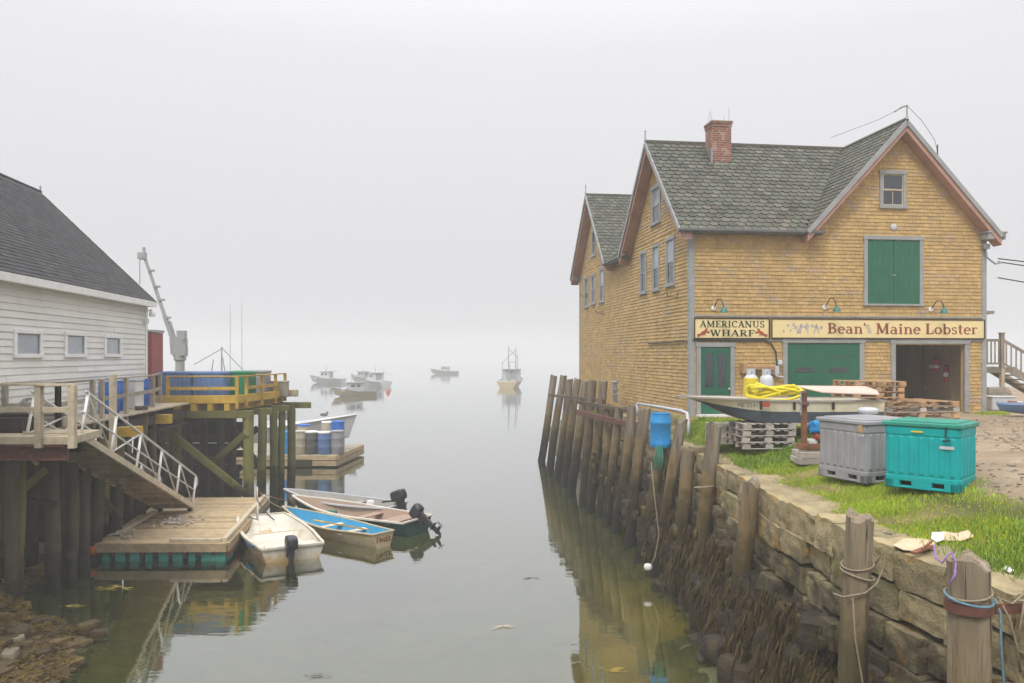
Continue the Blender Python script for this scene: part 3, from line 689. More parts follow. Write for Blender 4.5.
# entry door
mb = casing(FRONT, door, .13); dfm = mb.build('door_frame', M['greytrim'], house, bevel=.006)
mb = MB(); u0, u1, z0, z1 = door; um = (u0 + u1) / 2
mb.fbox(FRONT, u0, u1, z0, z1, .0, .022)
mb.fbox(FRONT, u0 + .02, u0 + .11, z0, z1, .022, .034); mb.fbox(FRONT, u1 - .11, u1 - .02, z0, z1, .022, .034); mb.fbox(FRONT, um - .06, um + .06, z0 + .1, z1 - .1, .022, .034)
for a, b in ((z1 - .16, z1), (z0 + .62, z0 + .76), (z0, z0 + .14)): mb.fbox(FRONT, u0 + .11, u1 - .11, a, b, .022, .0335)
de = mb.build('entry_door', M['green'], house)
for a, b in ((u0 + .13, um - .08), (um + .08, u1 - .13)):
    mb = MB(); mb.fbox(FRONT, a, b, z0 + .80, z1 - .2, .018, .03); mb.build('pane', M['glass'], de)
mb = MB(); mb.lathe(FRONT.P(u1 - .06, z0 + .75, .06), [(.012, -.03), (.014, 0), (.034, .02), (.03, .04), (.005, .05)], 10, Matrix.Rotation(math.pi / 2, 3, 'X')); mb.build('knob', M['propane'], de, smooth=60)
mb = MB(); mb.fbox(FRONT, u0 - .15, u1 + .15, -.06, .05, .0, .28); mb.build('doorstep', M['whitetrim'], house)
# closed sectional garage door
casing(FRONT, gar1, .15).build('garage_frame', M['greytrim'], house, bevel=.008)
u0, u1, z0, z1 = gar1; mb = MB(); k = 5; hh = (z1 - z0) / k
for i in range(k):
    mb.fbox(FRONT, u0, u1, z0 + hh * i, z0 + hh * (i + 1) - .012, .0, .02)
    for j in range(4):
        a = u0 + .06 + (u1 - u0 - .06) / 4 * j; mb.fbox(FRONT, a, a + (u1 - u0) / 4 - .10, z0 + hh * i + .07, z0 + hh * (i + 1) - .08, .02, .026)
gd = mb.build('garage_door', M['green'], house)
for px0, px1 in ((795, 813), (829.5, 847)):
    r = rect(ff, px0, 367.5, px1, 372.3); mb = MB(); mb.fbox(FRONT, *r, .015, .031); mb.build('pane', M['glass'], gd)
    r2 = grow(r, .03); mb = MB()
# open bay and what lies inside
casing(FRONT, gar2, .15).build('garage_frame', M['greytrim'], house, bevel=.008)
u0, u1, z0, z1 = gar2
mb = MB(); mb.box(((u0 + u1) / 2 - .8, 3.1, -.02), (6.0, 5.9, .04)); mb.build('garage_floor', M['concrete'], house)
mb = MB(); mb.box(((u0 + u1) / 2 - .6, 5.6, 1.9), (6.2, .1, 3.8)); mb.box((u0 - 2.2, 3, 1.9), (.1, 5.2, 3.8)); mb.box(((u0 + u1) / 2 - .6, 3, 3.2), (6.2, 5.3, .1)); mb.build('garage_lining', M['darkint'], house)
mb = MB()
for i in range(5): mb.box((W - .22, .75 + i * 1.0, 1.5), (.05, .98, 3.0))
mb.build('plywood_lining', M['plywood'], house)
for i in range(2):
    pass
# loft loading doors
casing(FRONT, loft, .12, sill=True).build('loft_frame', M['greytrim'], house, bevel=.006)
u0, u1, z0, z1 = loft; um = (u0 + u1) / 2
for a, b in ((u0, um - .006), (um + .006, u1)):
    mb = MB(); nb = 5
    for i in range(nb): mb.fbox(FRONT, a + (b - a) * i / nb, a + (b - a) * (i + 1) / nb - .004, z0, z1, 0, .025)
    lo = mb.build('loft_door', M['green'], house)
    if a == u0:
        mb = MB(); mb.fbox(FRONT, b - .06, b + .08, z0 + .88, z0 + .91, .026, .045); mb.build('latch', M['metal'], lo)
mb = MB(); mb.lathe(FRONT.P(*ff(893, 227), .05), [(.1, -.05), (.1, 0), (.02, .02)], 10, Matrix.Rotation(math.pi / 2, 3, 'X')); mb.build('vent_cap', M['propane'], house)
# wall details
mb = MB()
a = FRONT.P(.05, ff(693, 342)[1], .06); pts = [FRONT.P(*ff(x, y), .06) for x, y in ((692, 340), (745, 341), (763, 340.5), (770, 343), (775, 352), (776, 366))]
mb.tube(pts, .022, 6); pts = [LEFT.P(*lf(x, y), .06) for x, y in ((689, 341.5), (683, 341), (672, 342.5), (650, 343.5))]; mb.tube(pts, .022, 6)
mb.build('conduit', M['wire'], house)
for px, py in ((587, 247 + 49), (603, 313), (677, 297)):
    t, z = lf(px, py); mb = MB(); mb.tube([LEFT.P(t, z, 0), LEFT.P(t, z, .28), LEFT.P(t, z + .1, .34)], .014, 6); mb.beam(LEFT.P(t - .1, z - .1, .02), LEFT.P(t - .1, z + .15, .02), .03, .03); mb.build('wall_bracket', M['wire'], house)
# small floodlight and service bracket under the right eave
mb = MB(); p = FRONT.P(W - .06, ff(981, 247)[1], .1); mb.box(p, (.2, .14, .16)); mb.tube([p + Vector((0, 0, -.05)), p + Vector((.0, -.06, -.35)), p + Vector((.25, -.1, -.55)), p + Vector((.5, -.1, -.5))], .03, 6)
mb.build('service_bracket', M['metal'], house)
mb = MB(); p = FRONT.P(*ff(775, 370), .08); mb.box(p, (.14, .12, .26)); mb.tube([p + Vector((-.15, 0, -.05)), p + Vector((0, -.05, -.18)), p + Vector((.2, -.05, -.22))], .03, 6); mb.lathe(p + Vector((.1, -.06, .15)), [(.02, 0), (.08, .03), (.07, .12), (.02, .16)], 8)
mb.build('meter_box', M['propane'], house)
mb = MB()
r = rect(ff, 743, 366.5, 771, 369.5); mb.fbox(FRONT, r[0], r[1], r[2], r[3], .03, .30); mb.fbox(FRONT, r[0] - .12, r[0], r[2] - .1, r[3] + .1, .02, .3); mb.build('wall_shelf', M['palletwood'], house)

def W2(p):  # building-local point to world
    return house_m @ Vector(p)
house_m = Matrix.Translation((BX, BY, GZ)) @ Matrix.Rotation(BA, 4, 'Z')
H3 = Matrix.Rotation(BA, 3, 'Z')
# gooseneck lamps above the boards
for k, (px, py, lab) in enumerate(((716, 309, 'green gooseneck lamp above the wharf name board by the building corner'), (827, 308, 'green gooseneck lamp between the loft door and the name board'), (933, 310, 'green gooseneck lamp low beside the right edge of the loft door'))):
    u, z = ff(px - 3, py); o = empty('gooseneck_lamp', W2(FRONT.P(u, z, .02)), BA, lab, 'lamp', 'gooseneck lamps over the sign boards')
    mb = MB(); mb.lathe((0, -.015, .02), [(.075, -.02), (.07, .02), (.02, .035)], 10, Matrix.Rotation(math.pi / 2, 3, 'X')); mb.build('wall_plate', M['whitetrim'], o)
    mb = MB(); mb.tube([(0, -.03, .02), (.02, -.12, .12), (.05, -.22, .27), (.1, -.34, .27), (.13, -.42, .14), (.15, -.44, .02)], .016, 7); mb.build('arm', M['wire'], o, smooth=60)
    mb = MB(); mb.lathe((.15, -.44, -.1), [(.13, -.03), (.12, 0), (.06, .1), (.035, .14)], 14); mb.build('lamp_shade', M['lampshade'], o, smooth=60)

# ------------------------------------------------------------------ lettering: a bold serif built of strokes
T, t_ = .19, .085
def S(x0, y0, x1, y1, w): return ('l', x0, y0, x1, y1, w)
def AR(cx, cy, rx, ry, a0, a1, w): return ('a', cx, cy, rx, ry, a0, a1, w)
def SF(x, y, h=.19): return ('l', x - h, y + (.03 if y < .5 else -.03), x + h, y + (.03 if y < .5 else -.03), .06)
GL = {
 'A': (.92, [S(.12, 0, .46, 1, .09), S(.44, 1, .78, 0, T), S(.24, .33, .66, .33, t_), SF(.12, 0, .14), SF(.78, 0, .18)]),
 'M': (1.18, [S(.2, 0, .2, 1, .1), S(.2, 1, .57, .08, T), S(.57, .08, .93, 1, .09), S(.95, 0, .95, 1, T), SF(.18, 0, .15), SF(.95, 0), SF(.15, 1, .13), SF(.97, 1, .14)]),
 'E': (.82, [S(.25, 0, .25, 1, T), S(.08, .955, .7, .955, t_), S(.25, .5, .55, .5, t_), S(.08, .045, .72, .045, t_), S(.7, .74, .7, 1, t_), S(.72, 0, .72, .28, t_), S(.56, .38, .56, .62, t_)]),
 'F': (.78, [S(.25, 0, .25, 1, T), S(.08, .955, .7, .955, t_), S(.25, .5, .55, .5, t_), S(.7, .7, .7, 1, t_), S(.56, .38, .56, .62, t_), SF(.25, 0)]),
 'R': (.92, [S(.25, 0, .25, 1, T), S(.08, .955, .45, .955, t_), S(.25, .5, .45, .5, t_), AR(.44, .73, .25, .21, -90, 90, .15), S(.44, .5, .76, .02, T), SF(.25, 0), SF(.8, 0, .12)]),
 'I': (.5, [S(.25, 0, .25, 1, T), SF(.25, 0), SF(.25, 1)]),
 'C': (.92, [AR(.5, .5, .37, .45, 48, 312, .15), S(.76, .68, .76, .97, t_)]),
 'N': (1.05, [S(.2, 0, .2, 1, .1), S(.2, 1, .84, 0, T), S(.84, 0, .84, 1, .1), SF(.2, 0, .16), SF(.14, 1, .12), SF(.84, 1, .16)]),
 'U': (1.0, [S(.24, 1, .24, .35, T), AR(.52, .34, .28, .29, 180, 360, .13), S(.8, .34, .8, 1, .1), SF(.24, 1), SF(.8, 1, .15)]),
 'S': (.78, [AR(.4, .73, .23, .22, 35, 270, .14), AR(.39, .27, .25, .23, -145, 90, .15), S(.62, .76, .62, .97, .07), S(.14, .03, .14, .25, .07)]),
 'W': (1.25, [S(.15, 1, .42, 0, T), S(.42, 0, .64, .95, .09), S(.6, 1, .86, 0, T), S(.86, 0, 1.1, 1, .09), SF(.15, 1), SF(.6, 1, .15), SF(1.1, 1, .13)]),
 'H': (1.05, [S(.25, 0, .25, 1, T), S(.8, 0, .8, 1, T), S(.25, .5, .8, .5, t_), SF(.25, 0), SF(.8, 0), SF(.25, 1), SF(.8, 1)]),
 'B': (.9, [S(.25, 0, .25, 1, T), S(.08, .955, .45, .955, t_), S(.25, .52, .48, .52, t_), S(.08, .045, .48, .045, t_), AR(.44, .745, .22, .2, -90, 90, .15), AR(.47, .28, .27, .23, -90, 90, .16)]),
 'L': (.8, [S(.25, 0, .25, 1, T), S(.08, .045, .72, .045, t_), S(.71, 0, .71, .3, t_), SF(.25, 1)]),
 'e': (.66, [AR(.34, .33, .24, .3, 0, 315, .14), S(.12, .37, .58, .37, .07)]),
 'a': (.72, [AR(.32, .47, .19, .17, 0, 150, .11), S(.52, .05, .52, .48, .16), AR(.32, .2, .2, .17, 0, 360, .12), S(.5, .03, .66, .03, .06)]),
 'n': (.82, [S(.22, 0, .22, .64, .16), AR(.42, .43, .21, .2, 0, 150, .12), S(.63, 0, .63, .43, .16), SF(.22, 0, .16), SF(.63, 0, .16), S(.06, .62, .24, .62, .06)]),
 'i': (.42, [S(.21, 0, .21, .64, .16), S(.21, .78, .21, .96, .18), SF(.21, 0, .16), S(.05, .62, .24, .62, .06)]),
 'o': (.7, [AR(.35, .33, .25, .3, 0, 360, .15)]),
 'b': (.74, [S(.2, 0, .2, 1, .16), AR(.42, .33, .23, .29, 0, 360, .14), S(.05, .97, .22, .97, .06)]),
 's': (.58, [AR(.3, .49, .16, .15, 35, 270, .1), AR(.29, .19, .18, .16, -145, 90, .11), S(.45, .5, .45, .65, .05), S(.12, .02, .12, .16, .05)]),
 't': (.5, [S(.22, .06, .22, .88, .16), S(.05, .62, .44, .62, .07), AR(.33, .12, .11, .1, 180, 330, .1)]),
 'r': (.6, [S(.2, 0, .2, .64, .16), AR(.38, .42, .18, .2, 40, 150, .12), SF(.2, 0, .17), S(.05, .62, .22, .62, .06)]),
 "'": (.3, [S(.14, .72, .16, 1, .13)]), ' ': (.45, []),
}
def letters(mb, fr, text, u0, u1, zb_, h, d, th=.006):
    adv = sum(GL[c][0] for c in text); k = (u1 - u0) / adv; x = u0; n = 0
    for c in text:
        w_, st = GL[c]
        for q in st:
            n += 1; dd = d + (n % 5) * .0006
            if q[0] == 'l':
                _, x0, y0, x1, y1, lw_ = q
                p, q2 = Vector((x0 * k, y0 * h)), Vector((x1 * k, y1 * h)); dv = (q2 - p).normalized(); pr = Vector((-dv.y, dv.x)) * (lw_ * lerp(h, k, abs(dv.y)) / 2)
                poly = [p + pr, p - pr, q2 - pr, q2 + pr]
                mb.prism([fr.P(x + a.x, zb_ + a.y, dd) for a in poly], fr.N * th)
            else:
                _, cx, cy_, rx, ry, a0, a1, lw_ = q; n_ = max(5, int(abs(a1 - a0) / 18))
                for i in range(n_):
                    qa = []
                    for j in (i, i + 1):
                        a = math.radians(a0 + (a1 - a0) * j / n_); tw = lw_ * (.55 + .45 * abs(math.cos(a)))
                        for sg in (1, -1): qa.append(Vector(((cx + (rx + sg * tw / 2) * math.cos(a)) * k, (cy_ + (ry + sg * tw / 2) * math.sin(a)) * h)))
                    poly = [qa[0], qa[1], qa[3], qa[2]]
                    mb.prism([fr.P(x + a.x, zb_ + a.y, dd) for a in poly], fr.N * th)
        x += w_ * k
def board(name, label, px0, px1, py0, py1):
    r = rect(ff, px0, py0, px1, py1); u0, u1, z0, z1 = r
    o = empty(name, W2(FRONT.P(u0, z0, .052)), BA, label, 'sign')
    w_, h_ = u1 - u0, z1 - z0; fr = Fr((0, 0, 0), (1, 0, 0), (0, -1, 0))
    mb = MB(); mb.fbox(fr, 0, w_, 0, h_, 0, .03); mb.build('board', M['sign'], o)
    mb = MB(); b = .035
    mb.fbox(fr, 0, w_, 0, b, .03, .045); mb.fbox(fr, 0, w_, h_ - b, h_, .03, .045); mb.fbox(fr, 0, b, b, h_ - b, .03, .0445); mb.fbox(fr, w_ - b, w_, b, h_ - b, .03, .0445)
    mb.build('border', M['darkwood'], o)
    return o, fr, w_, h_, (u0, z0)
o, fr, w_, h_, _ = board('sign_board', 'cream board above the green entry door, lettered AMERICANUS WHARF between two red lobsters', 693, 768.5, 318, 339)
mb = MB(); letters(mb, fr, 'AMERICANUS', w_ * .075, w_ * .935, h_ * .55, h_ * .31, .031); letters(mb, fr, 'WHARF', w_ * .205, w_ * .80, h_ * .13, h_ * .30, .031); mb.build('lettering', M['signgreen'], o)
for sx_, cx in ((1, .125), (-1, .885)):
    mb = MB(); c0 = Vector((cx * w_, h_ * .29)); q = lambda x, y: fr.P(c0.x + sx_ * x, c0.y + y, .031)
    def blob(x, y, rx, ry, rot, n=10, dz=0):
        ca, sa = math.cos(rot), math.sin(rot)
        mb.prism([fr.P(c0.x + sx_ * (x + rx * math.cos(a) * ca - ry * math.sin(a) * sa), c0.y + y + rx * math.cos(a) * sa + ry * math.sin(a) * ca, .031 + dz) for a in [2 * math.pi * i / n for i in range(n)][::sx_]], fr.N * .006)
    s = h_
    blob(.0, 0, .17 * s, .085 * s, .5); blob(-.17 * s, -.09 * s, .09 * s, .06 * s, .4, dz=.001); blob(-.26 * s, -.13 * s, .06 * s, .085 * s, .5, dz=.002); blob(.12 * s, .13 * s, .11 * s, .055 * s, 1.0, dz=.0015); blob(.2 * s, .03 * s, .12 * s, .05 * s, -.2, dz=.0018)
    for i in range(4): mb.prism([q(-.1 * s + i * .05 * s, -.07 * s), q(-.07 * s + i * .05 * s, -.07 * s), q(-.04 * s + i * .06 * s, -.17 * s)][::sx_], fr.N * .005)
    mb.build('lobster_emblem', M['lobsterred'], o)
o, fr, w_, h_, (su, sz_) = board('sign_board', "long cream board over the garage doors, lettered Bean' Maine Lobster after scraped-off words", 770, 983, 319, 339)
def fx(px): return ff(px, 330)[0] - su
mb = MB(); letters(mb, fr, "Bean", fx(825.5), fx(861.5), h_ * .26, h_ * .53, .031); letters(mb, fr, 'Maine', fx(874), fx(919), h_ * .25, h_ * .53, .031); letters(mb, fr, 'Lobster', fx(923), fx(976), h_ * .25, h_ * .53, .031)
letters(mb, fr, "'", fx(861.5), fx(864.5), h_ * .26, h_ * .53, .031)
mb.build('lettering', M['signred'], o)
mb = MB(); rr = random.Random(5)
for i in range(26):
    px = rr.uniform(780, 822); yy = rr.uniform(.3, .72) * h_; a = rr.uniform(.02, .055) * (1.3 if px > 790 else .7); n = 7
    mb.prism([fr.P(fx(px) + a * rr.uniform(.5, 1.3) * math.cos(t), yy + a * rr.uniform(.5, 1.8) * math.sin(t), .0305 + i * .00012) for t in [2 * math.pi * j / n for j in range(n)]], fr.N * .001)
for px, lean in ((797, .2), (806, -.1), (812, .3), (817, -.35), (867, -.3), (869, -.3)): mb.prism([fr.P(fx(px), h_ * .27, .034), fr.P(fx(px) + .04, h_ * .27, .034), fr.P(fx(px) + .04 + lean * .3, h_ * .72, .034), fr.P(fx(px) + lean * .3, h_ * .72, .034)], fr.N * .001)
mb.build('worn_lettering', M['ghost'], o)

# ------------------------------------------------------------------ in the open bay
gu0, gu1, _, gz1 = gar2
mb = MB()
for i in range(9):
    u = gu0 + .15 + i * .13
o = empty('clothes_rail', W2((gu0 + .55, 3.2, 0)), BA, 'wall rail high in the open garage bay', 'rail')
mb = MB(); mb.cyl((-.9, 0, 2.05), (1.0, 0, 2.05), .02, n=6); mb.cyl((-.9, 0, 0), (-.9, 0, 2.05), .02, n=6); mb.cyl((1.0, 0, 0), (1.0, 0, 2.05), .02, n=6); mb.build('rail', M['metal'], o)
for i in range(8):
    mb = MB(); u = gu0 - .25 + i * .25; w_ = .17; L_ = .85 + .2 * (i % 3) * .5
    P = W2((u, 3.2, 2.03)); prof = [(.03, 0, .02), (.10, -.06, .05), (.11, -.5 * L_, .055), (.125, -L_, .06)]
    vs = [];
    for wv, zv, dv in prof:
        for k in range(8):
            a = 2 * math.pi * k / 8; vs.append((wv * math.cos(a) * (1 + .15 * math.sin(3 * a + i)), dv * math.sin(a), zv))
    fs = [(j * 8 + k, j * 8 + (k + 1) % 8, j * 8 + 8 + (k + 1) % 8, j * 8 + 8 + k) for j in range(3) for k in range(8)] + [tuple(24 + k for k in range(8))]
    mb.add(vs, fs); g = mb.build('oilskin_jacket', M['greycloth'] if i % 2 else M['oilskin'], smooth=180); g.location = P; g.rotation_euler.z = BA
    tag(g, ('pale grey ' if i % 2 else 'dark ') + f'work jacket on the garage rail, {ORD[i]} from the left end', 'jacket', 'work jackets hanging in the garage bay')
o = empty('tool_cabinet', W2((gu0 + 1.62, 4.4, 0)), BA, 'tall brown wooden cabinet standing at the back of the open garage bay', 'cabinet')
mb = MB(); mb.box((0, .25, .95), (1.1, .5, 1.9)); mb.build('body', M['plywood'], o, bevel=.01)
for sg in (-1, 1):
    mb = MB(); mb.box((sg * .27, -.015, .97), (.52, .03, 1.8)); q = mb.build('cabinet_door', M['plywood'], o, bevel=.006); mb = MB(); mb.box((sg * .06, -.045, 1.0), (.02, .03, .12)); mb.build('handle', M['metal'], q)
o = empty('work_bench', W2((gu0 + .45, 2.2, 0)), BA, 'dark low work bench inside the open garage bay below the jackets', 'bench')
mb = MB(); mb.box((0, 0, .86), (1.5, .6, .06)); mb.build('bench_top', M['darkwood'], o)
for x in (-.68, .68):
    for y in (-.24, .24): mb = MB(); mb.box((x, y, .415), (.08, .08, .83)); mb.build('leg', M['darkwood'], o)
mb = MB(); mb.box((0, .05, .35), (1.25, .45, .5)); mb.build('drawer_box', M['darkint'], o, bevel=.01)
# extinguisher and a hung life vest on the right-hand lining
Pw = Vector((W - .27, 1.5, 0)); uu = 0
o = empty('fire_extinguisher', W2((W - .36, 1.35, .95)), BA, 'red fire extinguisher hung on the plywood side of the open garage bay', 'extinguisher')
mb = MB(); mb.lathe((0, 0, 0), [(.05, 0), (.075, .02), (.075, .36), (.06, .42), (.03, .45), (.03, .5)], 14); mb.build('cylinder', M['red'], o, smooth=50)
mb = MB(); mb.lathe((0, 0, .16), [(.077, 0), (.077, .14)], 14); mb.build('paper_label', M['paper'], o)
mb = MB(); mb.box((0, -.03, .53), (.04, .12, .05)); mb.tube([(0, -.03, .5), (.02, -.12, .42), (.03, -.11, .2)], .014, 6); mb.build('valve', M['black'], o)
o = empty('life_vest', W2((W - .40, 1.9, 1.5)), BA, 'magenta and white life vest hanging above the fire extinguisher', 'life vest')
mb = MB(); mb.stone((0, -.05, .0), (.16, .34, .42), n=5, rough=.05, rnd_=.4, seed=4); mb.build('vest', M['magenta'], o, smooth=180)
mb = MB(); mb.stone((-.03, -.05, -.06), (.16, .36, .1), n=4, rough=.03, rnd_=.3, seed=6); mb.build('band', M['paper'], o, smooth=180)
o = empty('broom', W2((W - .32, 2.6, .6)), BA, 'dark handled broom leaning on the plywood lining inside the garage bay', 'broom')
mb = MB(); mb.cyl((0, 0, .2), (.03, 0, 1.6), .016, n=7); mb.build('handle', M['darkwood'], o)
mb = MB(); mb.box((0, 0, .1), (.08, .28, .2)); mb.build('bristles', M['palletwood'], o)
# warm lamp seen lit at the jamb of the bay
o = empty('bulb_lamp', W2((gu0 - .02, 1.3, 2.05)), BA, 'small round bulb glowing at the left side of the open garage bay', 'lamp')
mb = MB(); mb.lathe((.1, 0, 0), [(.01, -.05), (.045, -.02), (.05, .02), (.02, .06)], 10); mb.build('bulb', pm('lit_bulb', (.8, .7, .5), .05, bump=0, emit=((1, .8, .5), 1.5)), o, smooth=180)
mb = MB(); mb.cyl((-.12, 0, .1), (.1, 0, .07), .015, n=6); mb.build('bracket', M['metal'], o)
# ================================================================== right-hand quay: stone wall, piles, grass, things on the wharf
def along(Y):   # tangent of the wall line (towards +Y) and the outward (water side) normal
    e = .3; t = Vector((capx(Y + e) - capx(Y - e), 2 * e, 0)).normalized(); return t, Vector((-t.y, t.x, 0))
wallo = empty('retaining_wall', (0, 0, 0), 0, 'rough granite block quay wall with lichen stained cap stones above dark rubble', 'wall')
rr = random.Random(21)
# cap stones: each a part
y = 5.0; k = 0
while y < 33:
    L_ = rr.uniform(.6, 1.05) if y < 20 else rr.uniform(1.2, 2.0); ym = y + L_ / 2; t, n_ = along(ym); h = rr.uniform(.40, .52)
    mb = MB(); wdt = rr.uniform(.62, .8)
    c = Vector((capx(ym), ym, capz(ym))) - n_ * (wdt / 2 - .05 + rr.uniform(-.03, .03)) + Z * (.02 - h / 2 + rr.uniform(-.02, .02))
    mb.stone((0, 0, 0), (L_ * .955, wdt, h), n=9, rough=.07, rnd_=.035, seed=rr.random() * 90, freq=1.8, rnd=rr.random())
    o = mb.build('capstone', M['granite'], wallo, smooth=28); o.location = c; o.rotation_euler = (rr.uniform(-.03, .03), rr.uniform(-.025, .025), math.atan2(t.y, t.x) + rr.uniform(-.03, .03))
    y += L_; k += 1
# courses under the caps
mb = MB()
for row, (h0, ln, bat) in enumerate(((.46, .80, .0), (.90, .7, .05), (1.32, .6, .14))):
    y = 4.6 + rr.random() * .5
    while y < 34:
        L_ = ln * rr.uniform(.6, 1.35) * (1 if y < 20 else 1.6); ym = y + L_ / 2; t, n_ = along(ym); h = .43 + rr.uniform(-.07, .05)
        skip = row == 2 and rr.random() < .25
        if not skip:
            c = Vector((capx(ym), ym, capz(ym) - h0 - h / 2 + .03)) - n_ * (.34 - bat + rr.uniform(-.05, .05))
            mb.stone(c, (L_ * .945, .75 + rr.uniform(-.12, .12), h * .935), math.atan2(t.y, t.x) + rr.uniform(-.09, .09), n=8, rough=.08, rnd_=.04, seed=rr.random() * 90, freq=1.7, rnd=rr.random())
        y += L_
mb.build('stonework', M['granite'], wallo, smooth=28)
# rubble footing, wet and weedy
mb = MB()
for y in [4.5 + .42 * i for i in range(70)]:
    t, n_ = along(y)
    nr = 5 if y < 20 else 3
    for j in range(nr):
        z = capz(y) - 1.75 - j * .42 + rr.uniform(-.1, .1)
        if z < -.4: continue
        out = .1 + j * .16 + rr.uniform(-.1, .14)
        s_ = rr.uniform(.4, .85) * (1 if y < 16 else .9)
        c = Vector((capx(y), y + rr.uniform(-.2, .2), z)) + n_ * (out - .15)
        mb.stone(c, (s_ * rr.uniform(.8, 1.3), s_ * rr.uniform(.7, 1.1), s_ * rr.uniform(.6, 1.0)), rr.uniform(0, 3), n=4, rough=.14, rnd_=.4, seed=rr.random() * 90, rnd=rr.random())
mb.build('rubble_base', M['rubble'], wallo, smooth=50)
mb = MB()
for y0, y1 in zip(fr_(4.4, 45, 1)[:-1], fr_(4.4, 45, 1)[1:]):
    p = [Vector((capx(y) + dx, y, z)) for z in (-2.2, 2.6) for y, dx in ((y0, .35), (y0, .9), (y1, .9), (y1, .35))]
    mb.hexa(p, .5)
mb.build('earth_core', M['darkint'], wallo)

# loose rocks at the waterline
spots_ = [(738, 652, .42, 'palerock'), (724, 651, .2, 'palerock'), (757, 668, .30, 'palerock'), (775, 655, .3, 'rubble'), (745, 632, .26, 'rubble'), (714, 628, .22, 'rubble'), (790, 676, .4, 'palerock'), (812, 668, .34, 'rubble'), (765, 640, .25, 'rubble'), (700, 622, .2, 'rubble'), (835, 682, .4, 'rubble'), (742, 615, .24, 'palerock')]
for px, py, s_, m_ in spots_:
    p = onz(px, py, .06 if px < 760 else .3); mb = MB(); mb.stone((0, 0, 0), (s_, s_ * .75, s_ * .42), rr.uniform(0, 3), n=5, rough=.12, rnd_=.3, seed=rr.random() * 90)
    o = mb.build('shore_rock', M[m_], smooth=45, loc=p)
    tag(o, ('flat pale' if m_ == 'palerock' else 'dark wet') + ' loose rock at the waterline under the granite quay wall', 'rock', 'loose rocks along the foot of the quay wall')

# ------------------------------------------------------------------ piles
def pile(p0, p1, r0, r1, mat, name='wharf_pile', seed=0, n=22, rings=18, top=.05, split=True, parent=None, bend=.03):
    p0, p1 = Vector(p0), Vector(p1); d = p1 - p0; L_ = d.length; dn = d.normalized()
    sd = dn.cross(Vector((0, 1, 0))).normalized(); u = sd.cross(dn); vs, fs = [], []
    ph = seed * 2.7
    for i in range(rings + 1):
        f = i / rings; r = lerp(r0, r1, f); c = p0 + d * f + sd * bend * math.sin(f * 5 + ph) + u * bend * math.cos(f * 4 + ph)
        for k in range(n):
            a = 2 * math.pi * k / n
            g = 1 + .10 * noise.noise(Vector((math.cos(a) * 2.2, math.sin(a) * 2.2, f * L_ * .5 + seed * 7))) + .07 * noise.noise(Vector((math.cos(a) * 5, math.sin(a) * 5, f * L_ * .25 + seed * 3)))
            
            for ga in (0.7 + seed, 2.1 + seed * 1.3, 3.4 + seed * .7, 4.9 + seed * 1.9, 5.6 + seed):
                dga = (a - ga + math.pi) % (2 * math.pi) - math.pi; g -= .13 * math.exp(-(dga / .17) ** 2) * (.25 + .75 * f ** 3)
            low = sstep(1.9, .4, c.z); g += low * .16 * max(0, noise.noise(Vector((a * 2, c.z * 4, seed))))
            q = c + (sd * math.cos(a) + u * math.sin(a)) * r * g
            if i == rings: q += dn * top * noise.noise(Vector((math.cos(a) * .9, math.sin(a) * .9, seed * 5))) * 2.2
            if i == rings - 1: q += dn * (L_ / rings * .55)
            vs.append(q - p0)
    for i in range(rings):
        for k in range(n):
            k2 = (k + 1) % n; fs.append((i * n + k, i * n + k2, (i + 1) * n + k2, (i + 1) * n + k))
    vs.append(p1 - p0 + dn * top * .4); ci = len(vs) - 1; b = rings * n
    for k in range(n): fs.append((b + k, b + (k + 1) % n, ci))
    mb = MB(); mb.add(vs, fs); return mb.build(name, mat, parent, smooth=50, loc=p0)
PL = [((541, 461), (554.5, 376), .18), ((550, 469), (563, 376), .17), ((557.5, 476), (570, 379.5), .16), ((564.5, 482), (577.5, 379.5), .17), ((572, 491), (585, 381.5), .165), ((583, 500), (593.5, 380.5), .165), ((591, 507), (602.5, 381.5), .165),
      ((600, 513), (611.5, 405.5), .15), ((608, 520), (619, 407.5), .15), ((616, 528), (633, 406.5), .15), ((630, 543), (645, 409.5), .165), ((642, 556), (661, 448), .15), ((655, 573), (683, 421), .14), ((679, 594), (686.5, 449), .155), ((693, 611), (716.5, 425.5), .16)]
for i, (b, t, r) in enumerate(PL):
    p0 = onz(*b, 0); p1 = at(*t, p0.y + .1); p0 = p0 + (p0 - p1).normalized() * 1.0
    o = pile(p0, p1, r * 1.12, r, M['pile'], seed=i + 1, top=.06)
    if i < 7: lab = f'tall leaning wharf pile with bare top, {ORD[i]} from the open water end of the row'
    else: lab = ['short leaning pile just inshore of the tall ones, lower by half a metre', 'leaning pile under the white hand pipe, second of the shorter ones', 'pile in front of the pipe end, third of the shorter ones', 'pale topped pile just seaward of the blue barrel', 'cut-off pile standing under the blue barrel', 'crooked brown pile just inshore of the blue barrel', 'short thick pile between the blue barrel and the grey bleached pile', 'tall grey bleached pile with frayed rope, inshore of the short thick pile'][i - 7]
    tag(o, lab, 'pile', 'timber piles along the quay wall')
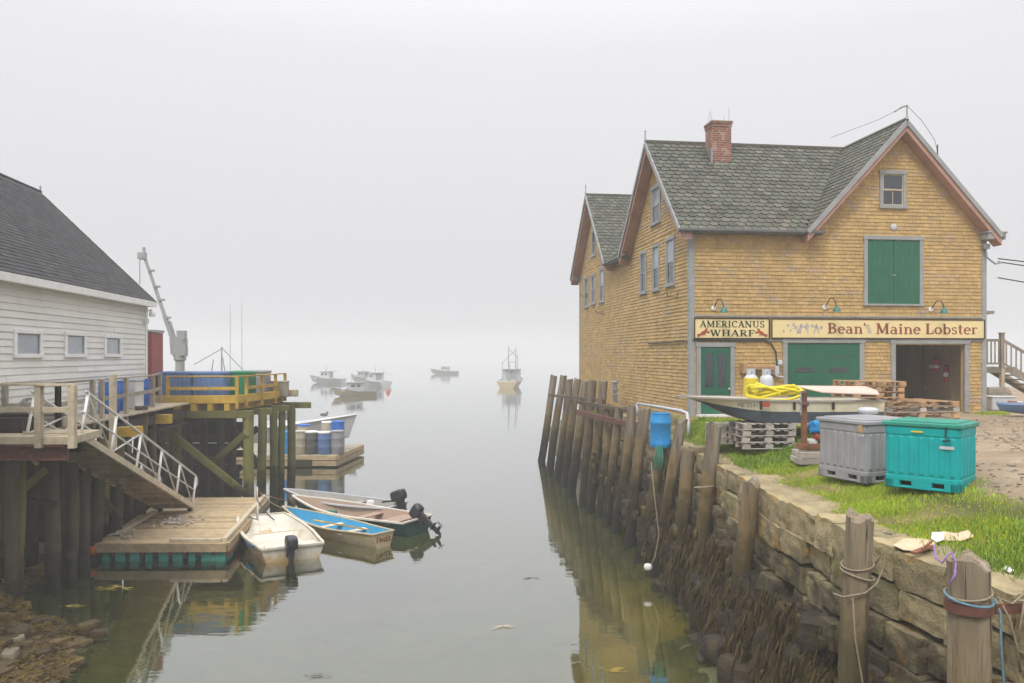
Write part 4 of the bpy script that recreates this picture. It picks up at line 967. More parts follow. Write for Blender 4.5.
for p0, p1, r, s_, lab in (((3.92, 14.75, -.7), at(752.5, 483, 14.2), .155, 31, 'slim leaning pile against the granite wall with its foot among wet rocks'),
                          ((4.16, 9.85, -.3), at(859, 516, 9.75), .160, 32, 'stout split-topped grey pile bound with a loose rope ring'),
                          ((4.36, 7.75, -.2), at(969, 562, 7.75), .180, 33, 'thick pale pile with deep cracks, rusty strap and blue rope')):
    o = pile(p0, p1, r * 1.1, r, M['nearpile' if s_ > 31 else 'pile'], seed=s_, n=40, rings=30, top=.06, bend=.02); tag(o, lab, 'pile', 'timber piles along the quay wall')
# a fallen plank and timbers between the piles
mb = MB(); a, b = at(578, 402, 31.2), at(628, 411, 26.4); mb.beam(a, b, .10, .14, rnd=.3); a2, b2 = at(549, 395, 40), at(604, 401, 29.2); mb.beam(a2, b2, .1, .12, rnd=.8)
tag(mb.build('wale_timber', M['darkpile'], bevel=.01), 'long dark timber spiked along behind the tall leaning piles', 'timber')
mb = MB(); mb.beam(at(577, 412, 30.8), at(627, 424, 26.2), .1, .2, rnd=.2); tag(mb.build('iron_strap', M['rust'], bevel=.01), 'low rusty band tying the row of leaning piles', 'strap')

# ropes and bands on the two near piles and others
def ring(c, r, rr_, mat, name, lab, cat='rope', tilt=(0, 0), n=28, wob=.02, seed=1):
    pts = []
    for i in range(n):
        a = 2 * math.pi * i / n
        pts.append(Vector((r * math.cos(a) * (1 + wob * math.sin(3 * a + seed)), r * math.sin(a) * (1 + wob * math.cos(2 * a)), tilt[0] * math.cos(a) + tilt[1] * math.sin(a))))
    mb = MB(); mb.tube(pts, rr_, 7, closed=True); return tag(mb.build(name, mat, smooth=180, loc=c), lab, cat)
Pn = lambda z: Vector(lerp(Vector((4.36, 7.75, 0)), at(969, 562, 7.75), z / at(969, 562, 7.75).z))
Pm = lambda z: Vector(lerp(Vector((4.16, 9.85, 0)), at(859, 516, 9.75), z / at(859, 516, 9.75).z))
ring(Pn(3.30), .202, .012, M['rope'], 'rope_ring', 'upper tan rope ring round the thick pale pile', tilt=(.03, .02))
ring(Pn(3.25), .206, .013, M['bluerope'], 'rope_ring', 'pale blue rope turned round the thick pale pile above the rusty strap', tilt=(-.02, .03), seed=3)
c = Pn(3.17); mb = MB(); mb.lathe((0, 0, 0), [(.207, -.045), (.211, -.045), (.211, .045), (.207, .045)], 24); mb.beam((.2, -.1, 0), (.52, .02, -.03), .02, .1)
tag(mb.build('iron_strap', M['rust'], loc=c, smooth=40), 'rusty iron strap clamped round the thick pale pile', 'strap')
mb = MB(); b0 = Pn(3.24) + Vector((.218, -.08, 0)); mb.tube([b0 + Vector((x, y, z)) for x, y, z in ((0, .03, .02), (.03, -.02, -.1), (.02, -.05, -.4), (.05, -.05, -.8), (.07, -.06, -1.3), (.05, -.04, -2.0), (.1, 0, -2.9))], .012, 7)
tag(mb.build('hanging_rope', M['bluerope'], smooth=180), 'blue rope hanging straight down beside the thick pale pile', 'rope')
mb = MB(); b0 = Pn(3.27) + Vector((.24, -.05, 0)); mb.tube([b0 + Vector(v) for v in ((0, 0, 0), (.14, -.02, -.06), (.28, .05, .0), (.36, .12, .06), (.5, .2, .1))], .011, 6); mb.tube([b0 + Vector(v) for v in ((.02, 0, 0), (.1, -.05, -.2), (.16, -.06, -.45), (.2, -.05, -.7))], .011, 6)
mb.tube([b0 + Vector(v) for v in ((.3, .03, -.02), (.22, -.03, -.22), (.18, -.05, -.42))], .010, 6)
tag(mb.build('loose_rope', M['rope'], smooth=180), 'frayed tan rope ends trailing from the thick pale pile over the wall', 'rope')
mb = MB(); b0 = at(945, 552, 7.9); mb.tube([at(934, 545, 7.95), at(936, 558, 7.8), at(942, 563, 7.75), at(947, 556, 7.75), at(952, 553, 7.8), at(956, 562, 7.7), at(955, 575, 7.6), at(950, 583, 7.6)], .010, 6)
tag(mb.build('twine', M['purplerope'], smooth=180), 'purple twine looped over the cap stone beside the thick pale pile', 'twine')
ring(Pm(3.05), .184, .011, M['rope'], 'rope_ring', 'grey rope ring near the top of the split-topped pile', tilt=(.03, .03))
ring(Pm(2.93), .188, .014, M['rope'], 'rope_ring', 'lower slack rope turn on the split-topped pile', tilt=(-.05, .02), seed=4)
mb = MB(); b0 = Pm(3.05); mb.tube([b0 + Vector(v) for v in ((.19, -.06, .02), (.28, -.1, .18), (.27, -.1, -.02), (.16, -.16, -.2), (.0, -.2, -.3), (-.25, -.18, -.35), (-.34, -.1, -.33))], .012, 7); tag(mb.build('hose_loop', M['rope'], smooth=180), 'dull grey hose looped off the split-topped pile', 'hose')
mb = MB(); b0 = Pm(2.4); mb.tube([b0 + Vector(v) for v in ((-.12, -.19, .3), (-.1, -.22, -.2), (.0, -.22, -.8), (.06, -.24, -1.5), (.1, -.26, -2.1))], .012, 6); tag(mb.build('hanging_rope', M['rope'], smooth=180), 'thin weedy line hanging down the split-topped pile', 'rope')
c = at(704, 487, 17.45); ring(c, .20, .02, M['rope'], 'rope_ring', 'frayed white rope tied round the tall grey bleached pile', tilt=(.02, -.03))
# rope and small white float hanging by the piles
mb = MB(); mb.tube([at(651, 462, 21), at(655, 500, 20.4), at(659, 535, 20), at(655, 557, 19.8), at(650, 566, 19.6)], .012, 6); tag(mb.build('hanging_rope', M['rope'], smooth=180), 'pale rope sagging from the piles down to a white float', 'rope')
mb = MB(); mb.stone((0, 0, 0), (.17, .13, .15), n=5, rnd_=.8, rough=.04, seed=3); tag(mb.build('rope_float', M['paper'], smooth=180, loc=at(648, 567, 19.5)), 'small white float hanging at the waterline among the piles', 'float')
mb = MB()
for i in range(5): mb.tube([at(656 + i * 1.5, 446, 21.6), at(656 + i * 1.8, 456 + i, 21.45), at(652 + i * 2.2, 470, 21.3)], .02, 5)
tag(mb.build('net_hank', M['greenrope'], smooth=180), 'hank of dark green rope hanging beneath the blue barrel', 'rope')

# blue barrel
bp_ = at(660.5, 447, 21.9); o = empty('blue_barrel', bp_, .3, 'sky blue plastic barrel standing on a pile end at the quay edge', 'barrel')
mb = MB(); mb.lathe((0, 0, 0), [(.20, 0), (.272, .0), (.287, .05), (.29, .12), (.28, .14), (.28, .62), (.292, .64), (.292, .70), (.278, .72), (.27, .86), (.255, .91)], 28); mb.build('body', M['cyanblue'], o, smooth=40)
mb = MB(); mb.lathe((0, 0, .905), [(.262, -.01), (.266, 0), (.266, .025), (.24, .03), (.235, .01)], 28); mb.build('rim', M['cyanblue'], o, smooth=40)
tx = bpy.data.curves.new('barrel_marks', 'FONT'); tx.body = 'A 19A'; tx.size = .13; tx.extrude = .002
def text_obj(body, size, name, mat, parent, loc, rot, shear=0.0, extrude=.003):
    c = bpy.data.curves.new(name, 'FONT'); c.body = body; c.size = size; c.extrude = extrude; c.shear = shear; c.resolution_u = 2
    to = bpy.data.objects.new(name, c); me = bpy.data.meshes.new_from_object(to); bpy.data.objects.remove(to)
    o_ = bpy.data.objects.new(name, me); COL.objects.link(o_); me.materials.clear(); me.materials.append(mat); o_.parent = parent; o_.location = loc; o_.rotation_euler = rot; return o_

# white hand pipe
mb = MB(); mb.tube([at(637.5, 403.5, 25.6), at(660, 407, 24.0), at(682, 411, 22.3), at(687, 413, 22.0), at(688.5, 424, 21.9), at(688.5, 436, 21.9)], .045, 8); mb.cyl(at(637.5, 403, 25.6), at(637.5, 416, 25.6), .045, n=8)
tag(mb.build('hand_pipe', M['propane'], smooth=180), 'pale bent pipe rail running along the quay beside the yellow building', 'pipe')
# pipe rack at the wall foot
c = LEFT.P(lf(626, 396)[0], 0, .35); o = empty('pipe_manifold', W2(c), BA, 'small grey valve manifold at the foot of the yellow side wall', 'valves')
for x in (-.25, -.05, .15):
    mb = MB(); mb.cyl((-.1, x, 0), (-.1, x, .75), .035, n=8); mb.lathe((-.1, x, .5), [(.03, -.05), (.07, -.04), (.07, .04), (.03, .05)], 8); mb.build('valve_pipe', M['metal'], o, smooth=50)
mb = MB(); mb.cyl((-.1, -.4, .78), (-.1, .35, .78), .05, n=8); mb.cyl((-.1, -.4, .3), (-.1, .35, .3), .03, n=8); mb.build('header_pipe', M['metal'], o, smooth=50)
# slab stones along the verge by the building
for px, py, sz, lab in ((684, 412, (.7, .5, .28), 'ochre stone lying by the corner of the yellow building'), (706, 437, (.62, .4, .2), 'flat pale stone in the grass below the skiff bow'), (697, 447, (.7, .4, .22), 'long low stone at the quay edge beside the short thick pile'), (672, 428, (.5, .5, .35), 'rust stained stone just behind the blue barrel'), (612, 391, (.9, .5, .3), 'yellow lichened stone behind the leaning piles')):
    Yd = 23.2 if py < 430 else 19.5
    if px < 640: Yd = 30
    p = at(px, py, Yd); p.z = ground(p.x, p.y) + sz[2] * .3
    mb = MB(); mb.stone((0, 0, 0), sz, rr.uniform(-.3, .3), n=6, rough=.09, rnd_=.22, seed=rr.random() * 90); tag(mb.build('loose_stone', M['granite'], smooth=45, loc=p), lab, 'stone')

# ------------------------------------------------------------------ skiff on its pallets
def hull_sections(Lh, beam, depth, bow_rise, tr_w=.8, n=22, bow_w=.0, flat=.75, rake=.35, keel_up=.5, sheer_st=.0, fl=3.2):
    """stations from stern x=0 to bow x=L: (x, half beam, half bottom, keel z, sheer z)"""
    out = []
    for i in range(n + 1):
        f = i / n
        hb = beam / 2 * (lerp(tr_w, 1, sstep(0, .45, f)) if f < .45 else lerp(1, bow_w, ((f - .45) / .55) ** fl))
        kz = keel_up * depth * max(0, (f - .62) / .38) ** 2.0
        sz = depth + bow_rise * max(0, (f - .25) / .75) ** 2 + sheer_st * (1 - f) ** 2
        fb = flat * (1 - max(0, (f - .45) / .55) ** 2 * .75)
        out.append((f * Lh, max(hb, .012), max(hb * fb, .01), kz, sz))
    return out
def hull_mesh(st, rake=.35, off=0.0, floor=None, ns=7, inner=False):
    vs, fs = [], []; n = len(st); Lh = st[-1][0]
    for i, (x, hb, hbt, kz, sz) in enumerate(st):
        prof = []
        for j in range(-ns, ns + 1):
            a = abs(j) / ns; sg = 1 if j >= 0 else -1
            if a < .4: yy = hbt * (a / .4); zz = kz + (.02 if not inner else 0) * a
            else: q = (a - .4) / .6; yy = lerp(hbt, hb, q ** .8); zz = lerp(kz, sz, q)
            if inner:
                yy = max(0.0, yy - off); zz = max(zz, floor if floor is not None else kz + off) if a < 1 else sz
            xx = x
            if not inner or True: xx = x + rake * max(0, (x / Lh - .75) / .25) ** 2 * ((zz - kz) / max(.05, sz - kz) if sz > kz else 0) * 1.0
            prof.append((xx, sg * yy, zz))
        vs += prof
    m = 2 * ns + 1
    for i in range(n - 1):
        for j in range(m - 1):
            q = (i * m + j, (i + 1) * m + j, (i + 1) * m + j + 1, i * m + j + 1); fs.append(q if not inner else q[::-1])
    fs.append(tuple(range(m)) if not inner else tuple(range(m - 1, -1, -1)))
    fs.append(tuple((n - 1) * m + j for j in range(m - 1, -1, -1)) if not inner else tuple((n - 1) * m + j for j in range(m)))
    return vs, fs, m
def sheerline(st, rake, side, dz=0.0, inset=0.0):
    Lh = st[-1][0]; return [Vector((x + rake * max(0, (x / Lh - .75) / .25) ** 2, side * max(0.004, hb - inset), sz + dz)) for x, hb, _, _, sz in st]
def boat(name, label, cat, loc, heading, st, rake, mats, floor, rail=.03, thw=(), group=None, wl=None, thick=.035, pitch=0.0, roll=0.0, foredeck=None, raillow=False):
    """mats: outer, inner, rail"""
    o = empty(name, loc, heading, label, cat, group); o.rotation_euler = (roll, pitch, heading)
    vs, fs, m = hull_mesh(st, rake); mb = MB()
    if wl:   # bottom paint below the chine
        k = [f for f in fs if all(abs((v % m) - m // 2) <= 5 for v in f)]; rest = [f for f in fs if f not in k]
        mb.add(vs, rest); h = mb.build('hull', mats[0], o, smooth=40); mb = MB(); mb.add(vs, k); mb.build('hull_bottom', wl, o, smooth=40)
    else: mb.add(vs, fs); h = mb.build('hull', mats[0], o, smooth=40)
    st2 = st[:]; st2 = [(x, hb, hbt, kz, sz) for x, hb, hbt, kz, sz in st]; st2[0] = (st[0][0] + thick, *st[0][1:]); st2[-1] = (st[-1][0] - thick * 1.5, *st[-1][1:])
    vs, fs, m = hull_mesh(st2, rake, off=thick, floor=floor, inner=True); mb = MB(); mb.add(vs, fs); mb.build('inside', mats[1], o, smooth=40)
    a = sheerline(st, rake, 1); b = sheerline(st, rake, -1); mb = MB()
    path = a + b[::-1]; n = len(path); v2 = []; f2 = []
    for i, p in enumerate(path):
        d = (path[(i + 1) % n] - path[i - 1]).normalized(); sd = Vector((d.y, -d.x, 0)).normalized()
        v2 += [p + sd * rail * .6 + Z * rail * .55, p - sd * rail * .9 + Z * rail * .55, p - sd * rail * .9 - Z * rail * .5, p + sd * rail * .6 - Z * rail * .5]
    for i in range(n):
        j = (i + 1) % n
        for k in range(4): f2.append((i * 4 + k, i * 4 + (k + 1) % 4, j * 4 + (k + 1) % 4, j * 4 + k))
    mb.add(v2, f2); mb.build('gunwale', mats[2], o)
    Lh = st[-1][0]
    for f, wd_, zt in thw:
        x = f * Lh; hb = interp([(s[0], s[1]) for s in st], x); mb = MB(); mb.box((x, 0, zt), (wd_, hb * 2 - .10, .035)); mb.build('thwart', mats[3] if len(mats) > 3 else mats[2], o, bevel=.006)
    if foredeck:
        f0, mt = foredeck; sel = [s for s in st if s[0] >= f0 * Lh]; P_ = sheerline(st, rake, 1, .012); Q_ = sheerline(st, rake, -1, .012)
        k0 = len(st) - len(sel); mb = MB(); vs = []; 
        for i in range(k0, len(st)): vs += [P_[i], (P_[i] + Q_[i]) / 2 + Z * .03, Q_[i]]
        fs = []
        for i in range(len(sel) - 1):
            for k in (0, 1): fs.append((i * 3 + k, i * 3 + k + 1, (i + 1) * 3 + k + 1, (i + 1) * 3 + k))
        mb.add(vs, fs); mb.build('foredeck', mt, o, smooth=60)
    return o
def local(o, p):
    return Matrix.Translation(o.location) @ o.rotation_euler.to_matrix().to_4x4() @ Vector(p)
st = hull_sections(4.1, 1.5, .52, .08, tr_w=.9, bow_w=.3, flat=.86, keel_up=.95, fl=2.4)
SK = boat('work_skiff', 'cream flat-bottomed skiff propped on pallets outside the wharf building', 'skiff', (8.5, 18.95, 4.03), math.radians(182), st, .5, (M['skiffcream'], M['whitein'], M['greypallet']), .10, rail=.038, wl=M['bottomgrey'], thw=((.45, .3, .34),))
for f in (.30, .52, .70):
    x = f * 4.1; mb = MB(); hb = interp([(s[0], s[1]) for s in st], x); mb.box((x, hb + .012, .43), (.05, .03, .2)); mb.build('cleat_block', M['darkwood'], SK)
q = text_obj('ME 2241', .13, 'registration', M['black'], SK, (3.95, .742, .37), (math.radians(90), 0, math.radians(180)))
q.rotation_euler = (math.radians(80), 0, math.radians(180 - 14)); q.location = (3.42, .69, .39)
mb = MB(); mb.box((2.78, .765, .45), (.16, .012, .11), rz=-.1); mb.build('sticker', M['lobsterred'], SK)
# pallets
def pallet(label, loc, rz, mat, lx=1.22, ly=1.02, group='wooden pallets on the wharf', name='pallet', seed=0):
    mb = MB(); q = random.Random(seed)
    for yy in (-ly / 2 + .05, 0, ly / 2 - .05):
        for xx in (-lx / 2 + .09, 0, lx / 2 - .09): mb.box((xx, yy, .067), (.17, .1, .09), rnd=q.random())
        mb.box((0, yy, .0105), (lx, .1, .021), rnd=q.random()); 
    for i in range(7): mb.box((-lx / 2 + .05 + i * (lx - .1) / 6 + q.uniform(-.01, .01), 0, .125), (.1, ly + q.uniform(-.02, .02), .022), rnd=q.random())
    o = mb.build(name, mat, bevel=.004, loc=loc); o.rotation_euler = (q.uniform(-.01, .01), q.uniform(-.01, .01), rz); return tag(o, label, 'pallet', group)
for i in range(4):
    pallet(f"grey pallet under the skiff, {['bottom', 'second from bottom', 'third from bottom', 'topmost'][i]} of its stack", (5.80 + rr.uniform(-.04, .04), 18.6, 3.47 + i * .147), .06 + rr.uniform(-.03, .03), M['greypallet'], seed=i + 3)
for i in range(3):
    pallet(f"half-hidden grey pallet behind the low stack under the bow, {['bottom', 'middle', 'top'][i]} one", (5.14, 19.35, 3.5 + i * .147), .1, M['greypallet'], seed=i + 13, lx=.62)
# stack by the closed garage door and the wide low stack at the open bay: the upper ones show
gz_ = lambda p: ground(p[0], p[1])
c = at(878, 381, 20.6); n_ = 8
for i in range(n_):
    pallet(f"brown pallet, {ORD[i]} from the bottom of the tall stack before the closed garage door", (c.x + rr.uniform(-.05, .05), c.y + .55, c.z - .145 * (n_ - i)), .12 + rr.uniform(-.06, .06), M['palletwood'], lx=1.42, ly=1.1, seed=i + 30)
c = at(920, 401.5, 20.2); n_ = 6
for i in range(n_):
    pallet(f"wide brown pallet, {ORD[i]} from the bottom of the stack before the open bay", (c.x + rr.uniform(-.06, .06), c.y + .9, c.z - .145 * (n_ - i)), .10 + rr.uniform(-.05, .05), M['palletwood'] if i % 2 else M['greypallet'], lx=2.0, ly=1.7, seed=i + 50)
# things in and on the skiff
for px, mt, lab, cat in ((751, 'y', 'gas cylinder wearing a bright yellow cover, standing behind the skiff', 'gas cylinder'), (766.5, 'g', 'bare grey gas cylinder beside the yellow-covered one behind the skiff', 'gas cylinder')):
    p = at(px, 401, 20.0 if mt == 'y' else 20.5); p.z = ground(p.x, p.y); o = empty('gas_cylinder', p, 0, lab, cat, 'gas cylinders behind the skiff'); h = 5.12 - p.z - (0 if mt == 'y' else .02)
    mb = MB(); mb.lathe((0, 0, 0), [(.12, 0), (.165, .03), (.17, .1), (.17, h - .14), (.145, h - .05), (.08, h)], 20); mb.build('tank', M['propane'], o, smooth=50)
    mb = MB(); q = [(.10, h - .03), (.105, h - .03), (.105, h + .14), (.10, h + .14)]
    for a0 in range(0, 360, 15):
        if 60 < a0 % 180 < 110: continue
        a, b = math.radians(a0), math.radians(a0 + 15); mb.hexa([Vector((r * math.cos(t), r * math.sin(t), z)) for z in (h - .05, h + .14) for r, t in ((.1, a), (.1, b), (.108, b), (.108, a))][:4] + [Vector((r * math.cos(t), r * math.sin(t), h + .14)) for r, t in ((.1, a), (.1, b), (.108, b), (.108, a))])
    mb.build('collar', M['propane'], o)
    mb = MB(); mb.cyl((0, 0, h - .01), (0, 0, h + .08), .025, n=8); mb.build('valve', M['metal'], o)
    if mt == 'y': mb = MB(); mb.lathe((0, 0, 0), [(.24, 0), (.235, .05), (.225, .9), (.19, 1.02), (.185, h - .1), (.17, h - .09)], 20); mb.build('cover', M['yellowpaint'], o, smooth=50)
mb = MB(); cpt = at(775, 398, 18.75); cpt.z = 4.73
pts = []
for i in range(5 * 26):
    a = 2 * math.pi * i / 26; k = i / 26
    pts.append(Vector((cpt.x + (.66 - .035 * k) * math.cos(a) * (1 + .10 * math.sin(k * 2.3)) + .06 * math.sin(k * 3), cpt.y + (.34 - .02 * k) * math.sin(a), cpt.z - .13 + .055 * k + .05 * math.sin(a * 1 + k) + .05 * math.sin(2 * a + 2 * k))))
mb.tube(pts, .036, 8)
mb.tube([cpt + Vector(v) for v in ((-.64, -.2, .1), (-.3, -.32, .13), (.0, -.3, .02), (.25, -.2, .12), (.45, .05, .16), (.62, -.1, .03), (.6, -.32, -.1))], .036, 8)
mb.tube([cpt + Vector(v) for v in ((-.6, 0, .05), (-.45, -.1, .2), (-.2, -.22, .1), (0, -.34, -.05))], .036, 8)
tag(mb.build('hose_coil', M['yellowhose'], smooth=180), 'coil of bright yellow hose piled on the skiff', 'hose')
mb = MB(); c = at(845, 396, 18.6); c.z = 4.72
v = [(-.72, -.5, .02), (.55, -.55, -.03), (.9, .35, .02), (.75, .62, .1), (-.95, .6, .12)]
mb.prism([c + Vector(p) for p in v], Vector((0, 0, .03))); tag(mb.build('pink_board', M['pinkboard'], bevel=.004), 'faded pink sheet of board lying across the stern of the skiff', 'board')
mb = MB(); c = at(868, 408, 17.6); mb.lathe((0, 0, -.12), [(.2, 0), (.22, .05), (.21, .1), (.15, .13), (.05, .14)], 20); tag(mb.build('white_basin', M['propane'], smooth=60, loc=c), 'upturned white basin between the skiff and the grey tub', 'basin')
# rusty stand post and timber blocking
p = at(804, 457, 16.9); p.z = ground(p.x, p.y); o = empty('stand_post', p, .1, 'rusty steel post with a chained head standing before the skiff', 'post')
mb = MB(); mb.box((0, 0, .52), (.10, .10, 1.04)); mb.box((0, 0, .02), (.34, .34, .04)); mb.build('post', M['rustred'], o, bevel=.008)
mb = MB(); mb.box((0, 0, 1.24), (.09, .11, .42)); mb.lathe((0, 0, 1.18), [(.09, -.05), (.1, 0), (.09, .05)], 10); mb.lathe((0, 0, 1.4), [(.04, -.05), (.07, 0), (.04, .06)], 10); mb.build('jack_head', M['rust'], o, bevel=.006)
mb = MB()
for i in range(9): mb.tube([Vector((-.10 - .012 * (i % 2), -.07, 1.42 - i * .055)) + Vector((.016 * math.cos(a), .012 * (i % 2) * math.sin(a), .035 * math.sin(a))) for a in [2 * math.pi * k / 8 for k in range(8)]], .008, 5, closed=True)
mb.build('chain', M['metal'], o)
for i, (dx, dz, lab) in enumerate(((0, .07, 'grey timber block lowest under the rusty channel'), (.03, .20, 'upper timber block of the crib beside the rusty post'))):
    p = at(817, 459, 16.3); mb = MB(); mb.box((0, 0, 0), (.85, .3, .13)); mb.box((-.25, .3, 0), (.2, .35, .12)); q = mb.build('timber_block', M['greypallet'], bevel=.01, loc=(p.x + dx, p.y, ground(p.x, p.y) + dz)); q.rotation_euler.z = .1; tag(q, lab, 'timber')
p = at(820, 448, 16.3); mb = MB(); mb.box((0, 0, 0), (.9, .2, .03)); mb.box((0, -.1, .05), (.9, .025, .09)); mb.box((0, .1, .05), (.9, .025, .09)); tag(mb.build('steel_channel', M['rustred'], bevel=.004, loc=(p.x, p.y, ground(p.x, p.y) + .30)), 'rust red steel channel lying on timber blocks under the skiff', 'steel channel')
for px, py, mt, sz, lab in ((820, 427, 'cyanblue', (.4, .3, .26), 'crumpled blue bundle under the stern of the skiff'), (821, 436, 'lobsterred', (.35, .25, .14), 'small red bundle on the ground below the blue one'), (812, 441, 'paper', (.18, .15, .1), 'scrap of white plastic beneath the skiff')):
    p = at(px, py, 17.6); mb = MB(); mb.stone((0, 0, 0), sz, n=5, rough=.2, rnd_=.4, seed=px); tag(mb.build('bundle', M[mt], smooth=60, loc=p), lab, 'bundle')

# ------------------------------------------------------------------ insulated fish tubs
def tub(name, label, loc, rz, w_, d_, h_, body, lid, group, latch=True, tags=False, slots=2):
    o = empty(name, loc, rz, label, 'tub', group); lh = .09 if lid else 0; bh = h_ - lh
    mb = MB(); sk = .17; tp = .02
    # tapered shell with swelling ribs
    def ringz(z, e):
        hw, hd = w_ / 2 + e, d_ / 2 + e; c = .05; return [(hw - c, -hd), (hw, -hd + c), (hw, hd - c), (hw - c, hd), (-hw + c, hd), (-hw, hd - c), (-hw, -hd + c), (-hw + c, -hd)]
    lv = [(sk - .02, -tp), (sk + .04, -.004), (bh - .14, .0), (bh - .12, .010), (bh - .02, .012), (bh, .012)]
    vs, fs = [], []
    for z, e in lv: vs += [(x, y, z) for x, y in ringz(z, e)]
    for i in range(len(lv) - 1):
        for k in range(8): fs.append((i * 8 + k, i * 8 + (k + 1) % 8, i * 8 + 8 + (k + 1) % 8, i * 8 + 8 + k))
    fs.append(tuple(range(7, -1, -1))); fs.append(tuple((len(lv) - 1) * 8 + k for k in range(8)))
    mb.add(vs, fs, .5)
    for sd in range(4):
        L_ = w_ if sd % 2 == 0 else d_; off = (d_ if sd % 2 == 0 else w_) / 2; nr = int(L_ / .15); A = Matrix.Rotation(math.pi / 2 * sd, 3, 'Z')
        for i in range(nr):
            x = -L_ / 2 + .1 + (L_ - .2) * i / max(1, nr - 1)
            p = [A @ Vector(q) for q in ((x - .028, -off - .014, sk + .07), (x + .028, -off - .014, sk + .07), (x + .05, -off + .01, sk + .05), (x - .05, -off + .01, sk + .05), (x - .028, -off - .014, bh - .16), (x + .028, -off - .014, bh - .16), (x + .05, -off + .01, bh - .14), (x - .05, -off + .01, bh - .14))]
            mb.hexa(p, .5)
        # skid feet with fork slots
        ft = .12 if slots == 2 else .14; xs_ = [-L_ / 2 + .11, 0, L_ / 2 - .11]
        mb.hexa([A @ Vector(q) for q in ((-L_ / 2 + .02, -off - .002, .115), (L_ / 2 - .02, -off - .002, .115), (L_ / 2 - .02, -off + .05, .115), (-L_ / 2 + .02, -off + .05, .115), (-L_ / 2 + .02, -off - .002, sk + .03), (L_ / 2 - .02, -off - .002, sk + .03), (L_ / 2 - .02, -off + .05, sk + .03), (-L_ / 2 + .02, -off + .05, sk + .03))], .5)
        for j, x in enumerate(xs_):
            ww = .30 if j == 1 else .22
            mb.hexa([A @ Vector(q) for q in ((x - ww / 2, -off, 0), (x + ww / 2, -off, 0), (x + ww / 2, -off + .14, 0), (x - ww / 2, -off + .14, 0), (x - ww / 2, -off, sk - .02), (x + ww / 2, -off, sk - .02), (x + ww / 2, -off + .14, sk - .02), (x - ww / 2, -off + .14, sk - .02))], .5)
        mb.hexa([A @ Vector(q) for q in ((-L_ / 2 + .02, -off + .004, .002), (L_ / 2 - .02, -off + .004, .002), (L_ / 2 - .02, -off + .05, .002), (-L_ / 2 + .02, -off + .05, .002), (-L_ / 2 + .02, -off + .004, .045), (L_ / 2 - .02, -off + .004, .045), (L_ / 2 - .02, -off + .05, .045), (-L_ / 2 + .02, -off + .05, .045))], .5)
    mb.build('body', body, o, bevel=.012)
    mb = MB(); mb.box((0, 0, .09), (w_ - .3, d_ - .3, .1)); mb.build('underside', M['black'], o)
    if lid:
        mb = MB(); mb.box((0, 0, bh + .035), (w_ + .07, d_ + .07, .07)); mb.box((0, 0, bh + .078), (w_ - .12, d_ - .12, .03)); 
        mb.build('lid', lid, o, bevel=.02)
    else:
        mb = MB()
        for A_, L_, off in ((0, w_, d_), (math.pi / 2, d_, w_)):
            for sg in (-1, 1): mb.box(Matrix.Rotation(A_, 3, 'Z') @ Vector((0, sg * (off / 2 - .02), bh + .02)), (L_ + .06, .10, .05), M=Matrix.Rotation(A_, 3, 'Z'))
        mb.build('rim', body, o, bevel=.015)
    if latch:
        mb = MB(); mb.tube([(w_ / 2 - .18, -d_ / 2 - .045, bh + .02), (w_ / 2 - .18, -d_ / 2 - .06, bh - .12), (w_ / 2 - .12, -d_ / 2 - .055, bh - .17), (w_ / 2 - .22, -d_ / 2 - .055, bh - .19)], .014, 6); mb.build('latch', M['black'], o)
        mb = MB(); mb.box((w_ / 2 - .17, -d_ / 2 - .024, bh - .29), (.2, .012, .045)); mb.build('maker_plate', M['propane'], o)
    return o
p = Vector((6.71, 11.97, 0)); rz = math.radians(-44); c = p + Matrix.Rotation(rz, 3, 'Z') @ Vector((-.55, .45, 0))
tt = tub('fish_tub', 'turquoise insulated fish tub with dull green lid on the grass verge', (c.x, c.y, ground(c.x, c.y) + .02), rz, 1.08, .88, 1.06, M['teal'], M['teallid'], 'fish tubs on the wharf grass')
mb = MB(); mb.box((-.05, -.475, .90), (.17, .01, .025)); mb.build('sticker', M['yellowpaint'], tt)
p = Vector((5.98, 13.5, 0)); rz = math.radians(22); c = p + Matrix.Rotation(rz, 3, 'Z') @ Vector((.58, .56, 0))
tg = tub('fish_tub', 'grey insulated fish tub with grey lid behind the turquoise one', (c.x, c.y, ground(c.x, c.y) + .0), rz, 1.16, 1.12, 1.08, M['greytub'], M['greytub'], 'fish tubs on the wharf grass', latch=False)
mb = MB(); A = Matrix.Rotation(-math.pi / 2, 3, 'Z'); mb.box((-.60, -.46, .93), (.03, .09, .13)); mb.build('latch', M['palletwood'], tg); mb = MB(); mb.box((-.588, -.46, .82), (.012, .12, .06)); mb.build('maker_plate', M['propane'], tg)

# litter on the wall top
def crumple(name, pts, mat, lab, cat, th=.008):
    n = len(pts); mb = MB(); c = sum((Vector(p) for p in pts), Vector()) / n
    top = [Vector(p) for p in pts]; ring2 = [c.lerp(p, .5) + Z * rr.uniform(-.01, .035) for p in top]
    vs = top + ring2 + [c + Z * .02]; fs = [(i, (i + 1) % n, n + (i + 1) % n, n + i) for i in range(n)] + [(n + i, n + (i + 1) % n, 2 * n) for i in range(n)]
    vs2 = [v - Z * th for v in vs]; m = len(vs)
    mb.add(vs + vs2, fs + [tuple(m + i for i in f[::-1]) for f in fs] + [(i, m + i, m + (i + 1) % n, (i + 1) % n) for i in range(n)]); return tag(mb.build(name, mat, smooth=20), lab, cat)
def gp(px, py, dz=.02):
    z = 3.3
    for _ in range(4): p = onz(px, py, z); z = (ground(p.x, p.y) if p.x - capx(p.y) > .5 else max(ground(p.x, p.y), capz(p.y) + .03)) + dz
    return onz(px, py, z)
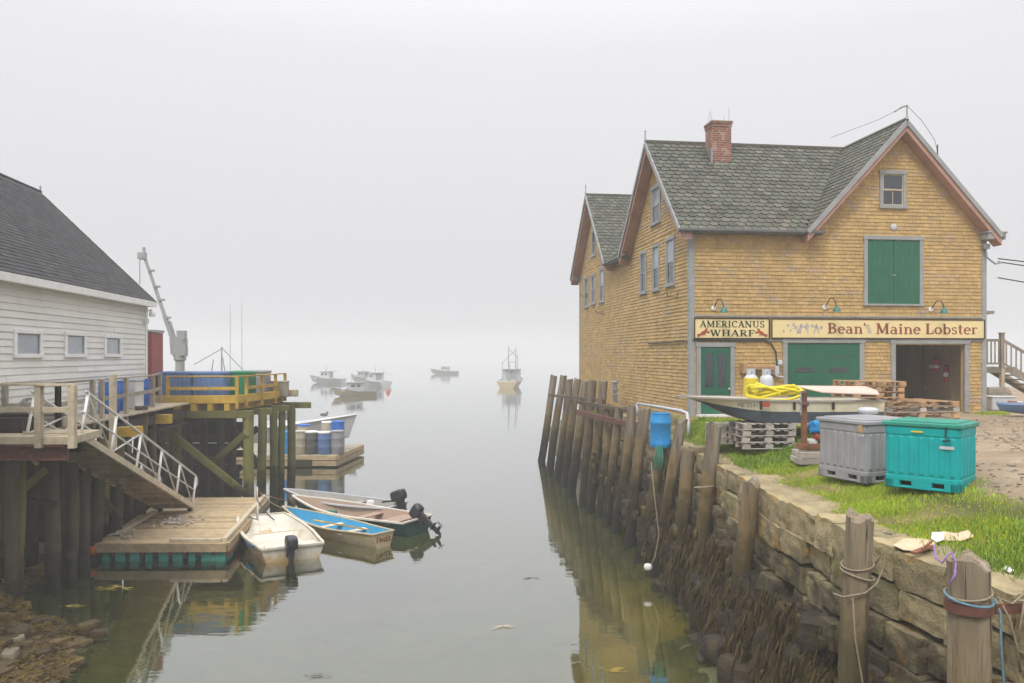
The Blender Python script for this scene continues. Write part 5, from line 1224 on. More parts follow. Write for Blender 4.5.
crumple('cardboard_sheet', [gp(893, 545), gp(903, 538.5), gp(920, 538), gp(936, 540.5), gp(934, 548), gp(918, 551), gp(903, 549.5)], M['card'], 'flattened wet cardboard lying on the cap stones', 'cardboard')
crumple('cardboard_sheet', [gp(941, 540, .04), gp(942, 531, .07), gp(955, 533, .05), gp(968, 530, .09), gp(974, 536, .05), gp(962, 540.5, .04)], M['card'], 'pale torn cardboard lying in the grass behind the wall', 'cardboard')
crumple('paper_scrap', [gp(931, 538, .05), gp(932, 532, .11), gp(943, 532, .11), gp(944, 539, .06), gp(937, 542, .05)], M['paper'], 'white crumpled paper lying between the two cardboard sheets', 'paper')
crumple('paper_scrap', [gp(1003, 568, .03), gp(1007, 565, .08), gp(1014, 570, .06), gp(1009, 572, .04)], M['paper'], 'white scrap of paper in the grass beside the thick pale pile', 'paper')
mb = MB(); mb.beam(gp(913, 553, .04), gp(931, 546, .06), .07, .03); mb.beam(gp(922, 549, .07), gp(932, 541, .09), .03, .02); tag(mb.build('wood_scrap', M['rustred'], bevel=.005), 'red-brown broken board on the cap stone beside the cardboard', 'board')

# ------------------------------------------------------------------ outside stair at the right end
SX = Matrix.Translation(at(989, 400, 27.0).xyz * Vector((1, 1, 0)) if False else Vector((0, 0, 0)))
Ys = 27.5; x0 = (986 - CX) / F * Ys; zl = CZ - 12 * Ys / F; gz0 = GZ
o = empty('outside_stair', (x0, Ys, gz0), .08, 'weathered wooden stair with railing climbing to a landing at the building side', 'stairs')
lz = zl - gz0; lw_ = .95; sw = 1.1
mb = MB()
for i in range(7): mb.box((.07 + i * .135, .55, lz - .02), (.125, sw, .04))
mb.box((.5, .03, lz - .12), (.95, .05, .16)); mb.build('landing', M['greywood'], o)
for x in (.62,):
    mb = MB(); mb.box((x, .05, lz / 2 - .1), (.13, .13, lz + .18)); mb.build('support_post', M['railwood'], o, bevel=.008)
mb = MB(); mb.box((.62, 1.05, lz / 2 - .1), (.13, .13, lz + .18)); mb.build('support_post', M['greywood'], o, bevel=.008)
ns = 9; run = .27; dz = lz / ns
for yy in (.03, sw): mb = MB(); mb.beam((.95, yy, lz - .1), (.95 + run * ns, yy, -.05), .05, .26); mb.build('stringer', M['greywood'], o)
for i in range(ns): mb = MB(); mb.box((.95 + run * (i + .5), .56, lz - dz * (i + 1) + .02), (run + .03, sw, .04)); mb.build('tread', M['railwood'], o)
hr = .92
mb = MB(); mb.box((.60, .04, lz + .55), (.13, .13, 1.2)); mb.box((.60, .04, lz + 1.17), (.17, .17, .04)); mb.build('newel_post', M['greywood'], o, bevel=.006)
mb = MB(); mb.beam((0, .04, lz + hr), (.55, .04, lz + hr), .05, .09); mb.beam((.66, .04, lz + hr + .0), (.95 + run * ns, .04, hr - .06), .05, .09); mb.beam((.66, .04, lz + .12), (.95 + run * ns, .04, .1), .04, .07); mb.beam((0, .04, lz + .12), (.55, .04, lz + .12), .04, .07); mb.build('handrail', M['greywood'], o)
for i in range(4):
    mb = MB(); mb.beam((.08 + i * .14, .045, lz + .12), (.08 + i * .14, .045, lz + hr), .035, .035, up=Vector((0, 1, 0))); mb.build('baluster', M['greywood'], o)
for i in range(15):
    f = (i + .5) / 15; x = lerp(.68, .95 + run * ns, f); a = lerp(lz + .12, .1, f); mb = MB(); mb.beam((x, .045, a), (x, .045, a + hr - .14), .035, .035, up=Vector((0, 1, 0))); mb.build('baluster', M['greywood'], o)
# lumber, trough, cans and a boat beside it
def gq(px, py, Y): p = at(px, py, Y); p.z = ground(p.x, p.y); return p
p = gq(999, 412, 26.6); mb = MB(); mb.box((0, 0, .22), (.75, .5, .42)); mb.box((0, 0, .45), (.8, .55, .05)); tag(mb.build('white_chest', M['propane'], loc=p, bevel=.02), 'low white chest on the ground below the stair landing', 'chest')
p = gq(997, 404, 27.1); mb = MB()
for i in range(3): mb.beam((-.35, 0, .52 + i * .09), (.45, .1 * i, .52 + i * .09), .2, .08)
tag(mb.build('lumber_pile', M['greywood'], loc=p), 'short stack of grey boards behind the white chest', 'lumber')
for px, mt, lab in ((1012.5, 'brightblue', 'blue and white pail standing right of the white chest'), (1018.5, 'yellowpaint', 'white pail with a yellow band standing beside the blue one')):
    p = gq(px, 413, 25.6); o = empty('paint_pail', p, 0, lab, 'pail', 'pails beside the stair')
    mb = MB(); mb.lathe((0, 0, 0), [(.11, 0), (.125, .3), (.13, .34)], 16); mb.build('bucket', M['paper'], o, smooth=50)
    mb = MB(); mb.lathe((0, 0, .08), [(.121, 0), (.127, .14)], 16); mb.build('band', M[mt], o, smooth=50); mb = MB(); mb.lathe((0, 0, .33), [(.135, 0), (.135, .03)], 16); mb.build('lid', M['lobsterred'] if mt == 'brightblue' else M['paper'], o)
p = gq(1021, 421, 23.6); mb = MB(); stk = hull_sections(3.0, .66, .26, .06, tr_w=.3, bow_w=.05, flat=.6)
vs, fs, m = hull_mesh(stk, .1); o = empty('kayak', (p.x + 2.5, p.y + .1, p.z + .06), math.radians(178), 'grey blue kayak lying on the yard at the foot of the stair', 'kayak')
mb = MB(); mb.add(vs, fs); mb.build('hull', M['kayak'], o, smooth=50); mb = MB(); P_ = sheerline(stk, .1, 1); Q_ = sheerline(stk, .1, -1); vs = []
for a, b in zip(P_, Q_): vs += [a, (a + b) / 2 + Z * .06, b]
mb.add(vs, [(i * 3 + k, i * 3 + k + 1, i * 3 + 4 + k, i * 3 + 3 + k) for i in range(len(P_) - 1) for k in (0, 1)]); mb.build('top_deck', M['kayak'], o, smooth=60)
mb = MB(); mb.tube([(1.5 + .42 * math.cos(a), .19 * math.sin(a), .33) for a in [2 * math.pi * k / 20 for k in range(20)]], .025, 6, closed=True); mb.build('cockpit_rim', M['black'], o)
# overhead service wires
mb = MB(); a = W2(FRONT.P(W + .35, ff(981, 262)[1], .12))
for e, s_ in ((Vector((34, 27, 8.35)), .1), (Vector((34, 27.5, 7.75)), .0), (Vector((34, 28, 6.9)), -.5)):
    pts = [];
    for i in range(13): f = i / 12; q = (a + Z * s_).lerp(e, f); q.z -= .5 * math.sin(math.pi * f); pts.append(q)
    mb.tube(pts, .02, 5)
tag(mb.build('service_wires', M['wire']), 'dark service wires leaving the right eave of the yellow building', 'wires')

# ------------------------------------------------------------------ grass, weeds, rockweed
rg = np.random.default_rng(4)
def blades(name, pts, hgt, wid, mat, lean=.5, seg=2):
    n = len(pts); pts = np.asarray(pts); h = hgt * rg.uniform(.5, 1.25, n); az = rg.uniform(0, 2 * np.pi, n); az2 = rg.uniform(0, 2 * np.pi, n); ln = lean * h * rg.uniform(.2, 1.2, n)
    dx, dy = np.cos(az) * wid * .5, np.sin(az) * wid * .5; lx, ly = np.cos(az2) * ln, np.sin(az2) * ln
    v = np.zeros((n, 5, 3)); v[:, 0] = pts + np.c_[dx, dy, np.zeros(n)]; v[:, 1] = pts - np.c_[dx, dy, np.zeros(n)]
    mid = pts + np.c_[lx * .35, ly * .35, h * .6]; v[:, 2] = mid - np.c_[dx, dy, np.zeros(n)] * .7; v[:, 3] = mid + np.c_[dx, dy, np.zeros(n)] * .7; v[:, 4] = pts + np.c_[lx, ly, h]
    me = bpy.data.meshes.new(name); b = (np.arange(n) * 5)[:, None]
    loops = np.concatenate([b + np.array([[0, 1, 2, 3]]), b + np.array([[3, 2, 4]])], 1).ravel()
    me.vertices.add(n * 5); me.vertices.foreach_set('co', v.ravel()); me.loops.add(len(loops)); me.loops.foreach_set('vertex_index', loops.astype(np.int32))
    ls = ((np.arange(n) * 7)[:, None] + np.array([[0, 4]])).ravel(); me.polygons.add(2 * n); me.polygons.foreach_set('loop_start', ls.astype(np.int32))
    me.update(calc_edges=True); a = me.attributes.new('rnd', 'FLOAT', 'FACE'); a.data.foreach_set('value', np.repeat(rg.uniform(0, 1, n), 2).astype(np.float32))
    me.materials.append(mat); o = bpy.data.objects.new(name, me); COL.objects.link(o); return o
pts = []; wts = []
while len(pts) < 95000:
    y = 6.0 + 18.5 * (R.random() ** 1.25); x = capx(y) + .3 + R.random() * 4.4
    g = grassy(x, y)
    if R.random() > g ** 1.2 * clamp(.30 + 2.2 * (n3(x, y, 5, 1.0) + .18), .08, 1): continue
    if y > 22.8 and x > 5.1: continue
    pts.append((x, y, ground(x, y) - .01))
for px, py in ((1000, 413), (986, 415), (612, 397), (600, 392)):
    for i in range(700):
        Y = 25.0 if px > 900 else 30; p = at(px + R.gauss(0, 5), py, Y + R.gauss(0, .35)); pts.append((p.x, p.y, ground(p.x, p.y)))
tag(blades('grass', pts, .065, .011, M['blade']), 'short green and yellowing grass along the wharf verge', 'grass', kind='stuff')
pts = []
for cx, cy_, s_, n_ in ((5.2, 17.4, .5, 1500), (6.3, 17.3, .4, 1100), (6.9, 18.0, .5, 1000), (4.9, 20.5, .5, 1300), (5.0, 22.2, .35, 900), (5.4, 8.8, .35, 500), (6.1, 9.4, .5, 700), (6.3, 8.6, .5, 600), (7.5, 17.0, .4, 900), (4.2, 26.5, .25, 400), (4.0, 29.5, .3, 500)):
    for i in range(n_):
        x, y = R.gauss(cx, s_), R.gauss(cy_, s_)
        if x > capx(y) + .3: pts.append((x, y, ground(x, y) - .01))
tag(blades('weeds', pts, .15, .014, M['leafweed'], lean=.8), 'taller dark green weeds around the skiff and wall top', 'weeds', kind='stuff')
mb = MB()
for i in range(90):
    x, y = R.uniform(5.2, 6.8), R.uniform(8.2, 11.6)
    if grassy(x, y) > .4: z = ground(x, y) + R.uniform(.07, .13); mb.box((x, y, z), (.014, .014, .01), rz=R.random() * 3)
tag(mb.build('wild_flowers', M['petal']), 'specks of yellow wild flowers in the wharf grass', 'flowers', kind='stuff')
mb = MB(); gq_ = random.Random(77); k = 0
while k < 3800:
    x = gq_.uniform(5.0, 17.0); y = 9.0 + 16 * gq_.random() ** 1.3
    if x - capx(y) < .3 or grassy(x, y) > .35 or n3(x, y, 2, .8) < -.25: continue
    if y > 23.6: continue
    s_ = gq_.uniform(.012, .05) * (1.5 if gq_.random() < .06 else 1); mb.stone((x, y, ground(x, y) + s_ * .15), (s_ * 1.3, s_, s_ * .7), gq_.uniform(0, 6), n=1, rough=.2, rnd_=.3, rnd=gq_.random()); k += 1
tag(mb.build('gravel', pm('loose_gravel', (.32, .27, .21), .3, 4, rough=.9, bump=.2, rnd=.5)), 'loose stones strewn over the dirt yard', 'gravel', kind='stuff')
# rockweed hanging on the lower wall and pile feet
mb = MB()
def strand(p, L_, w_, out):
    n = 4; sw_ = R.uniform(-.15, .15); vs, fs = [], []; a = R.uniform(0, 6.28); dx, dy = math.cos(a) * w_, math.sin(a) * w_
    for i in range(n + 1):
        f = i / n; ww = (1 - .6 * f) * R.uniform(.7, 1.2); q = Vector((p.x + sw_ * f * L_ + out.x * .06 * math.sin(f * 2.4) + R.uniform(-.01, .01), p.y + R.uniform(-.01, .01) + out.y * .05 * f, p.z - f * L_))
        vs += [q + Vector((dx * ww, dy * ww, 0)), q - Vector((dx * ww, dy * ww, 0))]
    for i in range(n): fs.append((2 * i, 2 * i + 1, 2 * i + 3, 2 * i + 2))
    mb.add(vs, fs)
for i in range(1100):
    y = 5.5 + 17 * R.random() ** 1.4; t, n_ = along(y); zt = R.uniform(.5, 1.75); cl = n3(y, zt, 2, 1.5)
    if cl < -.12: continue
    out = .12 + (1.75 - zt) * .38 + R.uniform(.05, .2)
    c = Vector((capx(y), y, zt)) + n_ * out
    for k in range(22): strand(c + Vector((R.gauss(0, .07), R.gauss(0, .1), R.gauss(0, .06))), R.uniform(.2, .5), R.uniform(.006, .016), n_)
for i in range(420):
    y = 5.2 + 18 * R.random() ** 1.3; t, n_ = along(y); zt = R.uniform(.1, 1.7)
    if n3(y * .8, zt, 2, 1.5) < -.15: continue
    c = Vector((capx(y), y, zt)) + n_ * (.12 + (1.75 - zt) * .36 + R.uniform(.0, .14)); s_ = R.uniform(.07, .15)
    mb.stone(c, (s_ * R.uniform(.7, 1.2), s_, s_ * R.uniform(1.0, 2.0)), R.uniform(0, 6), n=5, rough=.26, rnd_=.6, freq=2.8, rnd=R.random())
for b, t, r in PL[6:]:
    p0 = onz(*b, 0); p1 = at(*t, p0.y + .1)
    for i in range(9):
        f = R.uniform(.14, .45); c = p0.lerp(p1, f); a = R.uniform(0, 6.28); s_ = R.uniform(.08, .16); mb.stone(c + Vector((math.cos(a) * r, math.sin(a) * r, 0)), (s_, s_, s_ * 2), 0, n=3, rough=.4, rnd_=.5, freq=2.4, rnd=R.random())
    for i in range(26):
        f = R.uniform(.1, .45); c = p0.lerp(p1, f); a = R.uniform(0, 6.28)
        for k in range(4): strand(c + Vector((math.cos(a) * r * 1.05 + R.gauss(0, .02), math.sin(a) * r * 1.05, R.gauss(0, .04))), R.uniform(.15, .4), R.uniform(.007, .014), Vector((math.cos(a), math.sin(a), 0)))
tag(mb.build('rockweed', M['weed'], smooth=180), 'brown rockweed hanging from the rubble and pile feet', 'seaweed', kind='stuff')
# ================================================================== left-hand side: white clapboard building, wharf decks, gangway, float
LX, LY, DZ = -13.27, 29.0, 3.84
LA = math.atan2(-1, .115); ldir = Vector((.115, -1, 0)).normalized(); lnor = Vector((1, .115, 0)).normalized()
whs = empty('clapboard_building', (LX, LY, DZ), 0, 'long white clapboard wharf building with dark shingle roof and three small windows', 'building')
WF = Fr((0, 0, 0), ldir, lnor); LW, LH, LR, LHALF = 19.0, 3.98, 3.58, 3.66
def wf(px, py):
    r = (px - CX) / F; Y = (LX + .115 * LY) / (r + .115); return (LY - Y) * 1.0066, CZ - (py - HY) * Y / F - DZ
mb = MB(); wallcells(mb, WF, 0, LW, -.5, LH, [], th=.15)
EF = Fr((0, 0, 0), -lnor, -ldir)
wallcells(mb, EF, .151, 2 * LHALF, -.5, LH, [], th=.15); mb.prism([EF.P(0.01, LH, 0), EF.P(2 * LHALF - .01, LH, 0), EF.P(LHALF, LH + LR - .05, 0)], -EF.N * .15, .5)
mb.build('wall', M['clap'], whs)
wins = []
for x0, x1, y0, y1 in ((15, 38.5, 333.5, 354), (65.5, 83, 335.5, 354), (105, 118.7, 338, 354)):
    a, b = wf(x0, y0)[0], wf(x1, y0)[0]; wins.append((min(a, b), max(a, b), wf((x0 + x1) / 2, y1)[1], wf((x0 + x1) / 2, y0)[1]))
mb = MB(); siding(mb, WF, -.3, LH, lambda z: (.1, LW), .175, [grow(w_, .02) for w_ in wins], (3.2, 4.6), th=.030, jit=.0)
siding(mb, EF, -.3, LH, lambda z: (.05, 2 * LHALF), .175, [], (3.2, 4.6), th=.03, jit=0)
mb.build('clapboards', M['clap'], whs)
for w_ in wins:
    u0, u1, z0, z1 = w_; mb = MB(); fw = .14
    mb.fbox(WF, u0 - fw, u0 + .01, z0, z1, -.02, .06); mb.fbox(WF, u1 - .01, u1 + fw, z0, z1, -.02, .06); mb.fbox(WF, u0 - fw, u1 + fw, z1 - .005, z1 + fw * .7, -.02, .07); mb.fbox(WF, u0 - fw - .02, u1 + fw + .02, z0 - fw * .7, z0 + .005, -.02, .085)
    wn_ = mb.build('window', M['whitetrim'], whs, bevel=.006)
    mb = MB(); mb.fbox(WF, u0, u1, z0, z1, -.02, .012); mb.build('pane', M['palepane'], wn_)
    mb = MB(); mb.fbox(WF, u0 + .01, u0 + .04, z0, z1, .012, .03); mb.fbox(WF, u1 - .04, u1 - .01, z0, z1, .012, .03); mb.fbox(WF, u0 + .04, u1 - .04, z1 - .035, z1, .012, .0295); mb.build('sash', M['greytrim'], wn_)
mb = MB(); mb.fbox(WF, -.03, .14, -.4, LH - .05, .0, .05); mb.fbox(EF, -.05, .12, -.4, LH - .05, 0, .05); mb.build('corner_board', M['whitetrim'], whs)
rf2 = empty('roof'); rf2.parent = whs
mb = MB(); k = LR / LHALF; ov = .34
E0 = WF.P(-.12, LH - ov * k + .05, ov); S2 = (-lnor * LHALF + Z * LR).normalized(); LL = math.hypot(LHALF, LR) * (1 + ov / LHALF)
for i in range(int(LL / .16)):
    h = i * .16; u = -R.random() * .3
    while u < LW:
        w_ = R.uniform(.25, .36); a0, a1 = max(0, u), min(LW, u + w_); u += w_
        if a1 - a0 < .04: continue
        Nn = lnor * LR + Z * LHALF; Nn.normalize(); P = lambda a, hh, kk: E0 + ldir * a + S2 * hh + Nn * kk
        lf_ = .014 + R.uniform(0, .006)
        mb.add([P(a0 + .003, h, lf_), P(a1 - .003, h, lf_), P(a1 - .003, min(LL, h + .19), .002), P(a0 + .003, min(LL, h + .19), .002), P(a0 + .003, h, -.004), P(a1 - .003, h, -.004)], [(0, 1, 2, 3), (4, 5, 1, 0)])
mb.build('shingles', M['asphalt_shingle'], rf2)
mb = MB(); sheet(mb, E0, ldir, S2, 0, LW, 0, LL, .06)
E1 = WF.P(-.12, LH - ov * k + .05, -2 * LHALF - ov); S3 = (lnor * LHALF + Z * LR).normalized(); sheet(mb, E1, ldir, S3, 0, LW, 0, LL, .06)
mb.build('roof_boards', M['asphalt_shingle'], rf2)
mb = MB(); pk = WF.P(-.12, LH + LR + .05, -LHALF); mb.tube([pk, pk + ldir * LW], .06, 6); mb.build('ridge_cap', M['asphalt_shingle'], rf2, smooth=60)
mb = MB(); e0 = WF.P(-.12, LH - ov * k - .06, ov - .02); mb.beam(e0, e0 + ldir * LW, .05, .2); mb.beam(e0 - lnor * .16 - Z * .07, e0 - lnor * .16 - Z * .07 + ldir * LW, .3, .03); mb.build('fascia', M['whitetrim'], rf2)
mb = MB(); up_ = Z
for q0, q1 in ((WF.P(-.12, LH - ov * k - .03, ov), WF.P(-.12, LH + LR - .03, -LHALF)), (WF.P(-.12, LH - ov * k - .03, -2 * LHALF - ov), WF.P(-.12, LH + LR - .03, -LHALF))): mb.beam(q0, q1, .05, .17)
mb.build('rake_board', M['whitetrim'], rf2)
mb = MB(); mb.tube([pk, pk + Z * .22], .03, 6); mb.build('finial', M['metal'], rf2)
mb = MB(); mb.tube([WF.P(.25, LH - .65, 0), WF.P(.25, LH - .6, .3)], .03, 6); mb.lathe(WF.P(.25, LH - .78, .3), [(.1, -.06), (.11, 0), (.1, .1), (.04, .16)], 12); mb.stone(WF.P(.28, LH - 1.0, .08), (.2, .16, .16), n=3, rnd_=.3, rough=.02); mb.build('flood_lamp', M['whitetrim'], whs, smooth=50)
# tall red cabinet beyond the corner
p = at(150, 400, 30.2); o = empty('red_locker', (p.x - .3, p.y + .3, DZ), -.1, 'tall dark red metal locker with grey cap past the white building corner', 'locker')
mb = MB(); mb.box((0, 0, 1.3), (.95, .8, 2.6))
for i in range(5): mb.box((-.38 + i * .19, -.405, 1.3), (.05, .02, 2.5))
mb.build('body', M['redcab'], o, bevel=.01); mb = MB(); mb.box((0, 0, 2.66), (1.02, .88, .1)); mb.build('cap', M['metal'], o, bevel=.01)

# ------------------------------------------------------------------ the timber wharf
def deck_poly(mb, a, b, c, d, z, bw=.14, th=.05, along='ab'):
    """boards parallel to a-b filling quad a,b,c,d"""
    a, b, c, d = (Vector((*p, z)) for p in (a, b, c, d)); n = max(2, int((d - a).length / bw))
    for i in range(n):
        f0, f1 = i / n, (i + .93) / n; q = [a.lerp(d, f0), b.lerp(c, f0), b.lerp(c, f1), a.lerp(d, f1)]
        mb.hexa([p - Z * th for p in q] + q)
wh = empty('timber_wharf', (0, 0, 0), 0, 'L-shaped timber wharf on tall piles with yellow railed loading platform at its end', 'wharf')
mb = MB()
deck_poly(mb, (-18, 17.45), (-9.55, 17.3), (-9.75, 18.9), (-18, 18.9), DZ)
deck_poly(mb, (-18, 18.91), (-10.9, 18.91), (-11.9, 29.5), (-18, 29.5), DZ, bw=.16)
mb.build('walkway_deck', M['railwood'], wh)
mb = MB(); PLF = [(-14.6, 29.75), (-10.32, 29.9), (-9.70, 34.9), (-15.5, 35.6)]
deck_poly(mb, *PLF, DZ, bw=.15); mb.build('platform_deck', M['deckwood'], wh)
# edge boards
mb = MB(); mb.beam((-18, 17.40, DZ - .085), (-9.52, 17.24, DZ - .085), .06, .17); mb.beam((-9.52, 17.22, DZ - .085), (-9.72, 18.9, DZ - .085), .06, .17); mb.build('edge_board', M['railwood'], wh, bevel=.006)
mb = MB(); zz = DZ - .35
mb.beam((-18, 17.5, zz), (-9.62, 17.36, zz), .02, .30); mb.beam((-18, 17.42, zz - .15), (-9.62, 17.28, zz - .15), .16, .025); mb.beam((-18, 17.42, zz + .15), (-9.62, 17.28, zz + .15), .16, .025)
mb.build('steel_beam', M['rust'], wh)
mb = MB(); mb.beam((-18, 18.7, zz), (-10.0, 18.7, zz), .2, .3); mb.beam((-13.4, 19, zz), (-12.6, 29.5, zz), .25, .3); mb.beam((-11.4, 19.2, zz - .02), (-12.1, 29.5, zz - .02), .22, .28); mb.build('stringer_beam', M['darkwood'], wh)
mb = MB(); mb.box((-14.9, 24, DZ - .75), (6.0, 11, .08)); mb.build('under_floor', M['darkwood'], wh)
# yellow kerb timbers, joists, cap beams, braces of the platform
mb = MB(); a, b, c, d = (Vector((*p, DZ)) for p in PLF)
mb.beam(a + Z * .1, b + Z * .1, .14, .30); mb.beam(b + Z * .1 + Vector((0, .08, 0)), c + Z * .1, .14, .30); mb.build('kerb_timber', M['yellowwood'], wh, bevel=.012)
for i in range(7):
    f = (i + .5) / 7; p = a.lerp(b, f); mb = MB(); mb.beam(p + Vector((0, -.12, -.2)), d.lerp(c, f) + Vector((0, .1, -.2)), .2, .26); mb.build('joist', M['yellowwood'], wh, bevel=.01)
mb = MB(); mb.beam(a + Vector((.1, .05, -.46)), b + Vector((.62, .05, -.46)), .24, .28); mb.build('cap_beam', M['greenwood'], wh, bevel=.012)
for yy, ex, zt in ((31.6, .6, -.46), (33.3, .6, -.46), (34.8, .95, -.42)):
    f = (yy - 29.9) / 5; q = b.lerp(c, f); mb = MB(); mb.beam((-14.5, yy, DZ + zt), (q.x + ex, yy, DZ + zt), .24, .26); mb.build('cap_beam', M['greenwood'], wh, bevel=.012)
PP = [(177, 30.1, .16), (249, 30.0, .185), (262.5, 31.3, .17), (274, 32.9, .16), (282, 33.4, .14), (291.5, 34.6, .165)]
for i, (px, Y, r) in enumerate(PP):
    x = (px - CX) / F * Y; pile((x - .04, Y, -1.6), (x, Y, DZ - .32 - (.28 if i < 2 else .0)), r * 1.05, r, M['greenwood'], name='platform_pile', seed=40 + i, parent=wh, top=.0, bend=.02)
for (p0, p1, w_) in ((at(163, 427, 29.72), at(252, 499, 29.72), .26), (at(246, 433, 29.78), at(208, 467, 31.2), .24), (at(158, 433, 30.6), at(168, 452, 30.6), .12)):
    mb = MB(); mb.beam(p0, p1, .11, w_, up=Vector((0, 1, 0)).cross(p1 - p0)); mb.build('brace', M['greenwood'], wh, bevel=.01)
for (p0, p1) in ((at(212, 400, 33.5), at(262, 470, 33.8)), (at(258, 428, 33.9), at(196, 478, 34)), (at(165, 428, 34.2), at(240, 500, 34.4))):
    mb = MB(); mb.beam(p0, p1, .1, .26, up=Vector((0, 1, 0)).cross(p1 - p0)); mb.build('brace', M['darkpile'], wh)
mb = MB(); q = random.Random(2)
for i in range(13):
    z0 = -.6 + i * .31; mb.beam((-16.5, 35.3 + q.uniform(-.04, .04), z0), (-11.75 + q.uniform(-.5, .1), 35.25, z0 + q.uniform(-.03, .03)), .1, .30 + q.uniform(-.03, .03))
mb.build('dark_backing_planks', M['darkwood'], wh)  # dark boards added behind the piles to stand in for under-deck shade
mb = MB(); mb.beam(at(147, 419, 26.6), at(171, 419, 26.6), .3, .30); mb.build('beam_end', M['yellowwood'], wh, bevel=.01)
mb = MB(); mb.beam(at(118, 432, 22.8), at(141, 431, 22.8), .3, .28); mb.build('beam_end', M['yellowwood'], wh, bevel=.01)
# dark piles under the walkway and building
q = random.Random(8)
UP = [(13, 17.9, .155), (21, 18.3, .10), (3, 19.4, .15), (33, 20.6, .14), (52, 19.2, .16), (62, 21, .11), (72, 20.0, .15), (86, 20.9, .15), (99, 21.9, .16), (105, 23.4, .11), (118, 22.9, .16), (128, 25, .14), (141, 25.6, .2), (152, 27, .15), (112, 27, .16), (92, 26, .15), (75, 24, .16), (45, 23, .16), (28, 25, .16), (158, 31.5, .16), (188, 32.3, .16), (204, 33.6, .17), (220, 32.2, .15), (233, 34.3, .16), (172, 34, .16), (246, 34.6, .15)]
for i, (px, Y, r) in enumerate(UP):
    x = (px - CX) / F * Y; zt = DZ - .5 if px != 141 else DZ + .12
    pile((x + q.uniform(-.1, .05), Y + q.uniform(-.1, .1), max(-1.4, bed(x, Y) - .6)), (x, Y, zt), r * 1.1, r, M['darkpile'] if px not in (21, 105) else M['greenwood'], name='wharf_pile', seed=60 + i, parent=wh, n=12, rings=12, top=.03)
for (p0, p1, w_, mt) in ((at(20, 492, 18.4), at(46, 470, 18.5), .16, 'greenwood'), (at(30, 500, 19), at(58, 505, 19), .1, 'darkwood'), (at(62, 505, 20.6), at(84, 470, 20.8), .14, 'darkpile'), (at(88, 480, 22), at(120, 520, 22.4), .16, 'darkpile'), (at(26, 452, 17.8), at(37, 464, 17.7), .06, 'railwood'), (at(95, 500, 24), at(135, 455, 24.5), .18, 'darkpile'), (at(100, 468, 23.6), at(150, 478, 24.4), .22, 'darkpile'), (at(60, 540, 24), at(150, 470, 26), .2, 'darkpile')):
    mb = MB(); mb.beam(p0, p1, .09, w_, up=Vector((0, 1, 0)).cross(p1 - p0)); mb.build('brace', M[mt], wh)
# railings: posts and rails
def railing(pts, z0, h, mt, post=.11, rails=(.95, .55), rw=.09, rh=.05, posts=None, cap=None, matp=None):
    for p in (posts or pts): mb = MB(); mb.box((p[0], p[1], z0 + h / 2 - .12), (post, post, h + .24)); mb.build('rail_post', M[matp or mt], wh, bevel=.006)
    for hh in rails:
        for i_, (p, q_) in enumerate(zip(pts, pts[1:])): 
            mb = MB(); mb.beam((*p, z0 + hh * h), (*q_, z0 + hh * h), rw if hh > .9 else .05, rh if hh > .9 else .12); mb.build('rail', M[mt], wh, bevel=.005)
z_ = DZ
X = lambda px, Y: (px - CX) / F * Y
railing([(-18.0, 17.34), (X(-20, 17.3), 17.3), (X(39, 17.2), 17.2), (X(72.5, 17.15), 17.15)], z_, 1.12, 'railwood', post=.14, rails=(1.0, .52), rw=.18, rh=.05)
railing([(X(-20, 19), 19.0), (X(5, 19.0), 19.0), (X(58, 19.4), 19.4)], z_, 1.1, 'greywood', rails=(.98, .5))
railing([(X(58, 19.4), 19.4), (X(92.5, 21.7), 21.7), (X(102, 22.1), 22.1), (X(126, 23.9), 23.9), (X(153, 27.0), 27.0), (X(160, 29.2), 29.2)], z_, 1.1, 'greywood', rails=(.98, .5))
mb = MB(); mb.box((X(113, 21.4), 21.4, DZ + .25), (.15, .15, 2.0)); mb.build('rail_post', M['railwood'], wh, bevel=.006)
railing([(X(168, 29.85), 29.85), (X(237, 29.85), 29.85)], z_, .98, 'yellowwood', rails=(.98, .52), rw=.10)
pr = [(X(246.5, 30.6), 30.6), (X(262, 31.9), 31.9), (X(275.5, 33.3), 33.3), (X(285, 34.8), 34.8)]
railing(pr, z_, .98, 'yellowwood', rails=(.98, .52), rw=.10)
mb = MB(); mb.beam((X(237, 29.85), 29.85, z_ + .96), (*pr[0], z_ + .96), .1, .05); mb.build('rail', M['yellowwood'], wh)
mb = MB(); mb.box((X(284, 34.9), 34.9, z_ + .1), (1.2, .25, .3)); mb.build('kerb_timber', M['railwood'], wh, bevel=.01)
# stacked gear on the walkway: grey boards leaning at the building, lumps
for px, py, Y, sz, mt, lab in ((36, 418, 19.6, (1.5, .3, .25), 'greywood', 'dark weathered boards lying behind the walkway rail'), (10, 425, 18.3, (.9, .6, .35), 'darkwood', 'dark gear lump on the walkway beside the white wall')):
    p = at(px, py, Y); p.z = DZ; mb = MB(); mb.box((0, 0, sz[2] / 2), sz); mb.box((.1, .1, sz[2] + .04), (sz[0] * .8, sz[1] * .7, .08), rz=.1); tag(mb.build('gear_pile', M[mt], bevel=.02, loc=p), lab, 'gear')
mb = MB(); c = at(30, 408, 18.6)
for i in range(3): mb.tube([c + Vector(((.28 - .03 * i) * math.cos(a), .05 * i, (.24 - .02 * i) * math.sin(a))) for a in [2 * math.pi * k / 18 for k in range(18)]], .018, 6, closed=True)
tag(mb.build('hose_hank', M['propane'], smooth=180), 'pale hose hank hung behind the walkway rail', 'hose')
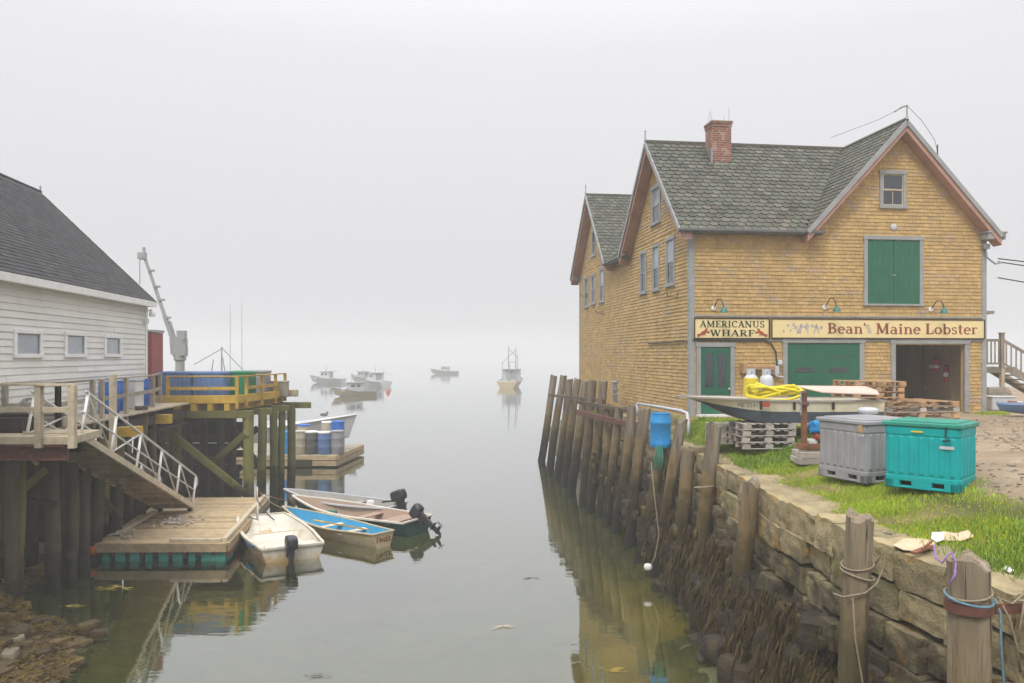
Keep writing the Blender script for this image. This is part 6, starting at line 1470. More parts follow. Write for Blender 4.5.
# blue drums and the white bin by the wall
for px, Y, lab in ((109, 24.2, 'bright blue drum behind the walkway posts, nearer of two'), (118, 25.4, 'bright blue drum behind the walkway posts, farther of two'), (141, 27.6, 'bright blue drum right of the white bin by the red locker')):
    x = X(px, Y); o = empty('blue_drum', (x, Y, DZ), 0, lab, 'drum', 'bright blue drums on the walkway')
    mb = MB(); mb.lathe((0, 0, 0), [(.27, 0), (.29, .03), (.29, .28), (.3, .3), (.29, .33), (.29, .6), (.3, .62), (.29, .65), (.29, .87), (.27, .9)], 20); mb.build('body', M['brightblue'], o, smooth=45)
    mb = MB(); mb.lathe((0, 0, .89), [(.28, 0), (.29, .02), (.28, .05), (.2, .05)], 20); mb.build('lid', M['brightblue'], o, smooth=45)
x = X(133.5, 26.5); o = empty('white_bin', (x, 26.5, DZ), -.1, 'white plastic bin standing between the blue drums', 'bin'); mb = MB(); mb.box((0, 0, .45), (.45, .5, .9)); mb.build('body', M['paper'], o, bevel=.03); mb = MB(); mb.box((0, 0, .93), (.5, .55, .06)); mb.build('lid', M['propane'], o, bevel=.01)
# tubs on the platform
for px, Y, mt, lab, w_ in ((179, 30.75, 'bluetub', 'slate blue fish tub at the inner end of the railed platform', 1.22), (213, 30.8, 'bluetub', 'slate blue fish tub between the green tub and its twin', 1.22), (240.5, 31.5, 'greentub', 'emerald green fish tub on the railed platform', .95), (252, 33.2, 'greytub', 'grey fish tub behind the green one on the platform', 1.3)):
    tub('fish_tub', lab, (X(px, Y), Y, DZ), .03, w_, 1.0, 1.13, M[mt], M[mt], 'fish tubs on the timber platform', latch=False)
p = Vector((X(281, 34.3), 34.0, DZ)); mb = MB(); mb.box((0, 0, .3), (.7, .6, .6)); mb.box((0, 0, .63), (.75, .65, .06)); tag(mb.build('gear_box', M['greywood'], loc=p, bevel=.02), 'weathered grey gear box at the outer corner of the platform', 'box')
# crane
cx_ = X(180, 35.0); o = empty('dock_crane', (cx_, 35.0, DZ), 0, 'white hydraulic dock crane with long raised boom behind the blue tubs', 'crane')
mb = MB(); mb.lathe((0, 0, 0), [(.4, 0), (.4, .08), (.2, .1), (.19, 1.5), (.26, 1.55), (.26, 1.7)], 16); mb.build('pedestal', M['craneW'], o, smooth=40)
mb = MB(); mb.stone((0, 0, 2.1), (.5, .5, .8), n=5, rough=.05, rnd_=.12, seed=3); mb.box((.12, -.1, 2.62), (.34, .3, .4)); mb.cyl((-.25, -.2, 1.8), (-.3, -.2, 2.5), .08); mb.cyl((.3, -.25, 1.75), (.33, -.25, 2.2), .07); mb.build('slew_head', M['craneW'], o, smooth=40)
tip = at(143.5, 254, 35) - Vector((cx_, 35, DZ)); base = Vector((-.18, 0, 2.05))
mb = MB(); d = tip - base; mb.beam(base, base + d * .34, .14, .17); mb.beam(base + d * .34, base + d * .67, .11, .13); mb.beam(base + d * .67, tip, .09, .12)
mb.build('boom', M['craneW'], o, bevel=.01)
for f in (.33, .52, .66, .83): mb = MB(); mb.box(base + d * f + Vector((.12, 0, -.02)), (.2, .2, .08)); mb.build('boom_collar', M['craneW'], o)
mb = MB(); mb.cyl(base + Vector((.18, -.02, -.25)), base + d * .3 + Vector((.16, 0, -.05)), .06); mb.build('ram', M['metal'], o, smooth=50)
mb = MB(); mb.box(tip + Vector((-.06, 0, -.08)), (.34, .2, .28)); mb.lathe(tip + Vector((-.1, -.12, -.12)), [(.12, 0), (.14, .03), (.12, .24)], 12, Matrix.Rotation(-math.pi / 2, 3, 'X')); mb.box(tip + Vector((.02, 0, .18)), (.1, .1, .22)); mb.build('boom_head', M['craneW'], o)
mb = MB(); mb.tube([tip + Vector((-.16, 0, -.1)), tip + Vector((-.16, 0, -2.7))], .014, 5); mb.lathe(tip + Vector((-.16, 0, -2.8)), [(.02, -.1), (.07, -.05), (.07, .06), (.02, .1)], 8); mb.build('hook_line', M['wire'], o)

# ------------------------------------------------------------------ gangway down to the float
gt, gb = Vector((-10.22, 17.75, DZ + .0)), Vector((-11.02, 26.2, .62)); GD = (gb - gt); GL_ = GD.length; gd = GD.normalized(); gs = Vector((gd.y, -gd.x, 0)).normalized(); gu = gs.cross(gd).normalized()
o = empty('gangway', (0, 0, 0), 0, 'aluminium truss gangway sloping down from the walkway to the float', 'gangway')
G = lambda f, s_, h: gt + GD * f + gs * s_ + gu * h
hw = .58
for s_ in (-hw, hw):
    mb = MB(); mb.beam(G(0, s_, 0), G(1, s_, 0), .07, .16, up=gu); mb.build('side_beam', M['railwood'], o)
    mb = MB(); mb.tube([G(0, s_, 1.0), G(.985, s_, 1.0), G(1.0, s_, .93), G(1.008, s_, .8), G(1.0, s_, .68), G(.988, s_, .62)], .033, 8); mb.build('handrail', M['alu'], o, smooth=180)
    mb = MB(); mb.tube([G(0, s_, .52), G(.98, s_, .52)], .024, 6); mb.build('mid_rail', M['alu'], o, smooth=180)
    for i in range(6):
        f = .015 + i * .194; mb = MB(); mb.tube([G(f, s_, .02), G(f, s_, 1.0)], .035, 7); mb.build('upright', M['whitetrim'], o, smooth=180)
        if i < 5: mb = MB(); mb.tube([G(f, s_, .98), G(f + .19, s_, .05)] if i % 2 == (0 if s_ > 0 else 1) or i > 2 else [G(f, s_, .05), G(f + .19, s_, .98)], .024, 6); mb.build('diagonal', M['alu'], o, smooth=180)
mb = MB(); nb = 62
for i in range(nb): f = (i + .5) / nb; mb.beam(G(f, -hw + .04, .02), G(f, hw - .04, .02), GL_ / nb * .86, .03, up=gu)
mb.build('tread_boards', M['deckwood'], o)
for i in range(14): f = (i + .5) / 14; mb = MB(); mb.beam(G(f, -hw + .03, -.05), G(f, hw - .03, -.05), .06, .09, up=gu); mb.build('cross_bar', M['deckwood'], o)
for s_ in (-hw, hw): mb = MB(); mb.lathe(G(1, s_ * .8, -.06), [(.09, -.05), (.1, 0), (.09, .05)], 10, Matrix.Rotation(math.pi / 2, 3, 'Y')); mb.build('roller', M['black'], o)
# float
fa, fb, fc, fd = (Vector(p) for p in ((-11.25, 21.7, 0), (-7.75, 21.75, 0), (-8.75, 28.7, 0), (-12.3, 28.6, 0)))
o = empty('float_dock', (0, 0, 0), 0, 'low floating dock with plank deck on turquoise floatation below the gangway', 'float')
mb = MB(); deck_poly(mb, fa.xy, fb.xy, fc.xy, fd.xy, .5, bw=.145, th=.045); mb.build('deck', M['deckwood'], o)
mb = MB()
for a, b in ((fa, fb), (fb, fc), (fc, fd), (fd, fa)): n_ = (b - a).normalized(); n_ = Vector((n_.y, -n_.x, 0)); mb.beam(a + Z * .37 + n_ * .03, b + Z * .37 + n_ * .03, .06, .24)
mb.build('rim_board', M['deckwood'], o, bevel=.006)
for i in range(9):
    f0, f1 = (i + .12) / 9, (i + .86) / 9; mb = MB(); p, q_ = fa.lerp(fb, f0), fa.lerp(fb, f1); mb.box(((p + q_) / 2 + Vector((0, .35, .11))), ((q_ - p).length * (.95 if i % 3 else .7), .6, .28)); mb.build('floatation_block', M['tealfloat'], o, bevel=.02)
for i in range(12):
    f0, f1 = (i + .12) / 12, (i + .86) / 12; mb = MB(); p, q_ = fb.lerp(fc, f0), fb.lerp(fc, f1); mb.beam(p + Vector((-.32, 0, .11)), q_ + Vector((-.32, 0, .11)), .5, .28); mb.build('floatation_block', M['tealfloat'], o, bevel=.02)
mb = MB()
for i in range(10): f = i / 9; p = fa.lerp(fb, f); mb.beam(p + Vector((0, .05, .2)), fd.lerp(fc, f) + Z * .2, .12, .13)
mb.build('joist', M['rustred'], o)
mb = MB(); mb.beam(fb + Vector((-.1, .1, .555)), fc + Vector((-.1, -.1, .555)), .14, .11); mb.beam(fa.lerp(fb, .55) + Vector((0, .1, .545)), fb + Vector((-.2, .1, .545)), .12, .09); mb.build('toe_rail', M['railwood'], o, bevel=.008)
for p in (fc + Vector((-.25, -.5, .5)), fb + Vector((-.2, 3.2, .5))):
    mb = MB(); mb.tube([p, p + Z * .35, p + Vector((.05, -.1, .45)), p + Vector((.1, -.25, .35)), p + Vector((.12, -.3, 0))], .025, 7); mb.build('mooring_hoop', M['alu'], o, smooth=180)
p = fa + Vector((-.12, .05, .3)); mb = MB(); mb.lathe(p, [(.05, -.14), (.12, -.1), (.13, .05), (.08, .12), (.03, .16)], 12); tag(mb.build('orange_float', M['orange'], smooth=180), 'small orange float at the near left corner of the floating dock', 'float')
mb = MB(); mb.beam(at(118, 533, 22.6), at(155, 512, 25.2), .14, .1); tag(mb.build('loose_plank', M['railwood'], bevel=.006), 'loose plank leaning across the float edge beside the gangway foot', 'plank')
# shells scattered on the float
for c, n_, lab in ((onz(176, 521, .53), 60, 'heap of pale mussel shells on the float at the gangway foot'), (onz(128, 534, .53), 24, 'smaller scatter of shells near the left edge of the float')):
    mb = MB()
    for i in range(n_):
        p = c + Vector((R.gauss(0, .28), R.gauss(0, .38), R.random() * .05)); mb.stone(p, (R.uniform(.06, .13), R.uniform(.05, .1), .04), R.random() * 6, n=2, rough=.2, rnd_=.4)
    tag(mb.build('shells', M['shellpile'], smooth=50), lab, 'shells', kind='stuff')

# ------------------------------------------------------------------ rocky foreshore under the wharf
mb = MB(); q = random.Random(31)
for i in range(1500):
    y = q.uniform(12, 33); xl = interp(SHL, y); x = xl - abs(q.gauss(0, 1.6)) + .35
    if y < 18 and x < -13.5: continue
    s_ = q.uniform(.08, .36) * (1.2 if y > 20 else .85)
    z = bed(x, y)
    if z < -.3: continue
    mb.stone((x, y, z + s_ * .1), (s_ * q.uniform(.8, 1.5), s_ * q.uniform(.7, 1.2), s_ * q.uniform(.5, .9)), q.uniform(0, 6), n=3, rough=.16, rnd_=.35, seed=q.random() * 90, rnd=q.random())
tag(mb.build('shore_rubble', M['shorestone'], smooth=50), 'dark seaweed covered rubble of the left foreshore', 'rubble', kind='stuff')
mb = MB()
for i in range(9000):
    y = q.uniform(11.5, 18); xl = interp(SHL, y); x = xl - abs(q.gauss(0, 1.5)) + .25; z = bed(x, y)
    if z < -.15 or n3(x, y, 8, 1.2) < -.22: continue
    a = q.uniform(-.9, .9) + .6; L_ = q.uniform(.06, .2); w_ = q.uniform(.005, .014); p = Vector((x, y, z + q.uniform(.05, .17))); d_ = Vector((math.cos(a), math.sin(a), q.uniform(-.3, .15))) * L_; sd = Vector((-math.sin(a), math.cos(a), 0)) * w_
    mb.add([p + sd, p - sd, p + d_ * .6 - sd + Z * .03, p + d_ * .6 + sd + Z * .03, p + d_], [(0, 1, 2, 3), (3, 2, 4)])
tag(mb.build('shore_weed', M['shoreweed'], smooth=180), 'matted brown rockweed lying over the left foreshore', 'seaweed', kind='stuff')
for px, py, s_, lab in ((27, 633, .26, 'pale tan rock standing out of the weed on the left foreshore'), (10, 655, .34, 'long flat pale rock low on the left foreshore'), (88, 627, .42, 'flat rock just awash off the left foreshore'), (100, 633, .3, 'smaller rock awash beside the flat one'), (38, 550, .6, 'grey boulder at the foot of the walkway piles'), (15, 640, .3, 'rust tinted rock among weed by the frame edge')):
    p = onz(px, py, .12 if px > 60 else .35); mb = MB(); mb.stone((0, 0, 0), (s_, s_ * .7, s_ * .45), q.uniform(0, 3), n=5, rough=.13, rnd_=.3, seed=q.random() * 90); tag(mb.build('shore_rock', M['palerock' if px < 60 else 'shorestone'], smooth=45, loc=p), lab, 'rock')
# ================================================================== boats
def outboard(name, label, loc, heading, tilt=0.0, scale=1.0, group='outboard motors on the skiffs'):
    """local: +x is aft, z up, clamp at the origin"""
    o = empty(name, loc, heading, label, 'outboard motor', group); o.rotation_euler = (0, tilt, heading); o.scale = (scale,) * 3
    mb = MB(); mb.stone((.10, 0, .25), (.44, .29, .31), n=6, rough=.02, rnd_=.5, seed=2); q = mb.build('cowl', M['cowl'], o, smooth=180)
    for sy in (-1, 1): mb = MB(); mb.box((.10, sy * .146, .27), (.2, .008, .05)); mb.build('decal', M['decal'], q)
    mb = MB(); mb.lathe((.10, 0, 0), [(.14, .05), (.15, .1), (.14, .16)], 12); mb.box((-.03, 0, -.06), (.12, .22, .24)); mb.box((-.10, .08, -.1), (.05, .04, .2)); mb.box((-.10, -.08, -.1), (.05, .04, .2)); mb.build('clamp_bracket', M['black'], o, bevel=.01)
    mb = MB(); mb.hexa([Vector(p) for p in ((.06, -.035, -.72), (.20, -.015, -.72), (.20, .015, -.72), (.06, .035, -.72), (.0, -.07, .08), (.22, -.06, .08), (.22, .06, .08), (.0, .07, .08))]); mb.box((.15, 0, -.52), (.30, .16, .02)); mb.build('leg', M['cowl'], o, bevel=.01)
    mb = MB(); mb.lathe((.02, 0, -.72), [(.01, 0), (.045, .06), (.055, .14), (.05, .26), (.035, .32)], 10, Matrix.Rotation(math.pi / 2, 3, 'Y')); mb.hexa([Vector(p) for p in ((.08, -.01, -.9), (.16, -.005, -.9), (.16, .005, -.9), (.08, .01, -.9), (.04, -.015, -.72), (.2, -.012, -.72), (.2, .012, -.72), (.04, .015, -.72))]); mb.build('gearcase', M['cowl'], o, smooth=50)
    mb = MB()
    for k in range(3):
        a = 2 * math.pi * k / 3; R3 = Matrix.Rotation(a, 3, 'X')
        mb.prism([Vector((.36, 0, -.72)) + R3 @ Vector(p) for p in ((0, -.02, .03), (.02, -.07, .09), (.03, -.05, .14), (.02, .04, .13), (-.01, .03, .03))], Vector((.012, 0, 0)))
    mb.cyl((.33, 0, -.72), (.42, 0, -.72), .03, .02, n=8); mb.build('propeller', M['metal'], o)
    mb = MB(); mb.tube([(-.05, 0, .12), (-.2, .02, .16), (-.55, .05, .22)], [.03, .025, .028], 8); mb.build('tiller', M['black'], o, smooth=60)
    return o
def heading(a, b): d = Vector(b) - Vector(a); return math.atan2(d.y, d.x), d.length
# white skiff alongside the float
a, b = (-5.95, 21.75), (-8.15, 25.8); h, L_ = heading(a, b)
st = hull_sections(4.1, 1.9, .50, .10, tr_w=.88, bow_w=.74, flat=.8, keel_up=.7, fl=2.6)
B1 = boat('white_skiff', 'dirty white blunt-bowed skiff with rust streaks tied alongside the float', 'skiff', (a[0], a[1], -.10), h, st, .16, (M['whiteboat'], M['whitein'], M['whiteboat']), .12, rail=.055, thw=((.60, .05, .40), (.14, .34, .30)), thick=.06)
mb = MB(); mb.box((.33, 0, .46), (.28, 1.4, .09)); mb.build('stern_seat', M['whitein'], B1, bevel=.03)
p = local(B1, (-.02, .08, .40)); outboard('outboard_motor', 'charcoal outboard motor on the stern of the white skiff', p, h + math.pi, 0.06, 1.0)
mb = MB(); mb.beam(local(B1, (.9, .90, .42)), local(B1, (1.5, .94, .44)), .05, .13); tag(mb.build('fender', M['cyanblue'], bevel=.015), 'blue strip of fender on the float side of the white skiff', 'fender')
# blue rowboat
a, b = (-3.75, 23.35), (-7.45, 26.35); h, L_ = heading(a, b)
st = hull_sections(L_ - .15, 1.30, .42, .24, tr_w=.62, bow_w=.02, flat=.55, keel_up=.4, sheer_st=.06, fl=2.3)
B2 = boat('rowboat', 'cream rowboat with turquoise inside and an oar along it', 'rowboat', (a[0], a[1], -.06), h, st, .3, (M['creamhull'], M['bluein'], M['creamhull'], M['whitein']), .14, rail=.035, thw=((.30, .22, .33), (.55, .2, .33), (.08, .3, .34)))
mb = MB(); v0, v1 = Vector((.75, -.1, .43)), Vector((2.6, .1, .46)); mb.beam(v0, v1, .04, .035); mb.beam(v1, v1 + (v1 - v0).normalized() * .5, .11, .02); tag(mb.build('oar', M['yellowwood'], loc=(0, 0, 0)), 'yellow varnished oar lying inside the turquoise rowboat', 'oar'); bpy.data.objects['oar'].matrix_world = Matrix.Translation(B2.location) @ Matrix.Rotation(h, 4, 'Z')
# painted name on the transom: slanted brush letters
mb = MB()
for i, (x, pts) in enumerate(((-.27, ((0, 0), (.03, .15), (.09, .15))), (-.17, ((0, .02), (.04, .13), (.07, .05))), (-.08, ((0, .0), (.03, .11))), (-.01, ((.07, .12), (.0, .07), (.05, .0))), (.09, ((0, 0), (.03, .15), (.0, .0), (.06, .0))), (.19, ((0, .0), (.02, .12), (.07, .11), (.02, .06), (.07, .0))))):
    for (x0, z0), (x1, z1) in zip(pts, pts[1:]): mb.beam((-.012, -(x + x0), .22 + z0), (-.012, -(x + x1), .22 + z1), .012, .024, up=Vector((1, 0, 0)).cross(Vector((0, -(x1 - x0), z1 - z0))))
mb.build('name_lettering', M['signred'], B2)
# green skiff with motor tilted up
a, b = (-2.98, 25.15), (-7.55, 27.85); h, L_ = heading(a, b)
st = hull_sections(L_ - .2, 1.75, .50, .26, tr_w=.86, bow_w=.02, flat=.7, keel_up=.5, fl=2.4)
B3 = boat('green_skiff', 'dark green skiff with pinkish brown inside and tilted outboard motor', 'skiff', (a[0], a[1], -.06), h, st, .3, (M['greenhull'], M['brownin'], M['whitein'], M['brownin']), .16, rail=.05, thw=((.42, .3, .36), (.16, .6, .40)))
for B_, hb_, z_, mt in ((B2, .36, .15, 'bluein'), (B3, .60, .17, 'brownin')):
    for k in range(7): mb = MB(); mb.box((.7 + k * .5, 0, z_), (.04, hb_ * 2 * (1 - max(0, k - 3) * .17), .05)); mb.build('frame_rib', M[mt], B_)
p = local(B3, (-.04, -.1, .50)); outboard('outboard_motor', 'charcoal outboard tilted up with its propeller clear of the water on the green skiff', p, h + math.pi, -.95, 1.0)
for f, y, sz, mt, lab in ((.62, .2, (.5, .3, .12), 'purplerope', 'purple coil of line lying in the green skiff'), (.70, -.1, (.35, .3, .16), 'greenrope', 'dark green net bundle lying in the green skiff'), (.80, .1, (.2, .16, .22), 'paper', 'white bleach jug bailer in the bow of the green skiff')):
    p = local(B3, (f * L_, y, .30)); mb = MB(); mb.stone((0, 0, 0), sz, n=5, rough=.12, rnd_=.45, seed=f * 10); tag(mb.build('bundle' if mt != 'paper' else 'bailer', M[mt], smooth=60, loc=p), lab, 'bundle' if mt != 'paper' else 'bailer')
# grey skiff behind
a, b = (-3.95, 27.5), (-8.25, 29.3); h, L_ = heading(a, b)
st = hull_sections(L_ - .2, 1.6, .5, .25, tr_w=.86, bow_w=.02, flat=.7, keel_up=.5, fl=2.4)
B4 = boat('grey_skiff', 'plain grey skiff lying beyond the dark green one', 'skiff', (a[0], a[1], -.06), h, st, .3, (M['greyhull'], M['greyhull'], M['propane'], M['greyhull']), .16, rail=.045, thw=((.42, .3, .38), (.7, .3, .4)))
p = local(B4, (-.02, -.05, .52)); outboard('outboard_motor', 'large charcoal outboard motor upright on the stern of the grey skiff', p, h + math.pi, -.35, 1.15)
mb = MB(); mb.stone((0, 0, 0), (.25, .2, .22), n=4, rough=.08, rnd_=.5); tag(mb.build('bailer', M['paper'], smooth=60, loc=local(B4, (1.0, .1, .5))), 'white jug standing in the stern of the grey skiff', 'bailer')
# mooring lines
def line(name, a, b, sag, mat, lab, r=.014):
    mb = MB(); mb.tube([Vector(a).lerp(Vector(b), f) - Z * sag * math.sin(math.pi * f) for f in [i / 10 for i in range(11)]], r, 5); tag(mb.build(name, mat, smooth=180), lab, 'mooring line')
fcw = Vector((-8.9, 28.2, .75))
line('mooring_line', local(B2, (4.6, 0, .6)), fcw, .12, M['rope'], 'tan mooring line from the rowboat bow to the float hoop')
line('mooring_line', local(B1, (3.9, .2, .55)), Vector((-8.2, 25.0, .55)), .02, M['wire'], 'dark bow line from the white skiff to the float', .018)
line('mooring_line', local(B1, (3.8, -.3, .5)), Vector((-8.25, 25.9, .9)), .05, M['wire'], 'second dark bow line of the white skiff rising to the hoop', .018)
line('mooring_line', local(B3, (5.0, 0, .6)), fcw + Vector((0, .1, 0)), .1, M['rustred'], 'reddish mooring line from the green skiff bow to the float')

# ------------------------------------------------------------------ far float with its barrels
fa, fb, fc, fd = (Vector(p) for p in ((-14.5, 39.8, 0), (-8.75, 39.8, 0), (-8.35, 44.8, 0), (-14.5, 45.2, 0)))
o = empty('barge_float', (0, 0, 0), 0, 'grey plank float carrying bait barrels out beyond the platform piles', 'float')
mb = MB(); deck_poly(mb, fa.xy, fb.xy, fc.xy, fd.xy, .62, bw=.2); mb.build('deck', M['greywood'], o)
mb = MB()
for a, b in ((fa, fb), (fb, fc), (fc, fd), (fd, fa)):
    for zz in (.48, .2): n_ = (b - a).normalized(); n_ = Vector((n_.y, -n_.x, 0)); mb.beam(a + Z * zz + n_ * .03, b + Z * zz + n_ * .03, .08, .24)
mb.build('rim_board', M['deckwood'], o, bevel=.01)
mb = MB(); mb.box((-10.4, 39.72, .22), (.95, .1, .38)); mb.build('fender_board', M['greenwood'], o, bevel=.02)
mb = MB(); mb.box((-11.5, 42.4, .05), (5.6, 4.6, .3)); mb.build('hull_block', M['darkwood'], o)
for px, Y, mt, lid, h_, lab in ((300, 40.3, 'beigetub', 'beigetub', 1.15, 'beige barrel behind the outer platform pile'), (311.5, 40.35, 'darkgrey', 'paper', 1.12, 'dark grey barrel with white lid on the far float'), (324.5, 40.3, 'bluetub', 'paper', 1.1, 'blue barrel standing on the far float'), (337.5, 40.4, 'greytub', 'greytub', 1.15, 'grey barrel at the right end of the far float row'), (304, 41.6, 'beigetub', 'brightblue', 1.35, 'blue lidded barrel in the second row of the far float'), (338, 41.9, 'brightblue', 'brightblue', 1.5, 'bright blue lidded barrel behind the grey one'), (328, 42.2, 'beigetub', 'paper', 1.45, 'cream lidded barrel behind the blue one'), (288.5, 40.5, 'cyanblue', 'cyanblue', 1.1, 'sky blue barrel seen between the platform piles')):
    q = empty('bait_barrel', (X(px, Y), Y, .62), 0, lab, 'barrel', 'bait barrels on the far float'); r = .34
    mb = MB(); mb.lathe((0, 0, 0), [(r * .93, 0), (r, .04), (r, h_ * .3), (r * 1.03, h_ * .33), (r, h_ * .36), (r, h_ * .66), (r * 1.03, h_ * .69), (r, h_ * .72), (r * .97, h_ - .04)], 18); mb.build('body', M[mt], q, smooth=45)
    mb = MB(); mb.lathe((0, 0, h_ - .05), [(r * 1.02, 0), (r * 1.02, .06), (r * .9, .08)], 18); mb.build('lid', M[lid], q, smooth=45)

# ------------------------------------------------------------------ harbour boats in the fog
def harbour_boat(label, px, py, hdg, L_, beam, mats, cabin=(.42, .68), cab_h=1.7, masts=(), name='lobster_boat', free=.95, cat='boat', Y=None, awning=None):
    p = onz(px, py, 0) if Y is None else Vector((X(px, Y), Y, 0))
    st = hull_sections(L_, beam, free, free * .75, tr_w=.85, bow_w=.03, flat=.6, keel_up=.5, fl=2.4)
    st = [(x - L_ / 2, *r) for x, *r in st]; o = empty(name, (p.x, p.y, -.12), hdg, label, cat, 'boats moored in the foggy harbour')
    st0 = [(x + L_ / 2, *r) for x, *r in st]; vs, fs, m = hull_mesh(st0, .5); vs = [(v[0] - L_ / 2, v[1], v[2]) for v in vs]; mb = MB(); mb.add(vs, fs); mb.build('hull', mats[0], o, smooth=40)
    P_ = [Vector((v.x - L_ / 2, v.y, v.z - .12)) for v in sheerline(st0, .5, 1)]; Q_ = [Vector((v.x - L_ / 2, v.y, v.z - .12)) for v in sheerline(st0, .5, -1)]; vs = []
    for a, b in zip(P_, Q_): vs += [a, b]
    mb = MB(); mb.add(vs, [(2 * i, 2 * i + 2, 2 * i + 3, 2 * i + 1) for i in range(len(P_) - 1)]); mb.build('deck', mats[1], o)
    mb = MB()
    for q in (P_, Q_): mb.tube([v + Z * .12 for v in q], .06, 5)
    mb.build('rub_rail', mats[2], o)
    x0, x1 = (cabin[0] - .5) * L_, (cabin[1] - .5) * L_; hb = beam * .36; zb_ = free * .9
    mb = MB(); mb.prism([(x0, -hb, zb_), (x1, -hb, zb_), (x1 - .12, -hb, zb_ + cab_h * .5), (x1 - .35, -hb, zb_ + cab_h), (x0, -hb, zb_ + cab_h)], Vector((0, hb * 2, 0))); c = mb.build('wheelhouse', mats[1], o, bevel=.04)
    mb = MB(); mb.box(((x0 + x1) / 2 - .2, 0, zb_ + cab_h + .04), (x1 - x0 + .5, hb * 2 + .3, .09)); mb.build('wheelhouse_roof', mats[2], o, bevel=.03)
    mb = MB(); mb.prism([(x1 - .02, -hb * .9, zb_), (x1 + L_ * .16, -hb * .55, zb_ + .05), (x1 + L_ * .16, -hb * .5, zb_ + .35), (x1 - .02, -hb * .85, zb_ + .6)], Vector((0, hb * 1.6, 0))); mb.build('trunk_cabin', mats[1], o, bevel=.04)
    for sy in (-1, 1):
        for k in range(2):
            mb = MB(); xx = lerp(x0, x1, .3 + .38 * k); mb.box((xx, sy * (hb + .005), zb_ + cab_h * .7), ((x1 - x0) * .26, .03, cab_h * .28)); mb.build('window', M['glass'], c)
    mb = MB(); mb.box((x0 - .01, 0, zb_ + cab_h * .55), (.03, hb * 1.2, cab_h * .7)); mb.build('doorway', M['boatdarkhazed'], c)
    for (mx, my, mh, lean, r) in masts: mb = MB(); mb.tube([(mx * L_, my, zb_), (mx * L_ + lean, my * 1.0, zb_ + mh)], [r, r * .5], 6); mb.build('mast', M['boatdarkhazed'], o)
    if awning: mb = MB(); mb.box((awning[0] * L_, 0, zb_ + cab_h * .8), (awning[1] * L_, beam * .8, .06)); mb.build('awning', mats[2], o)
    return o
pal = (M['boatpalehazed'], M['boatwhite'], M['greyhull'])
# the white boat beyond the far float
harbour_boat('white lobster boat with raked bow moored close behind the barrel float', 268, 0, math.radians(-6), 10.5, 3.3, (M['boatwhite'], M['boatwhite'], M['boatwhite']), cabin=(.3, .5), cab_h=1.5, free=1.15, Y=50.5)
bo = [x for x in COL.objects if x.name.startswith('lobster_boat')][-1]
harbour_boat('pale lobster boat with dark wheelhouse roof, nearest of the fogbound cluster', 355, 396, math.radians(-152), 5.6, 2.5, (M['boatbuff'], M['boatpalehazed'], M['boatdarkhazed']), cabin=(.35, .72), cab_h=1.25, free=.75, masts=((.1, .2, 2.6, 0, .04),))
harbour_boat('white lobster boat at the left of the fogbound cluster', 328, 383, math.radians(165), 7.0, 2.7, (M['boatpalehazed'], M['boatwhite'], M['boatdarkhazed']), cabin=(.4, .7), cab_h=1.5, masts=((.02, .3, 3.0, .1, .05), (.1, -.3, 2.6, -.1, .05)))
harbour_boat('grey lobster boat overlapping the right of the fogbound cluster', 377, 386, math.radians(125), 7.5, 2.8, (M['boatpalehazed'], M['boatwhite'], M['boatdarkhazed']), cabin=(.4, .7), cab_h=1.6, masts=((0, .3, 3.2, .2, .06), (-.2, -.5, 2.6, -.1, .05)))
harbour_boat('small pale boat half hidden in the middle of the fogbound cluster', 364, 382, math.radians(150), 6.0, 2.4, (M['boatpalehazed'], M['boatpalehazed'], M['boatdarkhazed']), cabin=(.4, .7), cab_h=1.4, masts=((0, .2, 2.6, 0, .05),))
harbour_boat('farthest boat, a faint low shape alone in mid harbour', 445, 374, math.radians(172), 8.0, 2.8, (M['greyhull'], M['boatpalehazed'], M['boatdarkhazed']), cabin=(.35, .65), cab_h=1.4)
B5 = harbour_boat('fishing boat with buff hull and tall twin masts seen end on', 511, 387, math.radians(82), 11, 3.9, (M['boatbuff'], M['boatpalehazed'], M['boatdarkhazed']), cabin=(.5, .74), cab_h=2.1, free=1.2, masts=((-.05, -.9, 6.0, .2, .11), (-.05, .35, 6.2, -.1, .11), (-.2, -1.5, 4.6, -.5, .07), (.05, 1.6, 3.4, 0, .07), (-.3, -.2, 3.2, .2, .08)), name='fishing_boat')
B6 = harbour_boat('fishing boat with rigging and tall whip aerials behind the blue tubs', 221, 0, math.radians(-170), 11, 3.8, (M['boatpalehazed'], M['boatpalehazed'], M['boatdarkhazed']), cabin=(.45, .7), cab_h=2.2, free=1.3, Y=62, masts=((.0, -.3, 5.2, 0, .09), (.10, .3, 4.2, -.6, .07), (-.08, .4, 4.4, .7, .07), (-.16, 0, 3.4, .2, .07), (-.05, -.8, 8.6, 0, .03), (-.13, -.8, 8.6, 0, .03)), name='fishing_boat')
for a, b in (((0, -.3, 6.2), (1.9, .3, 5.0)), ((0, -.3, 6.3), (-2.0, .3, 4.2)), ((.2, -.3, 4.4), (-1.6, .2, 4.5))): mb = MB(); mb.tube([a, b], .035, 5); mb.build('rigging', M['boatdarkhazed'], B6)
for a, b in (((-.4, -.9, 6.6), (-.5, 1.6, 4.2)), ((-.4, .35, 6.8), (-2.5, -1.6, 5.2)), ((-.5, -.9, 4.4), (-.5, .4, 4.5))): mb = MB(); mb.tube([a, b], .05, 5); mb.build('rigging', M['boatdarkhazed'], B5)
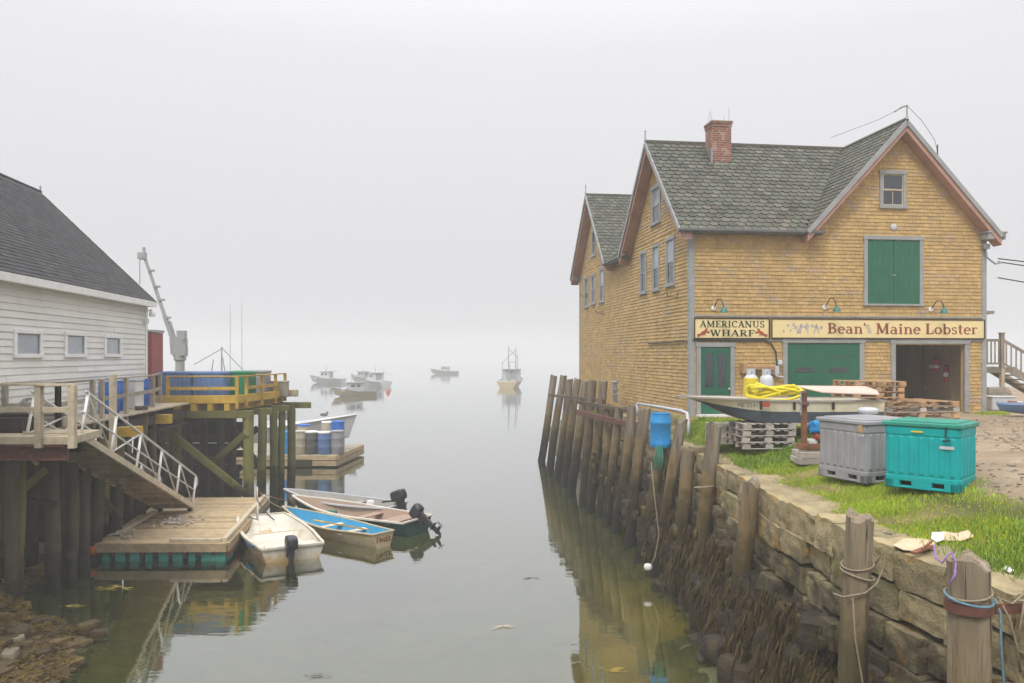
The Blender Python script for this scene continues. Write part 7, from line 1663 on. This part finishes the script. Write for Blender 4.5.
p = onz(388, 392, .1); mb = MB(); mb.lathe((0, 0, 0), [(.1, -.3), (.28, -.1), (.3, .15), (.15, .35), (.05, .5)], 12); tag(mb.build('mooring_buoy', M['buoyred'], smooth=180, loc=p), 'small red mooring buoy right of the fogbound boats', 'buoy')
# gull on the white boat's bow
p = Vector((X(324, 50), 50.0, 1.75)); mb = MB(); mb.stone((0, 0, .12), (.42, .16, .17), n=5, rough=.03, rnd_=.7); mb.stone((.2, 0, .25), (.12, .1, .11), n=4, rough=.02, rnd_=.8); mb.cyl((.25, 0, .25), (.34, 0, .235), .018, .005, n=6); mb.cyl((0, .03, -.02), (.0, .03, .06), .01, n=5); mb.cyl((0, -.03, -.02), (.0, -.03, .06), .01, n=5)
tag(mb.build('gull', M['darkgrey'], smooth=180, loc=p), 'dark gull resting on the bow of the white lobster boat', 'gull')
# drifting weed on the water
q = random.Random(3)
for px, py, s_, lab in ((500, 627, .22, 'tan clump of drifting weed in mid channel'), (530, 578, .22, 'faint scrap of weed drifting near the right piles'), (317, 676, .2, 'small weed scrap drifting at the lower edge of the channel'), (110, 588, .5, 'orange-brown weed strip drifting before the float'), (70, 606, .25, 'yellow weed scrap drifting off the left shore'), (683, 573, .14, 'yellow leaf floating at the foot of the piles'), (616, 670, .2, 'yellow weed scrap on the shallow right-hand water')):
    c = onz(px, py, .008); mb = MB()
    for i in range(14):
        a = q.uniform(0, 6.28); r = q.uniform(0, s_); p = c + Vector((math.cos(a) * r * 1.2, math.sin(a) * r * .5, q.uniform(.001, .012))); a2 = q.uniform(-.6, .6); L_ = s_ * q.uniform(.2, .5); d_ = Vector((math.cos(a2), math.sin(a2), 0)); s2 = Vector((-d_.y, d_.x, 0)) * L_ * .14
        mb.add([p - d_ * L_, p + s2, p + d_ * L_, p - s2], [(0, 1, 2, 3)])
    tag(mb.build('drift_weed', M['card'] if px == 500 else M['weed'] if px in (530, 317) else M['driftweed'] if 'driftweed' in M else M['weed']), lab, 'seaweed')
